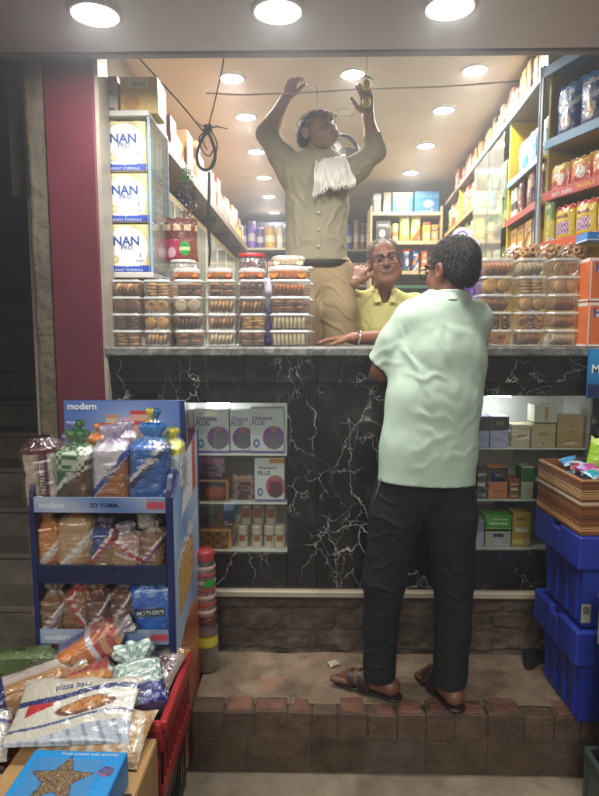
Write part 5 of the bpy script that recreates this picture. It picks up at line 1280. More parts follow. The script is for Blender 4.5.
# lemon and chilli charm
p0 = P(367, 50, 2.80); t = thing('lemon_chilli_charm', 'lemon and green chilli charm hanging on a thread near the raised hand', 'charm', (p0.x, 2.80, 0))
zq = lambda y: P(367, y, 2.80).z
m = MB(); m.tube([(0, 0, ZC - .002), (0, 0, zq(110))], .0012, h('#8a7a5a'), 5); m.build('thread', 'rope', t)
for yy in (85, 102):
    m = MB(); m.lathe([(.001, -.024), (.006, -.022), (.015, -.014), (.0185, 0), (.015, .014), (.006, .022), (.001, .026)], h('#dcd23a'), 16, caps=False); m.build('lemon', 'skin', t).location = (0, 0, zq(yy))
for i, (yy, sg) in enumerate(((76, -1), (77, 1), (93, -1), (94, 1), (95, -.5), (109, -1), (110, 1), (111, .4))):
    m = MB(); m.tube([(0, -.003, 0), (sg * .015, -.005, -.004), (sg * .030, -.003, -.014)], [.0035, .0035, .0008], h('#3f7a26'), 6); m.build('chilli', 'skin', t).location = (0, 0, zq(yy))
# wall fan
p = P(343, 152, 3.6); t = thing('fan', 'dark caged wall fan behind the reaching man', 'fan', (p.x, 3.6, p.z), R(15))
m = MB()
for i in range(9): m.lathe([(.10 * (i + 1) / 9, -.02 * (1 - ((i + 1) / 9) ** 2)), (.10 * (i + 1) / 9 + .002, -.02 * (1 - ((i + 1) / 9) ** 2) - .001)], h('#3a3a3a'), 30, axis='y', caps=False)
m.lathe([(.10, -.004), (.104, 0), (.104, .05), (.10, .05)], h('#3a3a3a'), 30, axis='y', caps=False); m.build('cage', 'metal', t)
m = MB()
for i in range(3):
    m.T = Matrix.Rotation(i * 2.094, 4, 'Y') @ Matrix.Rotation(.4, 4, 'X'); m.box((.012, .012, -.028), (.085, .015, .028), h('#6a6a66'), .001)
m.T = None; m.lathe([(.022, -.005), (.022, .07)], h('#55554f'), 18, axis='y'); m.build('blades', 'plastic', t)
m = MB(); m.tube([(0, .06, 0), (-.10, .12, .04), (-.12, .14, ZC - p.z - .002)], .003, h('#1a1a18'), 6); m.build('bracket', 'rope', t)
# ================================================================== RIGHT WALL SHELVING
A_, B_ = Vector((1.10, 3.0, 0)), Vector((1.28, 5.9, 0)); tdir = (B_ - A_).normalized(); nrm = Vector((-tdir.y, tdir.x, 0)); RZ = math.atan2(nrm.x, -nrm.y)
def rf(s, z, d=0): q = A_ + tdir * s - nrm * d; return Vector((q.x, q.y, z))
C_, D_ = Vector((1.10, 3.0, 0)), Vector((1.30, 2.39, 0)); t2 = (D_ - C_).normalized(); n2 = Vector((t2.y, -t2.x, 0)); RZ2 = math.atan2(n2.x, -n2.y)
def nf(s, z, d=0): q = C_ + t2 * s - n2 * d; return Vector((q.x, q.y, z))
def pbox(nm, f, s0, s1, d0, d1, z0, z1, c, mat='wood', par=None, ch=.0015):
    "box laid along a shelf run, corners given by run, depth and height"
    m = MB(); o = f(s0, 0, d0); ex = (f(s1, 0, d0) - o); ey = f(s0, 0, d1) - o
    Mx = Matrix(((ex.x / ex.length, ey.x / ey.length, 0, o.x), (ex.y / ex.length, ey.y / ey.length, 0, o.y), (0, 0, 1, 0), (0, 0, 0, 1))); m.T = Mx
    m.box((0, 0, z0), (ex.length, ey.length, z1), c, ch); return m.build(nm, mat, par)
YEL = h('#dcbc30'); L = (B_ - A_).length
t = thing('wall_shelving', 'long yellow backed shelving with a blue edged top board along the right wall', 'shelving')
pbox('back_panel', rf, .02, L, .30, .32, SF, 2.55, YEL, 'paint', t)
pbox('top_board', rf, .0, L, 0, .299, 2.55, 2.572, h('#6f6a62'), 'wood', t); pbox('blue_edge', rf, 0, 1.5, -.012, -.0005, 2.545, 2.578, h('#3f7fae'), 'metal', t); pbox('dark_edge', rf, 1.501, L, -.012, -.0005, 2.545, 2.578, h('#6a5a4c'), 'wood', t)
for s_ in (.60, 1.52, 2.2): pbox('divider', rf, s_, s_ + .018, .003, .2995, SF, 2.549, YEL, 'paint', t)
for z_, c_, s0, s1 in ((2.205, '#4a8ab8', .02, .599), (1.99, '#a04038', .02, .599), (1.76, '#b08a50', .02, .599), (2.0, '#a8925e', .62, 1.519), (2.28, '#a8925e', 1.54, L), (1.98, '#a8925e', 1.54, L), (1.72, '#a8925e', .62, L)):
    pbox('shelf_board', rf, s0 if s0 > .1 else .02, s1, .004, .299, z_ - .016, z_, h('#b8a468'), 'wood', t); pbox('shelf_lip', rf, s0, s1, -.008, .0035, z_ - .03, z_ + .006, h(c_), 'metal', t)
pbox('glass_door', rf, .68, 1.10, -.014, -.0105, 1.5, 2.52, (1, 1, 1), 'glassd', t); pbox('glass_door', rf, 1.06, 1.50, -.021, -.0175, 1.5, 2.52, (1, 1, 1), 'glassd', t)
# corner post
t = thing('corner_cabinet', 'yellow corner cabinet with white and blue front post full of snack packs', 'cabinet')
pbox('corner_post', nf, -.012, .012, -.014, -.001, 1.30, 2.60, h('#b8c4cc'), 'metal', t); pbox('corner_stripe', nf, -.0125, -.003, -.017, -.0145, 1.30, 2.60, h('#2f6ab0'), 'metal', t)
L2 = (D_ - C_).length
pbox('back_panel', nf, .04, L2 + .1, .26, .28, 1.30, 2.56, YEL, 'paint', t); pbox('side_panel', nf, .013, .028, .02, .259, 1.30, 2.56, h('#d8c242'), 'paint', t)
pbox('top_board', nf, 0, L2 + .1, 0, .2595, 2.56, 2.58, h('#5d7f9a'), 'wood', t); pbox('top_rail', nf, -.01, L2 + .1, -.014, -.0005, 2.545, 2.590, h('#4f86b4'), 'metal', t)
for z_, c_ in ((2.245, '#3d8fc4'), (2.005, '#c44a50'), (1.775, '#d0572c')):
    pbox('shelf_board', nf, .029, L2 + .1, .003, .2595, z_ - .016, z_, h('#c9b04a'), 'wood', t)
    pbox('shelf_lip', nf, .029, L2 + .1, -.006, .0025, z_ - .030, z_ + .012, h(c_), 'card', t)
def strip_text(s, s0, z0, wd, colr, ratio=1.0):
    m = MB(); o = nf(s0, z0, -.0075); S_ = lambda u, v: tuple(o + t2 * u + Vector((0, 0, v)))
    m.text(s, S_, 0, 0, wd, 1.0, colr, 0, .0004, .015); return m.build('lettering', 'card', t)
strip_text("let's make", .16, 1.996, .13, h('#f2d8d8')); strip_text('MASALA', .31, 1.996, .10, h('#f5c832')); strip_text('at home', .45, 2.236, .1, h('#f0d8e0'))
m = MB(); 
def put(o, f, s, z, d, rz): place(o, f(s, z, d), rz); return o
# top shelf coffee pouches
def coffn(u, v):
    if math.hypot(u - .5, (v - .30) * 1.2) < .19: return h('#c98a4a') if math.hypot(u - .5, (v - .32) * 1.5) < .13 else h('#e6e6e4')
    if v < .1: return h('#2a6a3a')
    if .62 < v + .15 * math.sin(u * 3) < .72: return h('#c4d8ee')
    return mixc(h('#123c86'), h('#2a76c4'), max(0, min(1, v * 1.1 - .1 + .15 * math.sin(u * 6))))
for i, s_ in enumerate((.125, .275, .43)):
    o = pouch('coffee_pouch', f'blue coffee pouch with a cup picture, {ORD[i]} from the corner post', 'coffee pouch', .16, .24, .06, coffn, [('Coffee', .5, .78, .62, h('#e8ecf4'), .01, .12)], seed=i * 3 + 1, group='blue coffee pouches'); put(o, nf, s_, 2.246, .05, RZ2)
def orafn(u, v):
    if math.hypot(u - .62, v - .45) < .2: return h('#e2ddd2')
    if v > .72: return h('#d8a02a')
    return h('#c24a2c') if v < .3 + .25 * u else h('#d97f2e')
for i, s_ in enumerate((.10, .23, .36, .50)):
    o = pouch('snack_packet', f'orange and red snack packet, {ORD[i]} from the post on the middle shelf', 'snack packet', .135, .13, .05, orafn, seed=i * 2 + 5, group='orange snack packets'); put(o, nf, s_, 2.006, .04, RZ2)
def yelfn(u, v):
    if .15 < u < .85 and .2 < v < .55: return h('#d8c0d8') if (int(u * 14) + int(v * 12)) % 2 else h('#8a4a8a')
    if v < .12: return h('#cc4a2a')
    return h('#e0c22e') if v < .85 else h('#d04a34')
for i, s_ in enumerate((.14, .27, .40)):
    o = pouch('snack_packet', f'yellow snack packet with purple picture, {ORD[i]} from the post on the lower shelf', 'snack packet', .125, .165, .05, yelfn, [('masala', .5, .70, .6, h('#8a2a6a'), .015)], seed=i + 15, group='yellow snack packets'); put(o, nf, s_, 1.776, .04, RZ2)
o = pouch('snack_packet', 'pale blue snack packet at the right end of the lower corner shelf', 'snack packet', .13, .17, .05, label_print(h('#6fb2d8'), h('#e8ecd8'), h('#d8c23a'), 'circle', 4), seed=33); put(o, nf, .53, 1.776, .04, RZ2)
o = pouch('snack_packet', 'tall green and yellow packet standing against the corner post', 'snack packet', .06, .22, .04, label_print(h('#d6cc52'), h('#6a9a3a'), h('#e8e6c0'), 'split', 4), seed=35); put(o, nf, .05, 1.776, .03, RZ2)
# long shelving: bay one
random.seed(31)
for i in range(3):
    o = pouch('detergent_packet', f'light blue packet on the upper shelf of the first bay, {ORD[i]} from the corner post', 'packet', .15, .19, .05, label_print(h('#3f9fce'), h('#e2eaf0'), h('#2a5fa8'), sty[i], i), seed=i, group='light blue packets'); put(o, rf, .12 + .17 * i, 2.212, .05, RZ)
for i in range(2):
    o = pouch('snack_packet', f'grey packet with a dark picture standing behind light blue packet {ORD[i]} in the first bay', 'packet', .16, .25, .04, label_print(h('#8fa3a8'), h('#3a5a6a'), h('#e2e2da'), 'window', i), seed=i + 4); put(o, rf, .16 + .2 * i, 2.212, .14, RZ)
for i in range(7):
    r_ = .032
    if i in (5, 6): o = tin('bottle', f'white bottle with a slim body, {ORD[i-5]} from the divider on the red edged shelf', 'bottle', .022, .16, h('#dcd8cc'), h('#4a4a44'), h('#e8e4d8'), group='white slim bottles', loc=rf(.585 - .06 * (i - 5) - .035, 1.998, .03))
    else: o = pouch('coffee_sachet', f'dark maroon sachet strip, {ORD[i]} from the corner post on the red edged shelf', 'sachet strip', .085, .20, .035, label_print(h('#5a1f22'), h('#c4a08a'), h('#8a3a34'), sty[i % 6], i), seed=i + 7, group='maroon sachet strips'); put(o, rf, .06 + .088 * i, 1.998, .03 + .02 * (i % 2), RZ)
for i in range(4):
    o = carton('carton', f'ochre carton, {ORD[i]} from the corner post on the lowest visible shelf of the first bay', 'carton', .12, .18, .17, h('#b88a3a'), label_print(h('#b88a3a'), h('#6a3a1a'), h('#e0cfa0'), sty[(i + 2) % 6], i), 10, 12, group='ochre cartons'); put(o, rf, .10 + .14 * i, 1.768, .02, RZ)
# behind glass
for r_i, z_ in enumerate((2.001, 1.721, )):
    for i in range(6):
        o = tin('jar', f'greenish jar behind the sliding glass, {ORD[i]} from the near divider on the {["upper", "lower"][r_i]} shelf', 'jar', .05, .17 if r_i else .19, h('#7f9a4a'), h('#c8c890'), h('#5a6a3a'), group='jars behind the sliding glass', loc=rf(.70 + .14 * i, z_, .09))
for i in range(4):
    o = carton('carton', f'olive carton stacked above the glass bay jars, {ORD[i]} from the near divider', 'carton', .17, .16, .22, h('#8a8a4e'), label_print(h('#8a8a4e'), h('#d8d4a8'), h('#b86a3a'), sty[i], i), 10, 12, group='olive cartons behind glass'); put(o, rf, .73 + .2 * i, 2.195, .05, RZ)
# far bays: green and red packs
cols_ = [('green', '#7aa03a', '#e2deb0', '#b8442a'), ('red', '#b03a30', '#e8d8b8', '#d8a83a'), ('pale green', '#a8b868', '#5a7a3a', '#e8e2c0'), ('pinkish', '#c07a6a', '#e8dcc8', '#8a3a34'), ('yellow', '#c9b040', '#8a5a2a', '#efe6b8')]
for r_i, (z_, hh) in enumerate(((2.286, .22), (1.986, .24), (1.726, .20))):
    for i in range(11):
        nm_, a_, b2, c2_ = cols_[(i * 2 + r_i) % 5]
        o = carton('carton', f'{nm_} pack, {ORD[i]} from the glass doors on the {["top", "middle", "low"][r_i]} far shelf', 'carton', .105, .15, hh - (.02 * (i % 3)), h(a_), label_print(h(a_), h(b2), h(c2_), sty[(i + r_i) % 6], i), 8, 10, group='packs on the far right shelves'); put(o, rf, 1.60 + .118 * i, z_, .02, RZ)
# on the top board
s_ = .03; random.seed(77)
pal2 = [('cream', '#d8cda8', '#8a6a4a', '#b8552e'), ('cream', '#d2c49a', '#6a5a3a', '#c8a23a'), ('tan', '#c4a468', '#7a4a2a', '#e8d8a8'), ('white', '#dcd8cc', '#b88a5a', '#8a8478'), ('pale yellow', '#d8c272', '#a8552e', '#efe6c0'), ('orange', '#cf7c3e', '#f0dcb8', '#8a3a1c'), ('pinkish', '#c4857a', '#efe0d4', '#8a3a3a'), ('red', '#b04434', '#ead8b8', '#6a1c14')]
order = [0, 1, 0, 4, 2, 4, 0, 6, 5, 3, 3, 0, 1, 4, 0, 2, 5, 4, 5, 6, 5, 7, 6, 7, 5, 7]
for i in range(26):
    nm_, a_, b2, c2_ = pal2[order[i]]; w = random.uniform(.065, .10) * (1.25 if i > 12 else 1)
    if s_ + w > L: break
    hh = random.uniform(.14, .205)
    o = carton('carton', f'{nm_} upright carton, {ORD[i]} from the corner post on the top board', 'carton', w, .2, hh, h(a_), label_print(h(a_), h(b2), h(c2_), sty[(i * 3) % 6], i), 8, 12, group='cartons on the right top board'); put(o, rf, s_ + w / 2, 2.5735, .015 + random.uniform(0, .03), RZ); s_ += w + random.uniform(.004, .02)

# ================================================================== BACK SHELVES
YB = 5.95; x0, x1 = P(372, 240, YB).x, P(440, 240, YB).x
t = thing('back_shelving', 'pale wooden shelving facing the camera at the back of the shop', 'shelving'); TN = h('#b09a70')
bx('side_panel', (x0 - .02, YB - .02, SF), (x0, YB + .3, 2.56), TN, 'wood', t); bx('side_panel', (x1, YB - .02, SF), (x1 + .02, YB + .3, 2.56), TN, 'wood', t); bx('back_panel', (x0, YB + .28, SF), (x1, YB + .30, 2.56), h('#7d7350'), 'paint', t)
zs = [P(400, 212, YB).z, P(400, 241, YB).z, P(400, 271, YB).z]
for z_ in zs: bx('shelf_board', (x0 + .0005, YB - .015, z_ - .035), (x1 - .0005, YB + .279, z_), h('#c0ab82'), 'wood', t)
def brow(items, z_, where, grp):
    for i, (p0, p1, hpx, kind, nm_, a_, b2, c2_) in enumerate(items):
        xa, xb = P(p0, 240, YB).x, P(p1, 240, YB).x; w = xb - xa - .006; hh = hpx / 600 * YB * .99; lab = f'{nm_}, {ORD[i]} from the left on the {where}'
        if kind == 'c': o = carton('carton', lab, 'carton', w, .14, hh, h(a_), label_print(h(a_), h(b2), h(c2_), sty[(i * 2) % 6], i), 12, 14, group=grp); place(o, ((xa + xb) / 2, YB + .02, z_ + .001))
        elif kind == 't': tin('jar', lab, 'jar', w / 2, hh, h(a_), h(b2), h(c2_), group=grp, loc=((xa + xb) / 2, YB + .02 + w / 2, z_ + .001))
        else: o = pouch('snack_packet', lab, 'packet', w, hh, .08, label_print(h(a_), h(b2), h(c2_), sty[(i * 2 + 1) % 6], i), seed=i + 40, group=grp); place(o, ((xa + xb) / 2, YB + .06, z_ + .001))
brow([(373, 381, 18, 'c', 'grey carton', '#8a8a80', '#d8d4c4', '#4a5a6a'), (383, 391, 19, 'c', 'beige carton', '#c4b48a', '#7a5a3a', '#e2d8b8'), (392, 413, 19, 'c', 'dark teal box with a food picture', '#1f6a7a', '#e0b070', '#d88a4a'), (414, 439, 20, 'c', 'long blue box', '#2a6a9a', '#3f8ab4', '#c8d8e0')], zs[0], 'top back shelf', 'packs on the back top shelf')
brow([(376, 391, 20, 'c', 'dark carton', '#2a2f2c', '#5a5f4a', '#8a8a6a'), (384.0, 392, 15, 't', 'small pale jar', '#c4b89a', '#8a6a4a', '#e0d8c0'), (392.5, 399, 17, 't', 'yellow lidded cream jar', '#d8c88a', '#b87a3a', '#e6d25a'), (399.5, 411, 28, 'p', 'tall pale green packet', '#b8c86a', '#e8e4a8', '#d88a3a'), (411, 422, 28, 'p', 'tall yellow green packet', '#c4cc5a', '#e8e4a8', '#c86a2a'), (423, 431, 18, 'c', 'yellow and red tin box', '#c9a83a', '#b03a2a', '#e8d8a0'), (431.5, 439, 16, 'c', 'brown and yellow box', '#a8843a', '#5a3a1a', '#e8d8a0')], zs[1], 'middle back shelf', 'packs on the back middle shelf')
brow([(376, 384, 18, 'c', 'tan carton', '#a8925a', '#6a4a2a', '#e0d0a0'), (385, 393, 20, 'c', 'salmon carton', '#c47a5a', '#e8d8c0', '#8a3a2a'), (394, 402, 20, 't', 'cream jar', '#d4c79a', '#a85a3a', '#c8b870'), (403, 412, 22, 'p', 'dark blue and red packet', '#2a4a7a', '#c43a2a', '#e2dcc8'), (413, 421, 20, 'p', 'blue and orange packet', '#2a5a9a', '#d87a2a', '#e8e0d0'), (422, 430, 20, 'p', 'orange packet', '#cc6a2e', '#e8d8a8', '#7a2a1c'), (431, 439, 18, 'c', 'red carton', '#a83a2c', '#e8d8b0', '#d8a83a')], zs[2], 'third back shelf', 'packs on the back third shelf')
bx('green_edge', (x0 + .001, YB - .02, zs[2] - .17), (x1 - .001, YB + .27, zs[2] - .14), h('#2f5f40'), 'wood', t)
# shelving behind the reaching man (dark) and at the far left
YB2 = 7.3
for nm_, p0, p1, items, zrow in (('middle', 338, 371, [(341, 345, 22, '#5a3a7a'), (346, 353, 24, '#2a5aa8'), (354, 360, 28, '#c4a080'), (361, 366, 26, '#8a5a6a'), (366.5, 371, 26, '#b8a08a')], 249),
                                 ('left', 236, 290, [(240, 246, 22, '#6a4a9a'), (247, 255, 26, '#7a5ab4'), (256, 263, 20, '#5a3f8a'), (264, 275, 22, '#c49a34'), (276, 283, 22, '#c8c0a8'), (284, 290, 22, '#7a6a8a')], 247.5)):
    xa, xb = P(p0, 240, YB2).x, P(p1, 240, YB2).x; z_ = P(300, zrow, YB2).z
    t = thing('far_shelf', f'dim shelf on the far wall, {"behind the reaching man" if nm_ == "middle" else "left of the reaching man"}', 'shelf')
    for q in (z_, z_ - .42, z_ - .84): bx('shelf_board', (xa, YB2, q - .03), (xb, YB2 + .3, q), h('#a8a08c'), 'wood', t)
    bx('side_panel', (xa - .03, YB2, SF), (xa - .0005, YB2 + .3, z_ + .35), h('#3f3a34'), 'wood', t)
    bx('back_panel', (xa, YB2 + .301, SF), (xb, YB2 + .32, z_ + .35), h('#2f3440'), 'wood', t)
    for i, (a0, a1, hp, c_) in enumerate(items):
        w = P(a1, 240, YB2).x - P(a0, 240, YB2).x
        tin('jar', f'coloured jar on the far {nm_} shelf, {ORD[i]} from the left', 'jar', w / 2, hp / 600 * YB2, h(c_), mixc(h(c_), (.8, .8, .7), .6), mixc(h(c_), (.7, .6, .7), .4), group=f'jars on the far {nm_} shelf', loc=((P(a0, 240, YB2).x + P(a1, 240, YB2).x) / 2, YB2 + .08, z_ + .001))
    for i in range(5):
        w = (xb - xa) / 5.4; cc = ['#7a4a4a', '#8a6a5a', '#5a4a6a', '#a88a6a', '#6a3a4a'][i]
        o = carton('carton', f'dull carton under the jars of the far {nm_} shelf, {ORD[i]} from the left', 'carton', w * .9, .2, .26, h(cc), label_print(h(cc), h('#c8b8a0'), h('#3a2a2a'), sty[i], i), 8, 10, group=f'cartons of the far {nm_} shelf'); place(o, (xa + w * (i + .6), YB2 + .02, z_ - .419))

# ================================================================== LEFT NICHE GOODS
def diab(u, v, skin='#b07a5a', shirt='#77727c', disc='#8f4fa8'):
    u = u + .10
    if math.hypot(u - .80, (v - .35) * 1.25) < .33 and v > .03:
        c = h(disc)
        if math.hypot(u - .80, (v - .56) * 1.3) < .10: c = h(skin)
        if math.hypot(u - .80, (v - .63) * 1.3) < .085 and v > .61: c = h('#2a1e1c')
        if v < .46 and abs(u - .80) < .22 - .14 * max(0, v - .3): c = h(shirt)
        return c
    if math.hypot(u - .28, v - .22) < .10: return h('#5f6fb0') if math.hypot(u - .28, v - .22) > .05 else h('#dcdde8')
    if v > .72 and u < .62 and v < .79 and False: return h('#5a4a9a')
    return h('#e4e2e6') if v > .05 else h('#7a5fa8')
z0 = nl[2] + .001; NY = YF + .045
def nbox(p0, p1, y0, y1, zf, nm, lab, cat, fn, tx=(), base='#e0dee2', d=.06, dy=0, grp=None, nu=36, nv=44):
    xa, xb = P(p0, 430, NY).x, P(p1, 430, NY).x; hh = P(200, y0, NY).z - P(200, y1, NY).z
    o = carton(nm, lab, cat, xb - xa - .001, d, hh, h(base), fn, nu, nv, tx, group=grp); place(o, ((xa + xb) / 2, NY + dy, zf + .0008)); return o
PT = [('Diabetes', .36, .79, .60, h('#5a3f9a'), .015), ('PLUS', .25, .68, .38, h('#5a3f9a'), .02), ('nutrition', .2, .90, .26, h('#8a84a8'), 0)]
nbox(187.5, 193.5, 407, 450, zl[0], 'nutrition_box', 'pink nutrition box mostly hidden by the bread rack', 'nutrition box', lambda u, v: h('#c45a7a') if v < .6 else h('#e2c8d0'), base='#dcc4cc', grp='white and purple nutrition boxes')
nbox(194, 229, 406, 450.5, zl[0], 'nutrition_box', 'white and purple diabetes nutrition box, leftmost on the top niche shelf', 'nutrition box', diab, PT, grp='white and purple nutrition boxes')
nbox(229.5, 250, 406, 449, zl[0], 'nutrition_box', 'white diabetes nutrition box half hidden, between the two full ones', 'nutrition box', lambda u, v: diab(u * .62 + .3, v), [('Diabet', .5, .79, .8, h('#5a3f9a'), .01), ('PLUS', .36, .68, .6, h('#5a3f9a'), .02)], dy=.012, grp='white and purple nutrition boxes')
nbox(250, 284, 405, 450.5, zl[0], 'nutrition_box', 'white and purple diabetes nutrition box, rightmost on the top niche shelf', 'nutrition box', diab, PT, grp='white and purple nutrition boxes')
nbox(254, 284.5, 456, 500, zl[1], 'nutrition_box', 'pink and white women\'s nutrition box on the second niche shelf', 'nutrition box', lambda u, v: h('#d88a4a') if (v > .88 and u > .5) else diab(u, v, '#b07a5a', '#6a3a4a', '#d0548a'), [('Women\'s', .42, .78, .62, h('#4a3f8a'), .015), ('PLUS', .32, .66, .42, h('#4a3f8a'), .02)], grp='white and purple nutrition boxes')
def nutfn(u, v):
    if u < .05 or u > .94 or v > .93 or v < .05: return h('#c9822e')
    if math.hypot(u - .6, v - .42) < .32: return h('#b8562e') if math.hypot(u - .6, v - .45) < .22 else h('#8a3a22')
    return h('#3a1a1c')
nbox(194, 228, 479, 500.5, zl[1], 'chocolate_box', 'dark brown chocolate box with an orange edge on the second niche shelf', 'chocolate box', nutfn, base='#7a3a20', d=.12)
random.seed(8)
def choc_pack(lab, px, py, z, w, cc, i, dy=.0):
    o = pouch('chocolate_bar_packet', lab, 'chocolate packet', w, .030, .02, lambda u, v: h(cc) if .2 < u < .8 else mixc(h(cc), h('#d8b0c0'), .5), seed=i + 60, nu=16, nv=8, group='purple and maroon chocolate packets', crimp=.02); place(o, (P(px, py, NY).x, NY + dy + .02, z)); return o
cc_ = ['#6a2a4a', '#5a1f3a', '#7a3a6a', '#b8508a']; zb_ = P(210, 479, NY).z
for k in range(4): choc_pack(f'shiny maroon chocolate packet, {ORD[k]} from the bottom of the pile on the chocolate box', 207 + (k % 2) * 2, 478, zb_ + .003 + .0185 * k, .13, cc_[k], k)
choc_pack('lilac chocolate packet on top of the pile at the left', 202, 460, zb_ + .078, .09, '#b08ac8', 9, .002)
for k in range(5): choc_pack(f'dark red chocolate packet, {ORD[k]} from the bottom of the pile beside the women\'s box', 242 + (k % 2) * 2, 498, zl[1] + .001 + .0185 * k, .09, ['#4a1a24', '#5a1f2c', '#6a2430', '#5a1a2c', '#c88a7a'][k], k + 20, .02)
fnc = lambda u, v: h('#b8603a') if .35 < v < .62 else (h('#d8c8b4') if v < .9 else h('#c88a5a'))
zt_ = nl[2]
for i, px in enumerate((243, 256.5, 269, 279.5)):
    if i == 0: px = 242
    tin('supplement_can', f'cream and orange can, {ORD[i]} from the left in the bottom row of the left niche', 'can', .0225, .098, h('#cfc0ac'), h('#a8522e'), h('#d8cfc0'), 'cream and orange cans', lambda u, v: h('#a8522e') if (.35 < v < .6 and .3 < u < .7) else (h('#8a6a4a') if .62 < v < .68 else h('#cfc0ac')), loc=(P(px, 540, NY).x, NY + .03, zt_ + .001))
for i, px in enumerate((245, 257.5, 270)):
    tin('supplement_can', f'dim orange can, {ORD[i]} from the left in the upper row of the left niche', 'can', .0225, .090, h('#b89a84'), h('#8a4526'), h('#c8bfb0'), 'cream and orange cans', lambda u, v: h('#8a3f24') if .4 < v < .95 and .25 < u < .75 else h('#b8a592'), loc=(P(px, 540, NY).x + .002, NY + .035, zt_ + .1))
t = thing('nut_tray', 'yellow edged tray of brown nut sweets at the bottom left of the niche', 'tray', (P(213, 540, NY).x, NY, zt_ + .001))
m = MB(); w = .155; m.box((-w / 2, 0, 0), (w / 2, .14, .085), h('#8a5a24'), .002); S_ = front(w, .085)
m.grid(S_, 24, 14, lambda u, v: h('#c9962a') if (v > .86 or u > .95 or u < .03) else (h('#9a6428') if math.sin(u * 22) * math.sin(v * 14) > -.1 else h('#6a3f1c'))); m.build('tray_box', 'card', t)
random.seed(2); m = MB()
for i in range(70):
    x_, y_ = random.uniform(-.065, .065), random.uniform(.01, .12); z_ = .087 + random.uniform(0, .022); rr_ = random.uniform(.006, .010)
    m.lathe([(.001, -rr_), (rr_ * .8, -rr_ * .5), (rr_, 0), (rr_ * .7, rr_ * .6), (.001, rr_)], jit(h('#6a3c20'), .4), 7, cen=(x_, y_, z_), caps=False)
tag(m.build('nut_sweets', 'bake', t), 'heap of brown nut sweets', kind='stuff')

# ================================================================== RIGHT NICHE GOODS
def rbox(p0, p1, y0, y1, zf, nm_, a_, b2, c2_, st, d=.08, dy=0, tx=(), fn=None, cat='tea box', name='tea_box'):
    xa, xb = P(p0, 430, NY).x, P(p1, 430, NY).x; hh = P(530, y0, NY).z - P(530, y1, NY).z
    o = carton(name, nm_, cat, xb - xa - .001, d, hh, h(a_), fn or label_print(h(a_), h(b2), h(c2_), st, int(p0)), 24, 24, tx, group='tea and soap boxes in the right niche'); place(o, ((xa + xb) / 2, NY + dy, zf + .0008)); return o
two = lambda top, bot, fr=.55: (lambda u, v: h(top) if v > fr else (mixc(h(bot), (0, 0, 0), .35) if (.25 < u < .75 and .22 < v < .27) else h(bot)))
rbox(479, 489.5, 416, 447, zr[0], 'black and lilac tea box beside the customer on the top niche shelf', '#a9a6cc', '', '', '', fn=two('#22242a', '#a9a8cf'))
rbox(490.5, 509, 416, 447, zr[0], 'black and lilac tea box, second from the customer on the top niche shelf', '#a9a6cc', '', '', '', fn=two('#22242a', '#a9a8cf'), tx=[('TEA', .5, .78, .4, h('#b8b8b0'))])
nn = lambda c, e: (lambda u, v: h(e) if (.25 < u < .75 and (.45 < v < .6)) else (tuple(x * .75 for x in h(c)) if abs(v - .82) < .02 and .2 < u < .8 else h(c)))
rbox(512, 530.5, 424, 446.5, zr[0], 'pale beige soap box with a grey label on the top niche shelf', '#c8bba0', '', '', '', fn=nn('#c8bba0', '#8f8474'))
rbox(532, 556, 423, 446.5, zr[0], 'pale kraft soap box under the white and orange box', '#c4ae8a', '', '', '', fn=lambda u, v: h('#8a6a4a') if (math.hypot(u - .5, v - .15) < .05 or (abs(v - .5) < .02 and .25 < u < .75) or (abs(v - .6) < .02 and .3 < u < .7)) else h('#c4ae8a'))
rbox(534, 557, 405, 422.5, P(540, 423, NY).z + .001, 'white box with an orange stripe on top of the pale kraft box', '#cfcabc', '', '', '', fn=lambda u, v: h('#c87a4a') if .45 < u < .6 and .1 < v < .9 else h('#cfcabc'))
rbox(557.5, 584, 415, 446.5, zr[0], 'tall kraft soap box, rightmost on the top niche shelf', '#b8976a', '', '', '', fn=lambda u, v: h('#7a5a3a') if (math.hypot(u - .5, v - .22) < .045 or math.hypot(u - .5, v - .72) < .04 or (abs(v - .5) < .015 and .25 < u < .75)) else h('#b8976a'))
rbox(477, 489, 468, 497, zr[1], 'dark box beside the customer on the second niche shelf', '#2a2c2e', '#5a5a54', '#8a8474', 'plain')
rbox(490.5, 510, 466, 497.5, zr[1], 'black and orange tea box on the second niche shelf', '#c8703a', '', '', '', fn=two('#1c1f1e', '#cf7a42'), tx=[('TEA', .5, .74, .4, h('#9a9a84'))])
rbox(511.5, 522, 478, 497.5, zr[1], 'small brown box on the second niche shelf', '#8a5a38', '#b8865a', '#5a3a24', 'plain')
rbox(524, 536, 466, 497.5, zr[1], 'green and white box half hidden by the carton of sweets', '#b8b8a8', '', '', '', fn=two('#3a6a3a', '#c4c0ae'))
rbox(537, 560, 470, 497.5, zr[1], 'dark green box behind the carton of sweets in the niche', '#2a4a34', '#8a9a6a', '#c8c0a0', 'band')
zb3 = nr[2] + .001
rbox(478, 488, 523, 549, zb3, 'pale lilac box low in the right niche beside the trousers', '#9a9ab8', '', '', '', fn=two('#7a7aa0', '#a9a8c4'))
rbox(489, 515.5, 532, 549.5, zb3, 'white lower box with a dark label in the right niche', '#b4b0a4', '', '', '', fn=lambda u, v: h('#3a3a38') if (.3 < u < .7 and .55 < v < .75) else h('#b4b0a4'))
rbox(489, 515.5, 515, 531, P(500, 532, NY).z + .002, 'bright green box on the white lower box', '#4f9a2a', '#8aba5a', '#2f6a1c', 'plain')
rbox(516.5, 535, 515, 549.5, zb3, 'ochre box low in the right niche', '#b8963a', '#d8c070', '#7a5a1c', 'plain')
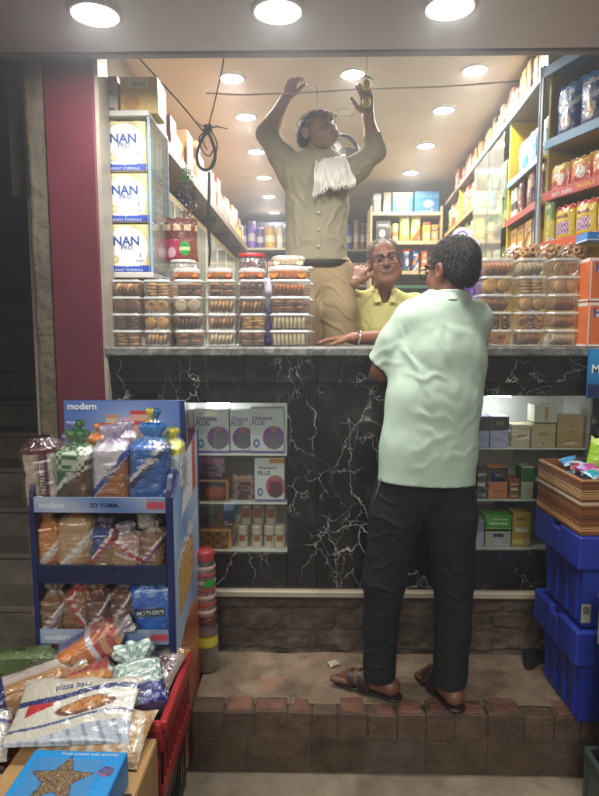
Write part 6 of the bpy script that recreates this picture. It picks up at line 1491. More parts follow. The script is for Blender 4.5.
rbox(487, 512, 502, 531, zb3 + .0, 'dim grey box at the back of the lowest niche shelf', '#4a5248', '#6a7264', '#8a8a74', 'band', dy=.12)
rbox(514, 532, 500, 531, zb3 + .0, 'dim green box at the back of the lowest niche shelf', '#5a6a34', '#8a9a4a', '#c8b84a', 'circle', dy=.12)
# ================================================================== BREAD RACK
BL = h('#16245c'); rx0, rx1 = -.915, -.452; ry0, ry1 = 1.88, 2.235
rack = thing('bread_rack', 'dark blue three tier bread rack with printed header board and side panel', 'bread rack', (0, 0, 0)); t = rack
def side(x, nm):
    m = MB(); pr = [(ry0, ZG + .01), (ry0, .80)] + [(ry0 + .05 - .05 * math.cos(a), .80 + .10 * math.sin(a)) for a in [i * math.pi / 12 for i in range(7)]] + [(ry1, .90), (ry1, ZG + .01)]
    n = len(pr); vs = [(x, y, z) for y, z in pr] + [(x + .016, y, z) for y, z in pr]; m.add(vs, [tuple(range(n)), tuple(range(2 * n - 1, n - 1, -1))] + [(i, n + i, n + (i + 1) % n, (i + 1) % n) for i in range(n)], BL); return m.build(nm, 'metal', rack)
side(rx0, 'side_frame'); side(rx1 - .016, 'side_frame')
ZR = [.345, .600, .825]
for z_ in ZR:
    bx('shelf_board', (rx0 + .0165, ry0 + .012, z_ - .055), (rx1 - .0165, ry1 - .012, z_ - .043), BL, 'metal', rack)
bx('back_sheet', (rx0 + .0165, ry1 - .0115, ZG + .02), (rx1 - .0165, ry1 - .002, .86), h('#0f1738'), 'metal', rack)
bx('bottom_rail', (rx0 + .0165, ry0 + .001, .20), (rx1 - .0165, ry0 + .02, .289), BL, 'metal', rack); bx('middle_rail', (rx0 + .0165, ry0 + .001, .535), (rx1 - .0165, ry0 + .016, .597), h('#121b44'), 'metal', rack)
rw = rx1 - rx0 - .034
for z_, nm in ((ZR[2], 'top'), (ZR[0] + .032, 'low')):
    m = MB(); m.box((rx0 + .017, ry0 - .004, z_ - .048), (rx1 - .017, ry0 + .0005, z_ + .004), h('#8494b4'), .001)
    S_ = lambda u, v, z_=z_: (rx0 + .017 + rw * u, ry0 - .0046, z_ - .048 + .052 * v)
    m.grid(lambda u, v: S_(.005 + .99 * u, .03 + .94 * v), 40, 6, lambda u, v: mixc(h('#5a7ab0'), h('#a9b4c8'), .5 + .5 * math.sin(u * 7 + v)) if u < .86 else h('#b4485a') if .3 < v < .7 else h('#8494b4'), False)
    m.text('SO YUMM...', S_, .55, .5, .24, rw / .052, h('#1a2348'), 0, .0012, .02); m.text('modern', S_, .14, .48, .19, rw / .052, h('#e4e8f2'), 0, .0012, .02)
    m.build('shelf_strip', 'card', rack)
# header board
hx0, hx1 = P(65, 430, 2.245).x, P(185.5, 430, 2.245).x; hz0, hz1 = .80, P(100, 400, 2.245).z
m = MB(); m.box((hx0, 2.238, hz0), (hx1, 2.256, hz1), BL, .002); HW, HH = hx1 - hx0, hz1 - hz0
S_ = lambda u, v: (hx0 + HW * u, 2.2372, hz0 + HH * v)
def hdr(u, v):
    if u > .965: return h('#17265e')
    for (a, b_, t_, c) in ((.355, .445, .83, '#b8906a'), (.46, .545, .80, '#c4a4c4'), (.55, .69, .88, '#c03c3c'), (.70, .80, .80, '#7aa0c8')):
        if a < u < b_ and v < t_:
            if v > t_ - .05: return h(c)
            return h(c) if (int((t_ - v) * 22) % 3 == 0) else mixc(h(c), h('#e0d0bc'), .55)
    s_ = math.exp(-((u - .55) / .3) ** 2 - ((v - .55) / .35) ** 2)
    return mixc(mixc(h('#3a5fae'), h('#5f84c4'), v * .5), h('#c0d0e6'), .75 * s_)
m.grid(lambda u, v: S_(.004 + .992 * u, .005 + .99 * v), 90, 60, hdr, False); m.text('modern', S_, .155, .925, .24, HW / HH, h('#e8ecf6'), 0, .0012, .03)
m.build('header_board', 'card', rack)
# side panel poster
m = MB(); px_ = rx1 + .001
pts = [(ry0 + .0, ZG + .02), (ry0, .83), (ry0 + .12, .90), (ry1 + .10, .985), (ry1 + .10, ZG + .02)]
n = len(pts); m.add([(px_, y, z) for y, z in pts] + [(px_ + .006, y, z) for y, z in pts], [tuple(range(n)), tuple(range(2 * n - 1, n - 1, -1))] + [(i, n + i, n + (i + 1) % n, (i + 1) % n) for i in range(n)], BL)
def SP(u, v):
    y = ry0 + (ry1 + .095 - ry0) * u; ztop = .82 + (.12 * min(1, u * 3) * .6 + .09 * u); return (px_ + .0067, y, ZG + .03 + (ztop - ZG - .03) * v)
def side_print(u, v):
    z = ZG + .03 + (.9 - ZG) * v
    if u > .93: return h('#17265e')
    if .42 < z < .62 and .12 < u < .66:
        a, b_ = (u - .39) / .27, (z - .52) / .10
        if abs(a) ** 4 + abs(b_) ** 4 < 1:
            if (abs(math.sin(a * 6)) > .93 and abs(math.sin(b_ * 6)) > .9): return h('#8a5a2a')
            return h('#d9a860') if abs(a) ** 4 + abs(b_) ** 4 < .7 else h('#c48a44')
    if z < .34 - .25 * (u - .5) ** 2: return mixc(h('#a8512e'), h('#c98a5a'), .5 + .5 * math.sin(z * 30 + u * 5))
    if z > .74 and u > .25 + (z - .74) * 1.2 and u < .85: return h('#e4e6ea') if u < .7 else h('#c45a3a')
    return mixc(h('#4a7cc0'), h('#b8cfe6'), min(1, .25 + .7 * abs(math.sin(u * 3 + z * 3))))
m.grid(SP, 34, 110, side_print, False); m.text('modern', SP, .47, .745, .80, .35 / 1.12, h('#e9eef6'), 0, .0012, .03)
m.build('side_panel', 'card', rack)

# ---------- loaves on the rack
def loaf_print(base, top, band, bread='#a5713f', dots=None, slope=.55, lo=.30):
    def f(x, v, fr):
        t = v - slope * (x - .5)
        if v > .80: return h(top)
        if dots and v > .5 and (int(x * 11) + int(v * 17)) % 2: return h(dots)
        if lo < t < lo + .09: return h(band)
        if lo + .10 < t < lo + .16: return mixc(h(band), h('#e8e6e0'), .85)
        if t <= lo - .02: return h(bread) if (int(v * 60) % 5) else tuple(c * .7 for c in h(bread))
        return h(base)
    return f
def rk(px0, px1, y0, y1, zi, nm, lab, fn, tx=(), depth=.11, Y=None, seed=0, group='bread packs on the rack', cat='bread pack', **kw_):
    Y = Y or ry0 + .075; ex_ = 1.5 if zi < 2 else .5; xa, xb = P(px0 - ex_, 470, Y).x, P(px1 + ex_, 470, Y).x; rr_ = random.Random(seed + 100); hh = P(100, y0, Y).z - ZR[zi] + .043 if y1 is None else P(100, y0, Y).z - P(100, y1, Y).z
    o = bag(nm, lab, cat, xb - xa, depth, hh, fn, tx, seed, group, wrapf=True, **kw_); o.location = ((xa + xb) / 2, Y + rr_.uniform(-.012, .012), (ZR[zi] - .0425) if y1 is None else P(100, y1, Y).z); o.rotation_euler = (0, rr_.uniform(-.07, .07), rr_.uniform(-.25, .25)); return o
W_ = h('#e6e4e0')
o = rk(29, 63, 436, None, 2, 'bread_pack', 'maroon and white boxy bread pack, leftmost on the top tier', lambda x, v, fr: h('#3a1420') if v > .86 else (h('#5a1a28') if (.38 < x < .66 or v > .78 or x < .05) else (h('#b8a890') if x < .38 else h('#cfc8bc'))), [('NUTRI BITES', .52, .44, .9, W_, .01, math.pi / 2)], flare=.2, neck=.97, seed=1, tie=False)
rk(62, 96, 430, None, 2, 'bread_pack', 'green checked bread pack with a white slanting band on the top tier', loaf_print('#33693a', '#4a7a4a', '#4a4238', '#5f4632', '#c4d0b8', lo=.34), [('modern', .52, .43, .62, W_, .02, .46)], seed=2)
rk(95, 130, 426, None, 2, 'bread_pack', 'white and blue bread pack showing brown loaf, third on the top tier', loaf_print('#c9c4cc', '#c8b8d8', '#2a4a9a', '#a8683f', lo=.40), [('modern', .5, .46, .62, W_, .02, .46)], seed=3)
rk(130, 167, 424, None, 2, 'bread_pack', 'bright blue bread pack with a yellow corner, rightmost in front on the top tier', loaf_print('#2668b8', '#3a8ad0', '#1d2c5a', '#2a62ac', None, lo=.46), [('modern', .45, .55, .6, W_, .02, .46)], seed=4)
rk(66, 90, 421, 470, 2, 'bread_pack', 'lilac and green knotted bread pack at the back of the top tier', lambda x, v, fr: h('#7f86c0') if x < .4 else h('#3a7a44'), Y=ry0 + .2, depth=.10, seed=5)
rk(90, 114, 424, 470, 2, 'bread_pack', 'orange topped bread pack at the back of the top tier', lambda x, v, fr: h('#d88038') if v > .5 else h('#c88a50'), Y=ry0 + .2, depth=.10, seed=6)
rk(116, 138, 421, 470, 2, 'bread_pack', 'pale lilac topped bread pack at the back of the top tier', lambda x, v, fr: h('#c8bcd4') if v > .5 else h('#d0b8a0'), Y=ry0 + .2, depth=.10, seed=7)
rk(144, 162, 408, 470, 2, 'bread_pack', 'yellow and blue topped bread pack at the back of the top tier', lambda x, v, fr: h('#dcc832') if x < .45 else h('#2a78b8'), Y=ry0 + .2, depth=.10, seed=8)
rk(158, 184, 428, 488, 2, 'bread_pack', 'white and yellow bread pack leaning at the right end of the top tier', lambda x, v, fr: h('#dcd84a') if v > .62 and x > .3 else h('#ced6dc'), Y=ry0 + .16, depth=.12, seed=9)
rk(33, 61, 508, None, 1, 'bread_pack', 'orange wrapped bread pack with a knot, leftmost on the middle tier', loaf_print('#c8803a', '#d88a34', '#c8c0b4', '#b0703a', lo=.2), seed=11, lean=-.15)
rk(60, 92, 500, None, 1, 'bread_pack', 'clear and orange topped bread pack, second on the middle tier', loaf_print('#b89468', '#cc7a2e', '#b8b0a0', '#a88458', lo=.22), seed=12)
rk(93, 113, 514, None, 1, 'bread_pack', 'navy and red bread pack in the middle of the middle tier', loaf_print('#2a3a7a', '#3a2a4a', '#b03a3a', '#8a6a48', lo=.42), seed=13)
rk(112, 143, 522, None, 1, 'bread_pack', 'red, white and blue striped bread pack on the middle tier', loaf_print('#b4938a', '#9a8a90', '#a8283c', '#a07848', lo=.5, slope=-.6), [('modern', .5, .42, .55, W_, .01, -.5)], seed=14, flare=.4)
rk(142, 165, 520, None, 1, 'bread_pack', 'brown bread pack with a purple band, right end of the middle tier', loaf_print('#8a684a', '#a89a88', '#6a3f6a', '#8a6844', lo=.3), seed=15, flare=.4)
o = pouch('snack_packet', 'crumpled white paper bag stuffed in the middle tier', 'paper bag', .075, .085, .06, lambda u, v: h('#b8b2a0') if (int(u * 9) + int(v * 9)) % 3 else h('#9a9484'), seed=44); place(o, (P(148, 515, ry0 + .1).x, ry0 + .1, P(148, 528, ry0 + .1).z), 0, .2)
for i, (a, b_, y0, lab, fn, tx) in enumerate((
    (38, 63, 578, 'plain brown sliced loaf pack, leftmost on the bottom tier', loaf_print('#7f5a3c', '#8a7a6a', '#a8a0b0', '#7a5230', lo=.3), ()),
    (63, 89, 574, 'red and brown sliced bread pack, second on the bottom tier', loaf_print('#8a5f3f', '#a83a3a', '#a83038', '#8a6238', lo=.5, slope=-.7), ()),
    (88, 111, 577, 'brown bread pack with white slanting letters, third on the bottom tier', loaf_print('#5a3324', '#7a4a3a', '#4a2a20', '#6a4028', lo=.34), [('modern', .5, .46, .62, W_, .01, .46)]),
    (110, 133, 570, 'dark brown bread pack with a crumpled clear top on the bottom tier', loaf_print('#5f3a28', '#b8b0a8', '#3a241c', '#7a4a2c', lo=.36), [('modern', .5, .48, .62, W_, .01, .46)]))):
    rk(a, b_, y0, None, 0, 'bread_pack', lab, fn, tx, seed=21 + i, flare=.7)
def moth(x, v, fr):
    if .44 < v < .56 and .08 < x < .78: return h('#1c2340')
    if v > .72 and (int(x * 9) % 3 == 1): return h('#8ab4e0')
    if math.hypot(x - .45, (v - .3) * 1.3) < .14: return h('#2a7ad0')
    return h('#1460c0')
rk(132, 172, 572, None, 0, 'bread_pack', 'bright blue snack pack, rightmost on the bottom tier', moth, [("MOTHER'S", .44, .50, .62, h('#d8e4d0'), .015)], seed=30, neck=.93, flare=.25, tie=False, depth=.09)

# ================================================================== JARS ON THE STEP
x_ = P(207, 640, 2.30).x
clear_jar('biscuit_jar', 'tall brown cookie jar with dark red lid standing on the step, lower of two', .046, .225, h('#5a241c'), [h('#3f2416'), h('#5a3420'), h('#6a452a')], (x_, 2.30, 0.001), 'jars stacked on the step', (h('#c8b83a'), h('#3a2a1a'), .45, .7))
t = clear_jar('biscuit_jar', 'tall jar of pink round wafers with red lid on top of the brown cookie jar', .044, .27, h('#a83a38'), [h('#a8625a'), h('#c89a8a'), h('#7a3a34')], (x_ - .006, 2.30, .228), 'jars stacked on the step')
m = MB()
for i in range(7): m.lathe([(.0445, .018 + .03 * i), (.0465, .026 + .03 * i), (.0445, .034 + .03 * i)], h('#b0514a') if i % 2 else h('#d8b8ac'), 26, caps=False)
m.build('wafer_rims', 'plastic', t)
m = MB(); m.grid(lambda u, v: (.0472 * math.cos(-1.4 + u), .0472 * math.sin(-1.4 + u), .13 + .03 * v), 8, 3, lambda u, v: h('#2f9a3a')); m.build('green_sticker', 'card', t)

# ================================================================== FOREGROUND LEFT: crates, boxes, loose breads
RC = h('#b02a2e')
def crate(name, label, cat, x0, x1, y0, y1, z0, z1, c, slots=True, rim=.012, group=None, mat='plastic', taper=0.0):
    t = thing(name, label, cat, ((x0 + x1) / 2, (y0 + y1) / 2, z0), 0, group); W, D, H = x1 - x0, y1 - y0, z1 - z0; th = .008
    m = MB(); m.box((-W / 2 + th, -D / 2 + th, .004), (W / 2 - th, D / 2 - th, .012), c); m.build('crate_floor', mat, t)
    for nm, (ax, ay, bx_, by) in (('wall', (-W / 2, -D / 2, W / 2, -D / 2)), ('wall', (W / 2, -D / 2, W / 2, D / 2)), ('wall', (W / 2, D / 2, -W / 2, D / 2)), ('wall', (-W / 2, D / 2, -W / 2, -D / 2))):
        m = MB(); Ln = math.hypot(bx_ - ax, by - ay); an = math.atan2(by - ay, bx_ - ax); m.T = Matrix.Translation((ax, ay, 0)) @ Matrix.Rotation(an, 4, 'Z')
        e = .0 
        if slots:
            m.box((.001, 0, 0), (Ln - .001, th, H * .22), c, .002); m.box((.001, 0, H * .62), (Ln - .001, th, H - .03), c, .002)
            n = max(4, int(Ln / .035))
            for i in range(n + 1):
                xx = i * (Ln - .012) / n; m.box((xx + (.001 if i == 0 else 0), .001, H * .22), (xx + .011, th - .001, H * .62), c)
        else:
            m.box((.001, 0, 0), (Ln - .001, th, H - .03), c, .002)
            for i in range(int(Ln / .09) + 1): m.box((i * .09 + .012, -.005, .01), (i * .09 + .020, .001, H - .032), c, .001)
        m.box((-.0, -rim, H - .029), (Ln, th + .002, H), c, .004); m.build('side_wall', mat, t)
    return t
crate('red_crate', 'red plastic crate filled with bread packs beside the brick step', 'crate', -.93, -.425, 1.60, 1.985, .0, .25, RC, True, .014)
crate('black_crate', 'black plastic crate on the street under the red crate', 'crate', -.93, -.44, 1.62, 1.965, ZG + .001, -.002, h('#1a1a1a'), True)
crate('black_crate', 'black plastic crate at the lower left corner under the loose breads', 'crate', -1.45, -.95, 1.35, 1.95, ZG + .001, .08, h('#1c1a1a'), True)
crate('black_crate', 'low black plastic crate under the cardboard box', 'crate', -.86, -.435, 1.18, 1.575, ZG + .001, -.03, h('#171717'), True)
cxl, cxr = -.80, -.432
t = thing('cardboard_box', 'brown cardboard box with black marks beside the blue star box', 'cardboard box', ((cxl + cxr) / 2, 1.385, -.029)); W = cxr - cxl
m = MB(); m.box((-W / 2, -.185, 0), (W / 2, .185, .245), h('#b0895a'), .003); m.build('box_body', 'card', t)
m = MB(); m.box((-W / 2 + .002, -.183, .2455), (-.004, .183, .2485), h('#b8915f')); m.build('top_flap', 'card', t)
m = MB(); m.box((.0, -.183, .2455), (W / 2 - .002, .183, .2485), h('#b8915f')); m.build('top_flap', 'card', t)
m = MB(); m.text('FRESH', lambda u, v: (W / 2 - .12 + .11 * u, -.10 + .11 * v, .249), .5, .1, .9, 1, h('#2a2420'), 0, .0006, .03)
m.add([(W / 2 - .115, -.04, .2494), (W / 2 - .01, -.02, .2494), (W / 2 - .01, -.032, .2494), (W / 2 - .10, -.052, .2494)], [(0, 1, 2, 3)], h('#1c1815'))
m.text('04', lambda u, v: (W / 2 - .05 + .03 * u, .08 + .03 * v, .249), .5, .5, .8, 1, h('#6a5338'), math.pi / 2, .0006)
m.add([(W / 2 + .0006, -.12, .03), (W / 2 + .0006, -.06, .03), (W / 2 + .0006, -.06, .035), (W / 2 + .0006, -.12, .035)], [(0, 1, 2, 3)], h('#3a2c20')); m.build('printed_marks', 'card', t)
# blue box with star window
bx0, bx1 = -.70, -.462; zc = .221
t = thing('cookie_box', 'bright blue box with a star shaped window over sprinkled chocolate, bottom left', 'cookie box', ((bx0 + bx1) / 2, 1.30, zc), R(-1)); W = bx1 - bx0; D = .20; H = .085
BB = h('#1786cc')
m = MB(); m.box((-W / 2, -D / 2, 0), (W / 2, D / 2, H), BB, .002)
def instar(x, y):
    r = math.hypot(x, y * 1.0); a = math.atan2(y, x); k = math.cos(math.radians(36)); q = (a - math.pi / 2) % (2 * math.pi / 5) - math.pi / 5
    R0, R1 = 1.0, .46
    # star edge between outer point and inner notch
    ang = abs(abs(q) - math.pi / 5); px_, py_ = R0, 0; qx, qy = R1 * math.cos(math.pi / 5), R1 * math.sin(math.pi / 5)
    ex, ey = qx - px_, qy - py_; d_ = (math.cos(ang) * ey - math.sin(ang) * ex); rr_ = (px_ * ey - py_ * ex) / d_ if abs(d_) > 1e-6 else 9
    return r / rr_
random.seed(12)
def topf(u, v):
    x, y = (u - .44) * W, (v - .50) * D; s_ = instar(x / .085, y / .085)
    if s_ < .93: return random.choice([h('#3a2418'), h('#4a2c1c'), h('#2e1c14'), h('#5a3a22'), h('#c8963a'), h('#a8a858'), h('#6a4a2a'), h('#8a3a2a')])
    if s_ < 1.0: return h('#0b2a4a')
    if v > .90 and .3 < u < .95 and False: return W_
    if math.hypot((u - .88) * 1.1, v - .66) < .09: return random.choice([h('#3a3a7a'), h('#1786cc'), h('#6a3a5a'), h('#b04a4a')])
    return h('#1c8fd6') if random.random() > .03 else h('#4aaae6')
m.grid(lambda u, v: (-W / 2 + W * (.01 + .98 * u), -D / 2 + D * (.01 + .98 * v), H + .0006), 96, 80, topf, False)
m.text('Fresh cookies with sprinkles', lambda u, v: (-W / 2 + W * u, -D / 2 + D * v, H + .0008), .62, .93, .6, W / D, W_, 0, .0006); m.build('box_body', 'card', t)
m = MB(); m.box((-W / 2 + .02, -D / 2 + .02, H + .0016), (W / 2 - .05, D / 2 - .03, H + .0024), (1, 1, 1)); m.build('window_film', 'wrapsoft', t)

def lay(o, px, py, z, rz=0.0, rx=0.0, ry=0.0):
    p = PZ(px, py, z); o.location = (p.x, p.y, p.z); o.rotation_euler = (rx, ry, rz); return o
def pav(u, v):
    t = v - .28 * (u - .5) + .04 * math.sin(u * 6)
    if .66 < t < .74: return h('#1d2f6a')
    if .30 < t < .335: return h('#4a5a8a')
    if .10 < u < .32 and .48 < t < .66 and (t - .48) > (u - .1) * .5: return h('#c02a32')
    if math.hypot((u - .60) / .24, (t - .47) / .12) < 1: return random.choice([h('#c4803a'), h('#a8602a'), h('#d8a85a'), h('#b87030'), h('#8a4a28')]) if math.hypot((u - .60) / .20, (t - .49) / .09) < 1 else h('#6a3a20')
    if .18 > t: return h('#b8c0cc') if int(u * 30 + v * 9) % 4 else h('#8a94a8')
    return h('#d8d4c4') if t < .66 else h('#ccc4b4')
random.seed(5)
o = pouch('pizza_base_pack', 'flat white pizza base pack with navy stripe and red corner', 'bread pack', .34, .20, .045, pav, [('pizza base', .45, .80, .30, h('#4a5a8a'), .01, .15)], seed=51, nu=110, nv=80, crimp=.02, amp=2.2, wrapf=True, wmat='wrapsoft')
o.rotation_euler = (R(-66), 0, R(3)); o.location = (-.655, 1.475, .262)
def bunf(u, v):
    t = v + .2 * (u - .5)
    if .60 < t < .66: return h('#2a3a7a')
    if t > .74: return h('#a8a4a0') if int(u * 20) % 3 else h('#c8c0b0')
    if math.hypot((u - .45) / .4, (t - .36) / .22) < 1: return h('#b8723a') if t < .42 else h('#c88a50')
    return h('#c4bcb0')
o = pouch('bun_pack', 'clear pack of brown buns with a dark blue stripe at the left edge', 'bread pack', .30, .20, .06, bunf, seed=53, nu=60, nv=50, crimp=.02, wrapf=True, wmat='wrapsoft'); o.rotation_euler = (R(-62), 0, R(14)); o.location = (-.97, 1.46, .20)
def lowf(u, v): return h('#5a4030') if (int(u * 14) + int(v * 9)) % 3 else h('#3a2c24')
o = pouch('bread_pack', 'dark brown loaf pack under the loose packs at the lower left corner', 'bread pack', .30, .18, .09, lowf, seed=54); o.rotation_euler = (R(-70), 0, R(5)); o.location = (-.90, 1.32, .12)
o = pouch('bread_pack', 'greyish clear wrapped loaf beside the blue star box at the left edge', 'bread pack', .26, .18, .08, lambda u, v: h('#8a8078') if int(u * 11 + v * 7) % 3 else h('#6a5a4c'), seed=64); o.rotation_euler = (R(-70), 0, R(-8)); o.location = (-.92, 1.22, .10)
o = pouch('bread_pack', 'tan striped bread pack peeking under the pizza base pack', 'bread pack', .30, .17, .06, lambda u, v: h('#b08a5c') if math.sin(u * 40 + v * 9) > -.3 else h('#c8bca8'), seed=55); o.rotation_euler = (R(-70), 0, R(-6)); o.location = (-.60, 1.455, .225)
# long loaf, navy and white
def longf(x, v, fr):
    if x < .0: return W_
    return h('#1f2c6e') if v < .22 else (h('#c9bcae') if (int(v * 40 + x * 6) % 7) else h('#5a4a6a')) if v < .8 else h('#b8b0aa')
o = bag('bread_pack', 'long clear bread pack with a navy end lying across the red crate corner', 'bread pack', .115, .09, .30, lambda x, v, fr: h('#1f2c6e') if v < .20 else (h('#b98a5a') if x > .55 else (h('#d0c6ba') if v < .78 else h('#a8a298'))), (), 61, 'loose bread packs', wrapf=True); o.rotation_euler = (R(-84), R(0), R(-58)); o.location = (-.955, 1.62, .275)
o = bag('bread_pack', 'pale orange roll pack lying at the left edge behind the long loaf', 'bread pack', .13, .08, .27, lambda x, v, fr: h('#cfa878') if v < .7 else h('#c0b4a4'), (), 62, 'loose bread packs', wrapf=True); o.rotation_euler = (R(-84), 0, R(-50)); o.location = (-1.20, 1.68, .24)
o = bag('bread_pack', 'clear pack with red stripe at the far left edge', 'bread pack', .12, .08, .24, lambda x, v, fr: h('#a83a34') if v < .35 else h('#c4b8a8'), (), 65, 'loose bread packs'); o.rotation_euler = (R(-84), 0, R(-40)); o.location = (-1.30, 1.78, .20)
o = bag('herb_bread_pack', 'rolled pack in faded green wrapper lying behind the loose breads', 'bread pack', .075, .07, .28, lambda x, v, fr: h('#5f7048') if v < .86 else h('#c4c0b4'), [('HERB', .5, .45, .5, h('#3a4a2e'), .01, math.pi / 2)], 63, 'loose bread packs', neck=.88); o.rotation_euler = (R(-86), 0, R(-88)); o.location = (-1.07, 1.83, .285)
def wht(u, v): return h('#d0cfc8')
o = pouch('paper_cup', 'crumpled white wrapper end beside the blue rack base', 'wrapper', .035, .05, .02, wht, seed=8); o.rotation_euler = (R(-20), 0, R(10)); o.location = (PX(86, 1.83, .31), 1.83, .27); o['category'] = 'wrapper'
o.name = 'crumpled_wrapper'
# swiss roll packs in the red crate
def rolf(x, v, fr):
    if v > .80: return h('#b0a8a4')
    if x > .62: return h('#d88a3a') if (int(v * 30) % 4) else h('#e0b070')
    return h('#a02828') if v < .74 else h('#e0dcd4')
o = bag('swiss_roll_pack', 'glossy red and orange cake roll pack lying in the red crate', 'cake pack', .11, .085, .25, rolf, (), 71, 'cake packs in the red crate', wrapf=True); o.rotation_euler = (R(-82), 0, R(-80)); o.location = (-.805, 1.715, .262)
def bunp(x, v, fr):
    if v > .8: return h('#b8b2b4')
    if .40 < v < .47: return h('#d8d8e0')
    if v < .40: return h('#d07a30') if x > .5 else h('#2a3a8a')
    return h('#c8404a') if x < .35 else (h('#cf9a72') if int(x * 9 + v * 11) % 2 else h('#b04a48'))
o = bag('bun_pack', 'orange, blue and red bun pack leaning on the rack in the red crate', 'cake pack', .135, .10, .25, bunp, (), 72, 'cake packs in the red crate', wrapf=True); o.rotation_euler = (R(-62), R(0), R(-70)); o.location = (-.80, 1.83, .285)
def dotf(x, v, fr):
    if v < .30 and x > .35: return h('#27307a') if int(x * 20 + v * 20) % 5 else h('#8a8ac0')
    return h('#cfe0d8') if (int(x * 14) + int(v * 18)) % 2 else h('#7fa398')
o = bag('bread_pack', 'mint dotted knotted bread pack in the right front of the red crate', 'bread pack', .15, .11, .21, dotf, (), 73, 'cake packs in the red crate', neck=.74, flare=.9, wrapf=True); o.rotation_euler = (R(-55), R(0), R(24)); o.location = (-.502, 1.665, .235)
o = pouch('bread_pack', 'purple and clear bread pack lying at the right back of the red crate', 'bread pack', .15, .17, .06, lambda u, v: h('#5f3048') if .3 < v < .62 and .1 < u < .9 else (h('#b08048') if v > .8 else h('#a89890')), seed=75, wrapf=True); o.rotation_euler = (R(-72), 0, R(-14)); o.location = (-.52, 1.78, .235)
o = pouch('bread_pack', 'orange brown pack standing at the back of the red crate', 'bread pack', .16, .10, .05, lambda u, v: h('#b07a42') if v < .7 else h('#8a4a34'), seed=76); o.rotation_euler = (R(-40), 0, 0); o.location = (-.52, 1.925, .20)
o = pouch('bread_pack', 'clear crinkled pack filling the middle of the red crate', 'bread pack', .24, .20, .08, lambda u, v: h('#a8a49c') if int(u * 12 + v * 8) % 3 else h('#8a7a6a'), seed=77); o.rotation_euler = (R(-84), 0, R(6)); o.location = (-.66, 1.63, .205)

# ================================================================== RIGHT: blue crates, carton of sweets
KB = h('#22379c')
def blue(label, z0, z1, rimh, x0, y0):
    t = thing('blue_crate', label, 'crate', (x0, y0, z0), R(2), 'blue plastic crates'); W, D, H = .62, .36, z1 - z0; ti = .030
    def fr(z, o_): return [(o_, o_, z), (W - o_, o_, z), (W - o_, D - o_, z), (o_, D - o_, z)]
    m = MB(); s0, s1, = fr(0, ti + .012), fr(H - rimh, ti); m.add(s0 + s1, [(0, 1, 5, 4), (1, 2, 6, 5), (2, 3, 7, 6), (3, 0, 4, 7), (3, 2, 1, 0)], KB)
    i0, i1 = fr(.01, ti + .02), fr(H, ti - .004); m.add(i0 + i1, [(4, 5, 1, 0), (5, 6, 2, 1), (6, 7, 3, 2), (7, 4, 0, 3), (0, 1, 2, 3)], KB)
    for k in range(4): m.box((ti - .003 + .0, .06 + .075 * k, .02), (ti + .012, .066 + .075 * k, H - rimh), KB, .001)
    m.text('DAIRY', lambda u, v: (ti - .004 + .012 * (1 - v), D * .85 - D * .7 * u, (H - rimh) * v), .5, .55, .55, D * .7 / (H - rimh), h('#2a3a9a'), 0, .001, .03)
    m.build('crate_body', 'plastic', t)
    m = MB()
    for lo, hi in (((0, 0, H - rimh), (W, ti - .005, H)), ((0, D - ti + .005, H - rimh), (W, D, H)), ((0, ti - .0045, H - rimh), (ti - .005, D * .42, H)), ((0, D * .58, H - rimh), (ti - .005, D - ti + .0045, H)), ((0, D * .42 + .0005, H - rimh), (ti - .008, D * .58 - .0005, H - .02)), ((W - ti + .005, ti - .0045, H - rimh), (W, D - ti + .0045, H))): m.box(lo, hi, KB, .006)
    for k in range(3): m.box((.05 + .2 * k, -.004, H - rimh + .01), (.058 + .2 * k, .002, H - .008), KB, .001)
    m.build('rim', 'plastic', t); return t
blue('lower blue plastic crate standing on the brick step', .001, .352, .125, .900, 1.94)
tb = blue('upper blue plastic crate under the brown carton of sweets', .353, .685, .115, .890, 1.935)
m = MB(); p0 = P(570, 608, 1.96); m.box((.0, 0, 0), (.032, .0015, .065), h('#a8a496')); m.box((.005, -.001, .03), (.027, -.0005, .058), h('#6a6a64')); o = m.build('paper_sticker', 'card', tb); o.location = (.034, .032, .02)
t = thing('cardboard_carton', 'brown layered cardboard carton of wrapped sweets on the blue crates', 'carton', (.895, 1.95, .686), R(3)); CW, CD, CH = .52, .33, .19
BR = h('#8a5530'); m = MB(); th = .008
for lo, hi in (((0, 0, 0), (CW, th, CH)), ((0, CD - th, 0), (CW, CD, CH)), ((0, th + .0005, 0), (th, CD - th - .0005, CH)), ((CW - th, th + .0005, 0), (CW, CD - th - .0005, CH)), ((th, th, .001), (CW - th, CD - th, .10))): m.box(lo, hi, BR, .001)
random.seed(6); m.build('carton_body', 'card', t); m = MB()
for k in range(22):
    z_ = .006 + k * .0084; c_ = jit(random.choice([h('#8a5530'), h('#a4704a'), h('#6f4224'), h('#b88a5c')]), .1); wob = random.uniform(-.001, .001)
    m.box((-.0035 - abs(wob), -.0035 - abs(wob), z_), (CW, -.0005, z_ + .0060), c_, .001); m.box((-.0035 - abs(wob), -.0002, z_), (-.0006, CD, z_ + .0060), c_, .001)
m.build('cardboard_layers', 'card', t)
m = MB(); m.box((-.006, -.006, CH * .55), (CW, -.0038, CH * .60), h('#c4b49a')); m.box((-.006, -.0036, CH * .55), (-.0038, CD, CH * .60), h('#c4b49a')); m.build('tape_strap', 'card', t)
random.seed(9)
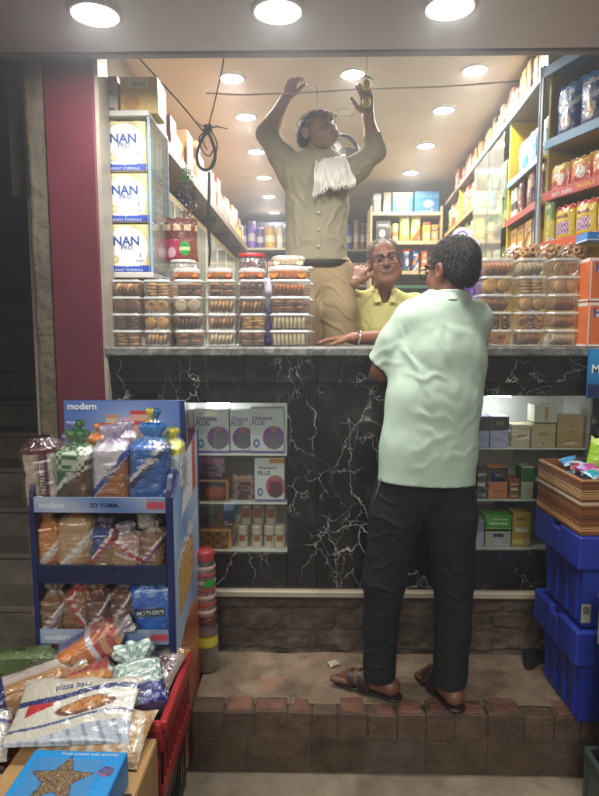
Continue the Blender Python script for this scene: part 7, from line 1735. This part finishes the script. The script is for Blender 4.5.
cand = [('blue', '#2a5fc4'), ('sky blue', '#3f9ad8'), ('pink', '#a84488'), ('orange', '#d88a34'), ('purple', '#7a3f9a'), ('dark navy', '#1c2448'), ('white', '#d8d8dc'), ('teal', '#2a9ab0'), ('magenta', '#b82a6a'), ('golden', '#c8a040'), ('deep blue', '#2040a0'), ('lilac', '#a890d0'), ('red', '#b8302c'), ('light pink', '#b8809a')]
spots = [(541, 466), (553, 463), (547, 473), (560, 468), (556, 478), (569, 464), (571, 474), (578, 480), (584, 470), (590, 478), (580, 464), (594, 472), (564, 481), (540, 472)]
for i, ((cn, c_), (sx_, sy_)) in enumerate(zip(cand, spots)):
    o = pouch('sweet_packet', f'{cn} wrapped sweet packet in the brown carton', 'sweet packet', .062, .048, .02, lambda u, v, c_=c_: h(c_) if .15 < v < .85 else mixc(h(c_), (.8, .8, .8), .5), seed=i + 80, nu=14, nv=10, group='sweet packets in the brown carton')
    o.rotation_euler = (R(random.uniform(-88, -66)), R(random.uniform(-14, 14)), R(random.uniform(-60, 60))); p = PZ(sx_, sy_, .88); o.location = (max(.965, p.x), min(2.24, max(1.98, p.y)), .866 + .008 * (i % 3))
for i in range(16):
    cn, c_ = cand[(i * 5 + 3) % 14]
    o = pouch('sweet_packet', 'wrapped sweet packet lying lower among the others in the brown carton', 'sweet packet', .085, .07, .03, lambda u, v, c_=c_: h(c_), seed=i + 120, nu=10, nv=8, group='lower sweet packets'); o.rotation_euler = (R(-80), R(random.uniform(-15, 15)), R(random.uniform(0, 360))); o.location = (.985 + .115 * (i % 4), 2.02 + .065 * (i // 4), .805 + .01 * (i % 3))
o = pouch('snack_packet', 'lime green packet standing at the right end of the brown carton', 'snack packet', .11, .12, .04, lambda u, v: h('#9ac82a') if v < .8 else h('#c8e07a'), seed=99); o.rotation_euler = (R(-12), R(12), R(-10)); o.location = (PX(601, 2.12, .9), 2.12, .86)
crate('grey_crate', 'grey green plastic crate at the lower right edge of the picture', 'crate', PX(590, 1.72, 0) + .07, PX(590, 1.72, 0) + .45, 1.64, 1.90, ZG + .001, -.03, h('#3f4a46'), False, .008)
crate('white_black_rack', 'black and white slotted crate at the right edge beside the blue crates', 'crate', PX(592, 1.80, .4) + .045, PX(592, 1.80, .4) + .39, 1.62, 1.86, .36, .54, h('#8f8a80'), True, .004)
crate('grey_crate', 'dark crate under the slotted crate at the right edge', 'crate', PX(594, 1.80, .2) + .05, PX(594, 1.80, .2) + .39, 1.62, 1.86, -.028, .358, h('#1c1d22'), False, .004)
# slippers behind the crates
for i, (px, py) in enumerate(((533, 657), (541, 650))):
    p = PZ(px, py, 0); t = thing('slipper', ['black rubber slipper in front, half hidden by the blue crates', 'black rubber slipper at the back, half hidden by the blue crates'][i], 'slipper', (p.x, p.y, .001), R(60 + 12 * i), 'black slippers')
    m = MB(); n = 26; ol = [(.115 * math.cos(2 * math.pi * k / n), (.040 + .008 * math.cos(2 * math.pi * k / n)) * math.sin(2 * math.pi * k / n)) for k in range(n)]
    m.add([(x, y, 0) for x, y in ol] + [(x * 1.02, y * 1.02, .02) for x, y in ol], [tuple(range(n))[::-1], tuple(range(n, 2 * n))] + [(k, (k + 1) % n, n + (k + 1) % n, n + k) for k in range(n)], h('#202226')); m.build('sole', 'leather', t)
    m = MB(); m.grid(lambda u, v: (.02 + .06 * v, .043 * math.cos(math.pi * u), .018 + .042 * math.sin(math.pi * u) * (1 - .3 * v)), 16, 5, h('#2f3238')); m.build('strap', 'leather', t)
# end

p = PZ(336, 670, .0); o = pouch('plastic_scrap', 'small crumpled clear plastic scrap on the step beside the sandal', 'litter', .05, .03, .02, lambda u, v: h('#b8b09c'), seed=210, nu=14, nv=10); o.rotation_euler = (R(-75), 0, R(30)); o.location = (p.x, p.y + .02, .006)
m_, nt_, b_ = newmat('glare_air'); nt_.nodes.remove(b_); pv = nt_.nodes.new('ShaderNodeVolumePrincipled'); pv.inputs['Color'].default_value = (.9, .93, 1, 1)  # scattering air added to give the lamps a milky glow, imitating lens glare
pv.inputs['Density'].default_value = .018; pv.inputs['Anisotropy'].default_value = .6
nt_.links.new(pv.outputs[0], nt_.nodes['Material Output'].inputs['Volume']); M['glare_volume'] = m_
b = MB(); b.box((-3.2, -.6, ZG - 1.0), (3.2, 8.6, 3.6), (1, 1, 1)); tag(b.build('glare_volume', 'glare_volume'), kind='stuff')
cy.volume_bounces = 0; cy.volume_step_rate = 4
